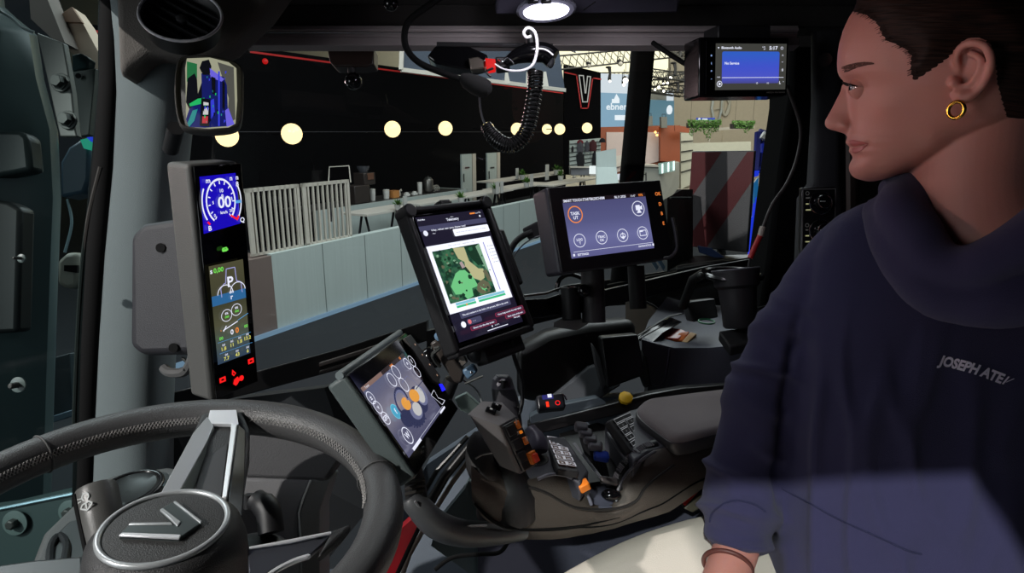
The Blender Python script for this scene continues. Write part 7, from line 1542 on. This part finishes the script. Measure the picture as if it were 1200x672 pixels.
# ear
def eh(x, y, c): return hpt(x, y, c, 1)
hel = spl([eh(1124, 84, .074), eh(1121, 70, .079), eh(1123, 60, .083), eh(1131, 52.5, .086), eh(1143, 50.5, .090), eh(1154, 54.5, .092), eh(1160.5, 66, .093), eh(1160.5, 80, .091), eh(1154.5, 94, .088), eh(1147, 104, .085), eh(1139, 111, .083), eh(1130, 116, .081), eh(1123, 114, .079), eh(1119, 107, .077)], 5)
sk.tube(hel, [.0032] * 10 + [.0039] * 30 + [.0043] * 10 + [.0056] * (len(hel) - 50), 12)
sk.tube(spl([eh(1135, 62, .082), eh(1148, 68, .086), eh(1149, 80, .086), eh(1142, 93, .083), eh(1133, 101, .081), eh(1126, 104, .079)], 5), .0036, 10)
sk.ball(eh(1118, 97, .077), .0058, 14); sk.ball(eh(1127, 112, .080), .0068, 14)
pl = [eh(x, y, c) for x, y, c in ((1122, 60, .074), (1131, 54, .077), (1143, 52, .081), (1153, 56, .083), (1159, 66, .084), (1159, 80, .082), (1153, 93, .079), (1146, 102, .077), (1138, 109, .075), (1130, 113, .074), (1122, 112, .072), (1117, 105, .070), (1116, 85, .070))]
sk.slab(pl, -nH * .012)
M_skin = mat('skin', (202, 138, 126), .5, bump=.12, bscale=600, var=.06, vscale=30, sss=.25)
skin = sk.build('body', M_skin, pr)
def bake_mods(o):
    bpy.context.view_layer.update(); me = bpy.data.meshes.new_from_object(o.evaluated_get(bpy.context.evaluated_depsgraph_get())); o.modifiers.clear(); old = o.data; o.data = me; bpy.data.meshes.remove(old)
    for p in o.data.polygons: p.use_smooth = True
r_ = skin.modifiers.new('r', 'REMESH'); r_.mode = 'VOXEL'; r_.voxel_size = .0017; r_.use_smooth_shade = True
s_ = skin.modifiers.new('s', 'SMOOTH'); s_.factor = .5; s_.iterations = 3
bake_mods(skin)
PO = Vector(pr['_org'])
def bvh_of(o): 
    me = o.data; return BVHTree.FromPolygons([v.co + PO for v in me.vertices], [list(p.vertices) for p in me.polygons])
BS = bvh_of(skin)
def onbvh(B, x, y, lift=0.):
    d_ = ray(x, y).normalized(); h_ = B.ray_cast(EYE, d_)
    if h_[0] is None: return None, None
    nn_ = h_[1] if h_[1].dot(d_) < 0 else -h_[1]
    return h_[0] + nn_ * lift, nn_
# eye
ec = hpt(1010.5, 102, .0300); Re = .0118 * KH
eye = thing_eye = MB().ball(ec, Re, 24).build('eyeball', mat('eye_white', (200, 190, 186), .1, coat=.6), pr)
look = (fH * .93 + nH * .30 - uH * .1).normalized(); MB().lathe(ec + look * Re * .86, look, [(.0058, 0), (.0056, .0010), (.0045, .0017), (.001, .0020)], 20).build('iris', mat('iris_grey_blue', (84, 92, 100), .1, coat=.8), pr); MB().lathe(ec + look * Re * 1.0, look, [(.0024, 0), (.0022, .0005)], 14).build('pupil', mat('pupil_black', (5, 5, 5), .05, coat=1.), pr)
b = MB()       # lids: two curved shells over the ball with an almond gap
for lo, hi in ((13, 88), (-88, -19)):
    rr_ = []
    for i in range(9):
        row = []
        for k in range(25):
            az = math.radians(-80 + 250 * k / 24); ope = max(0, math.cos((az - math.radians(20)) * 1.5)) ** .8 if abs(az - math.radians(20)) < math.radians(60) else 0; e0 = (lo if lo > 0 else hi) * ope
            el = math.radians(e0 + ((hi - e0) if lo > 0 else (lo - e0)) * i / 8)
            v_ = fH * math.cos(el) * math.cos(az) + nH * math.cos(el) * math.sin(az) + uH * math.sin(el); row.append(ec + v_ * (Re * (1.10 if i < 8 else 1.0)))
        rr_.append(row)
    b.grid(rr_); edge_ = rr_[0]
    b.tube(edge_, .0007, 6)
b.build('eyelids', M_skin, pr)
b = MB()
for k in range(22):
    az = math.radians(-25 + 100 * k / 21); el = math.radians(14 * max(0, math.cos((az - math.radians(20)) * 1.5))); v_ = fH * math.cos(el) * math.cos(az) + nH * math.cos(el) * math.sin(az) + uH * math.sin(el)
    p_ = ec + v_ * Re * 1.12; o_ = (v_ + fH * .6).normalized(); b.tube([p_, p_ + o_ * .004 - uH * .0003, p_ + o_ * .0075 + uH * .0012], [.0005, .0004, .0002], 4)
b.build('eyelashes', mat('lash_black', (16, 10, 9), .7), pr)
# lips
b = MB(); Ml = mat('lip_pink', (176, 92, 88), .45, bump=.1, bscale=500)
def patch(top_, bot_, lift, n=14, m=5):
    rr = []
    for j in range(m + 1):
        row = []
        for i in range(n + 1):
            s_ = i / n; xa, ya = np.interp(s_, np.linspace(0, 1, len(top_)), [p[0] for p in top_]), np.interp(s_, np.linspace(0, 1, len(top_)), [p[1] for p in top_])
            xb_, yb_ = np.interp(s_, np.linspace(0, 1, len(bot_)), [p[0] for p in bot_]), np.interp(s_, np.linspace(0, 1, len(bot_)), [p[1] for p in bot_])
            x = xa + (xb_ - xa) * j / m; y = ya + (yb_ - ya) * j / m; q, nn_ = onbvh(BS, x, y, lift * (1 if 0 < j < m and 0 < i < n else -.3))
            row.append(q if q is not None else hpt(x, y, hsurf(x, y)))
        rr.append(row)
    b.grid(rr)
patch([(993.2, 164.5), (1000, 163.6), (1008, 165.5), (1018, 168)], [(997.5, 172), (1003, 172.2), (1010, 170.6), (1018, 168.6)], .0006)
patch([(997, 173), (1003, 173), (1010, 171.2), (1017.5, 169)], [(999, 180), (1003.5, 180.4), (1010, 177), (1017.5, 169.6)], .0006)
b.build('lips', Ml, pr)
# nostril shade is geometry only; eyebrow
b = MB(); Mbr = mat('brow_brown', (96, 58, 48), .8); rnd = random.Random(4)
for k in range(260):
    s_ = rnd.random(); x = 983.5 + 37 * s_; yc = 84 - 9.5 * math.sin(min(1, s_ * 1.1) * 1.45); y = yc + rnd.uniform(-1, 1) * (3.8 * (1 - s_) ** .7 + .7)
    q, nn_ = onbvh(BS, x, y, .0003); q2, _ = onbvh(BS, x + 4.5, y - 1.6 + s_ * 1.5, .0008)
    if q and q2 and (q - q2).length < .01: b.tube([q, q2], [.00042, .0002], 4)
b.build('eyebrow', Mbr, pr)
# hair
hair_poly = [(900, -80), (1300, -80), (1300, 200), (1205, 190), (1190, 168), (1178, 140), (1170, 112), (1166, 95), (1165, 75), (1158, 52), (1146, 46), (1132, 48), (1124, 56), (1114, 68), (1105, 75), (1092, 84), (1080, 92), (1070, 97.5), (1066, 88), (1064.5, 76), (1066, 66), (1058, 58), (1048, 54), (1036, 48), (1031, 40), (1027, 30), (1018, 22), (1006, 17), (997, 14), (900, 12)]
def inside(x, y, poly):
    c = False; n = len(poly)
    for i in range(n):
        x1, y1 = poly[i]; x2, y2 = poly[(i + 1) % n]
        if (y1 > y) != (y2 > y) and x < (x2 - x1) * (y - y1) / (y2 - y1) + x1: c = not c
    return c
def dist(x, y, poly):
    m = 1e9; n = len(poly)
    for i in range(n):
        x1, y1 = poly[i]; x2, y2 = poly[(i + 1) % n]; L2 = (x2 - x1) ** 2 + (y2 - y1) ** 2; t = max(0, min(1, ((x - x1) * (x2 - x1) + (y - y1) * (y2 - y1)) / L2)); m = min(m, math.hypot(x - x1 - t * (x2 - x1), y - y1 - t * (y2 - y1)))
    return m
hb2 = MB(); huv = []
ysh = np.linspace(-46, 190, 120); xc = [(1 - math.cos(PI * (k / 110))) / 2 for k in range(111)]
grid_ = []
for y in ysh:
    yy = min(y, 158); sl, bk = sil(yy), back(min(y, 150)); row = []
    for k, c in enumerate(xc):
        x = sl + (bk - sl) * c; ins = inside(x, y, hair_poly); dd = dist(x, y, hair_poly) if ins else -dist(x, y, hair_poly)
        h = max(0, hsurf(x, min(y, 150))) if 0 < k < 110 else 0
        th = .008 * sst(-1, 34, dd) + .0004 * math.sin(y * 2.1 + x * .13) - .0015 * (1 - sst(-2, 3, dd))
        # push outwards: laterally and away from the skull centre
        base = hpt(x, y, h); cen_ = hpt(1110, 55, 0); out = (base - cen_).normalized(); base = base + out * th
        m_ = base - nH * (2 * (base - C0).dot(nH)); row.append((base, m_, dd, x, y))
    grid_.append(row)
vs = []; idx = {}
def vid(i, k, sd_):
    key = (i, k, sd_)
    if key not in idx: idx[key] = len(vs); vs.append(grid_[i][k][sd_]); huv.append((grid_[i][k][3] / 100, grid_[i][k][4] / 100))
    return idx[key]
fs = []
for i in range(len(grid_) - 1):
    for k in range(110):
        if min(grid_[i][k][2], grid_[i + 1][k][2], grid_[i][k + 1][2], grid_[i + 1][k + 1][2]) > -1.5:
            for sd_ in (0, 1):
                q = [vid(i, k, sd_), vid(i, k + 1, sd_), vid(i + 1, k + 1, sd_), vid(i + 1, k, sd_)]; fs.append(q if sd_ else q[::-1])
hb2.add(vs, fs)
Mh = mat('hair_brown', (62, 40, 32), .6, spec=.15)
nt = Mh.node_tree; bs_ = nt.nodes['Principled BSDF']; uvn = nt.nodes.new('ShaderNodeUVMap'); mp2 = nt.nodes.new('ShaderNodeMapping'); mp2.inputs['Scale'].default_value = (2.5, 55, 1); mp2.inputs['Rotation'].default_value = (0, 0, math.radians(-7)); nzh = nt.nodes.new('ShaderNodeTexNoise'); nzh.inputs['Scale'].default_value = 1.; nzh.inputs['Detail'].default_value = 4
crh = nt.nodes.new('ShaderNodeValToRGB'); crh.color_ramp.elements[0].position = .35; crh.color_ramp.elements[0].color = lin((20, 12, 10)) + (1,); crh.color_ramp.elements[1].position = .72; crh.color_ramp.elements[1].color = lin((58, 38, 31)) + (1,)
nt.links.new(uvn.outputs[0], mp2.inputs[0]); nt.links.new(mp2.outputs[0], nzh.inputs[0]); nt.links.new(nzh.outputs[0], crh.inputs[0]); nt.links.new(crh.outputs[0], bs_.inputs['Base Color']); bph = nt.nodes.new('ShaderNodeBump'); bph.inputs['Strength'].default_value = .5; bph.inputs['Distance'].default_value = .001; nt.links.new(nzh.outputs[0], bph.inputs['Height']); nt.links.new(bph.outputs[0], bs_.inputs['Normal'])
hair = hb2.build('hair', Mh, pr, ang=80); ul = hair.data.uv_layers.new(name='UVMap')
for l in hair.data.loops: ul.data[l.index].uv = huv[l.vertex_index]
# fine baby hairs at the hairline
b = MB(); rnd = random.Random(9)
for k in range(60):
    i_ = rnd.randrange(19, 29); (x1, y1), (x2, y2) = hair_poly[i_ - 1], hair_poly[i_]; s_ = rnd.random(); x, y = x1 + (x2 - x1) * s_, y1 + (y2 - y1) * s_
    if x < 985: continue
    q, _ = onbvh(BS, x - rnd.uniform(0, 3), y + rnd.uniform(-1, 2), .0004); q2, _ = onbvh(BS, x + 10, y - 3, .004)
    if q and q2 and (q - q2).length < .03: b.tube([q, q2], [.0002, .0003], 3)
b.build('hairline_strands', Mh, pr)
# ear ring
e0 = eh(1121.5, 119, .0845); b = MB(); ec_ = eh(1120.5, 129, .0855); b.ring(ec_, (nH * .8 + fH * .55).normalized(), 8.0 * .72 / F, .0020, 36, 10); b.build('hoop_earring', mat('gold', (212, 165, 70), .22, metal=1), pr)

# ---- hoodie
hd_ = MB()
trow = [(225, 1070, 1250, .80, .05), (240, 1010, 1330, .82, .07), (262, 980, 1360, .84, .09), (300, 958, 1385, .855, .11), (360, 940, 1395, .86, .125), (440, 926, 1395, .87, .13), (520, 918, 1390, .88, .14), (600, 914, 1390, .87, .15), (680, 910, 1390, .86, .155), (780, 905, 1390, .85, .155)]
rows = []
for y, l, r, d, bd in trow:
    c = P((l + r) / 2, y, d); a_ = (r - l) / 2 * d / F
    rows.append([c + RT * (a_ * math.copysign(abs(math.cos(t_)) ** .85, math.cos(t_))) + FW * (bd * math.copysign(abs(math.sin(t_)) ** .85, math.sin(t_))) for t_ in [2 * PI * k / 48 for k in range(48)]])
hd_.grid(rows, True); hd_.add(rows[0], [list(range(48))[::-1]]); hd_.add(rows[-1], [list(range(48))])
def htube(sp_, flat=1., up=None, n=30):
    pts = spl([P(*p[:3]) for p in sp_], 6); rr = np.interp(np.linspace(0, len(sp_) - 1, len(pts)), range(len(sp_)), [p[3] * p[2] / F for p in sp_]).tolist(); hd_.tube(pts, rr, n, flat=flat, up=up)
htube([(1085, 285, .86, 50), (1018, 300, .88, 60), (962, 362, .90, 55), (918, 432, .91, 51), (892, 490, .915, 47), (875, 545, .905, 46), (867, 590, .885, 46), (866, 612, .87, 44), (866, 626, .865, 36)])
htube([(867, 608, .87, 36), (866, 628, .862, 34), (868, 645, .852, 29.5), (869, 650, .85, 25)])
htube([(888, 600, .87, 22), (889, 630, .86, 17), (891, 648, .85, 11), (893, 656, .848, 5)])
# collar / hood roll round the neck, laid close to the skin
col_ = [(1056, 240, .03, .026), (1068, 270, .055, .027), (1094, 305, .075, .026), (1130, 314, .088, .024), (1172, 298, .094, .025), (1222, 272, .088, .028), (1275, 235, .05, .034), (1290, 190, -.03, .036), (1220, 180, -.08, .034), (1130, 196, -.085, .028), (1075, 214, -.045, .022)]
pts = spl([hp2(*p[:3]) for p in col_], 6, True); rr = np.interp(np.linspace(0, 11, len(pts), endpoint=False), range(12), [c[3] for c in col_ + col_[:1]])
hd_.tube(pts, list(rr), 20, closed=True)
pts = spl([hp2(*p) for p in ((1028, 246, -.01), (1042, 268, .03), (1070, 310, .06), (1115, 345, .075), (1180, 348, .08), (1260, 320, .06))], 6); hd_.tube(pts, [.020 + .012 * min(1, k / 14) for k in range(len(pts))], 24)
pts = spl([hp2(*p) for p in ((1038, 224, -.02), (1050, 217, .0), (1064, 215, .015), (1074, 226, .03), (1078, 246, .045))], 5); hd_.tube(pts, [.008, .010] + [.012] * (len(pts) - 2), 14)
hood = hd_.build('hoodie', mat('navy_fleece', (50, 47, 82), .95, bump=.5, bscale=1100, var=.08, sheen=.08), pr)
r_ = hood.modifiers.new('r', 'REMESH'); r_.mode = 'VOXEL'; r_.voxel_size = .0042; r_.use_smooth_shade = True
s_ = hood.modifiers.new('s', 'SMOOTH'); s_.factor = .5; s_.iterations = 9
tx_ = bpy.data.textures.new('folds', 'CLOUDS'); tx_.noise_scale = .075; tx_.noise_depth = 1
dm = hood.modifiers.new('d', 'DISPLACE'); dm.texture = tx_; dm.strength = .008; dm.mid_level = .5; dm.texture_coords = 'LOCAL'
bake_mods(hood)
from mathutils import noise
me_ = hood.data; nos = [v.normal.copy() for v in me_.vertices]
for v, nn_ in zip(me_.vertices, nos):
    p = v.co + PO; q = p - EYE; dd_ = q.dot(FW); px_ = 600 + F * q.dot(RT) / dd_; py_ = 336 - F * q.dot(UP) / dd_
    armw = (1 - sst(-14, 22, px_ - np.interp(py_, [300, 400, 520, 700], [965, 938, 913, 908]))) * sst(300, 420, py_)
    w1 = noise.noise(Vector((px_ * .010 + py_ * .004, py_ * .032 - px_ * .012, dd_ * 4))); w2 = noise.noise(Vector((px_ * .022 + 7, py_ * .006 + px_ * .004, 3.)))
    r1 = math.exp(-(w1 / .24) ** 2) - .5; r2 = math.exp(-(w2 / .26) ** 2) - .5
    low = sst(330, 480, py_); v.co += nn_ * (armw * .0105 * r1 + (1 - armw) * .0075 * r2 * low * (1 - sst(1100, 1180, px_) * .5) - .013 * math.exp(-((px_ - np.interp(py_, [320, 420, 520, 650], [945, 925, 914, 910])) / 5.5) ** 2) * sst(330, 440, py_) * (1 - sst(575, 610, py_)))
me_.update(); BH = bvh_of(hood)
# seams
def seam(pts, r, name, m):
    q = [onbvh(BH, x, y, r * .3)[0] for x, y in [(v.x, v.y) for v in spl([Vector((x, y, 0)) for x, y in pts], 8)]]
    q = [v for v in q if v is not None]; b = MB(); b.tube(q, r, 6); return b.build(name, m, pr)
Msm = mat('navy_seam', (38, 38, 70), .95)
seam([(916, 573), (945, 588), (985, 610), (1030, 630), (1062, 645), (1080, 650)], .0012, 'hem_seam', Msm)
seam([(832, 612), (836, 600), (850, 590), (866, 587), (885, 592), (897, 600)], .0015, 'cuff_seam', Msm)
seam([(944, 262), (930, 320), (925, 360), (938, 300)], .0010, 'shoulder_seam', Msm) if False else None
# chest print
Mpt = mat('print_lilac', (236, 228, 246), .7)
vs_, fs_ = glyphs('JOSEPH ATE', .045); xmax = max(v[0] for v in vs_); xmin = min(v[0] for v in vs_)
def cp2(s_, h):       # baseline curve across the chest in picture space, then laid on the cloth
    bx = 1098 + 74 * s_; by = 427 + 22.5 * s_ - 2.0 * math.sin(PI * s_); a_ = math.atan2(23.5 - 2 * PI * math.cos(PI * s_), 78)
    return bx + math.sin(a_) * h * 10.8 + h * 2.2, by - math.cos(a_) * h * 10.8
b = MB(); out = []
for v in vs_:
    x, y = cp2((v[0] - xmin) / (xmax - xmin), v[1] / .7); q, _ = onbvh(BH, x, y, .0012); out.append(q if q is not None else P(x, y, .8))
b.add(out, fs_)
for s0, s1, h0, h1, w_ in ((1.015, 1.04, 0, .95, .022), (1.05, 1.13, .3, .95, .012)):
    q = [onbvh(BH, *cp2(s_, h_), .0012)[0] for s_, h_ in ((s0, h0), (s0 + w_ * 1.2, h0), (s1 + w_ * 1.2, h1), (s1, h1))]; b.add(q, [[0, 1, 2, 3]])
b.build('chest_print', Mpt, pr, smooth=False)
# trousers (mostly below the frame) and bracelet
b = MB(); b.tube(spl([P(1120, 760, .95), P(1040, 800, .85), P(960, 880, .75)], 5), [.1] * 11, 20); b.tube(spl([P(1260, 760, .9), P(1200, 830, .8), P(1150, 900, .7)], 5), [.1] * 11, 20); b.build('trousers', mat('trousers_dark', (40, 40, 48), .9), pr)
b = MB(); wc = P(852.5, 664, .836); wa_ = (P(845, 700, .805) - P(862, 645, .855)).normalized(); wa_ = (wa_ + NC * .1 + RT * .1).normalized(); b.ring(wc, wa_, .0305, .0032, 44, 10); b.build('bracelet', mat('bracelet_brown', (92, 48, 42), .5), pr)
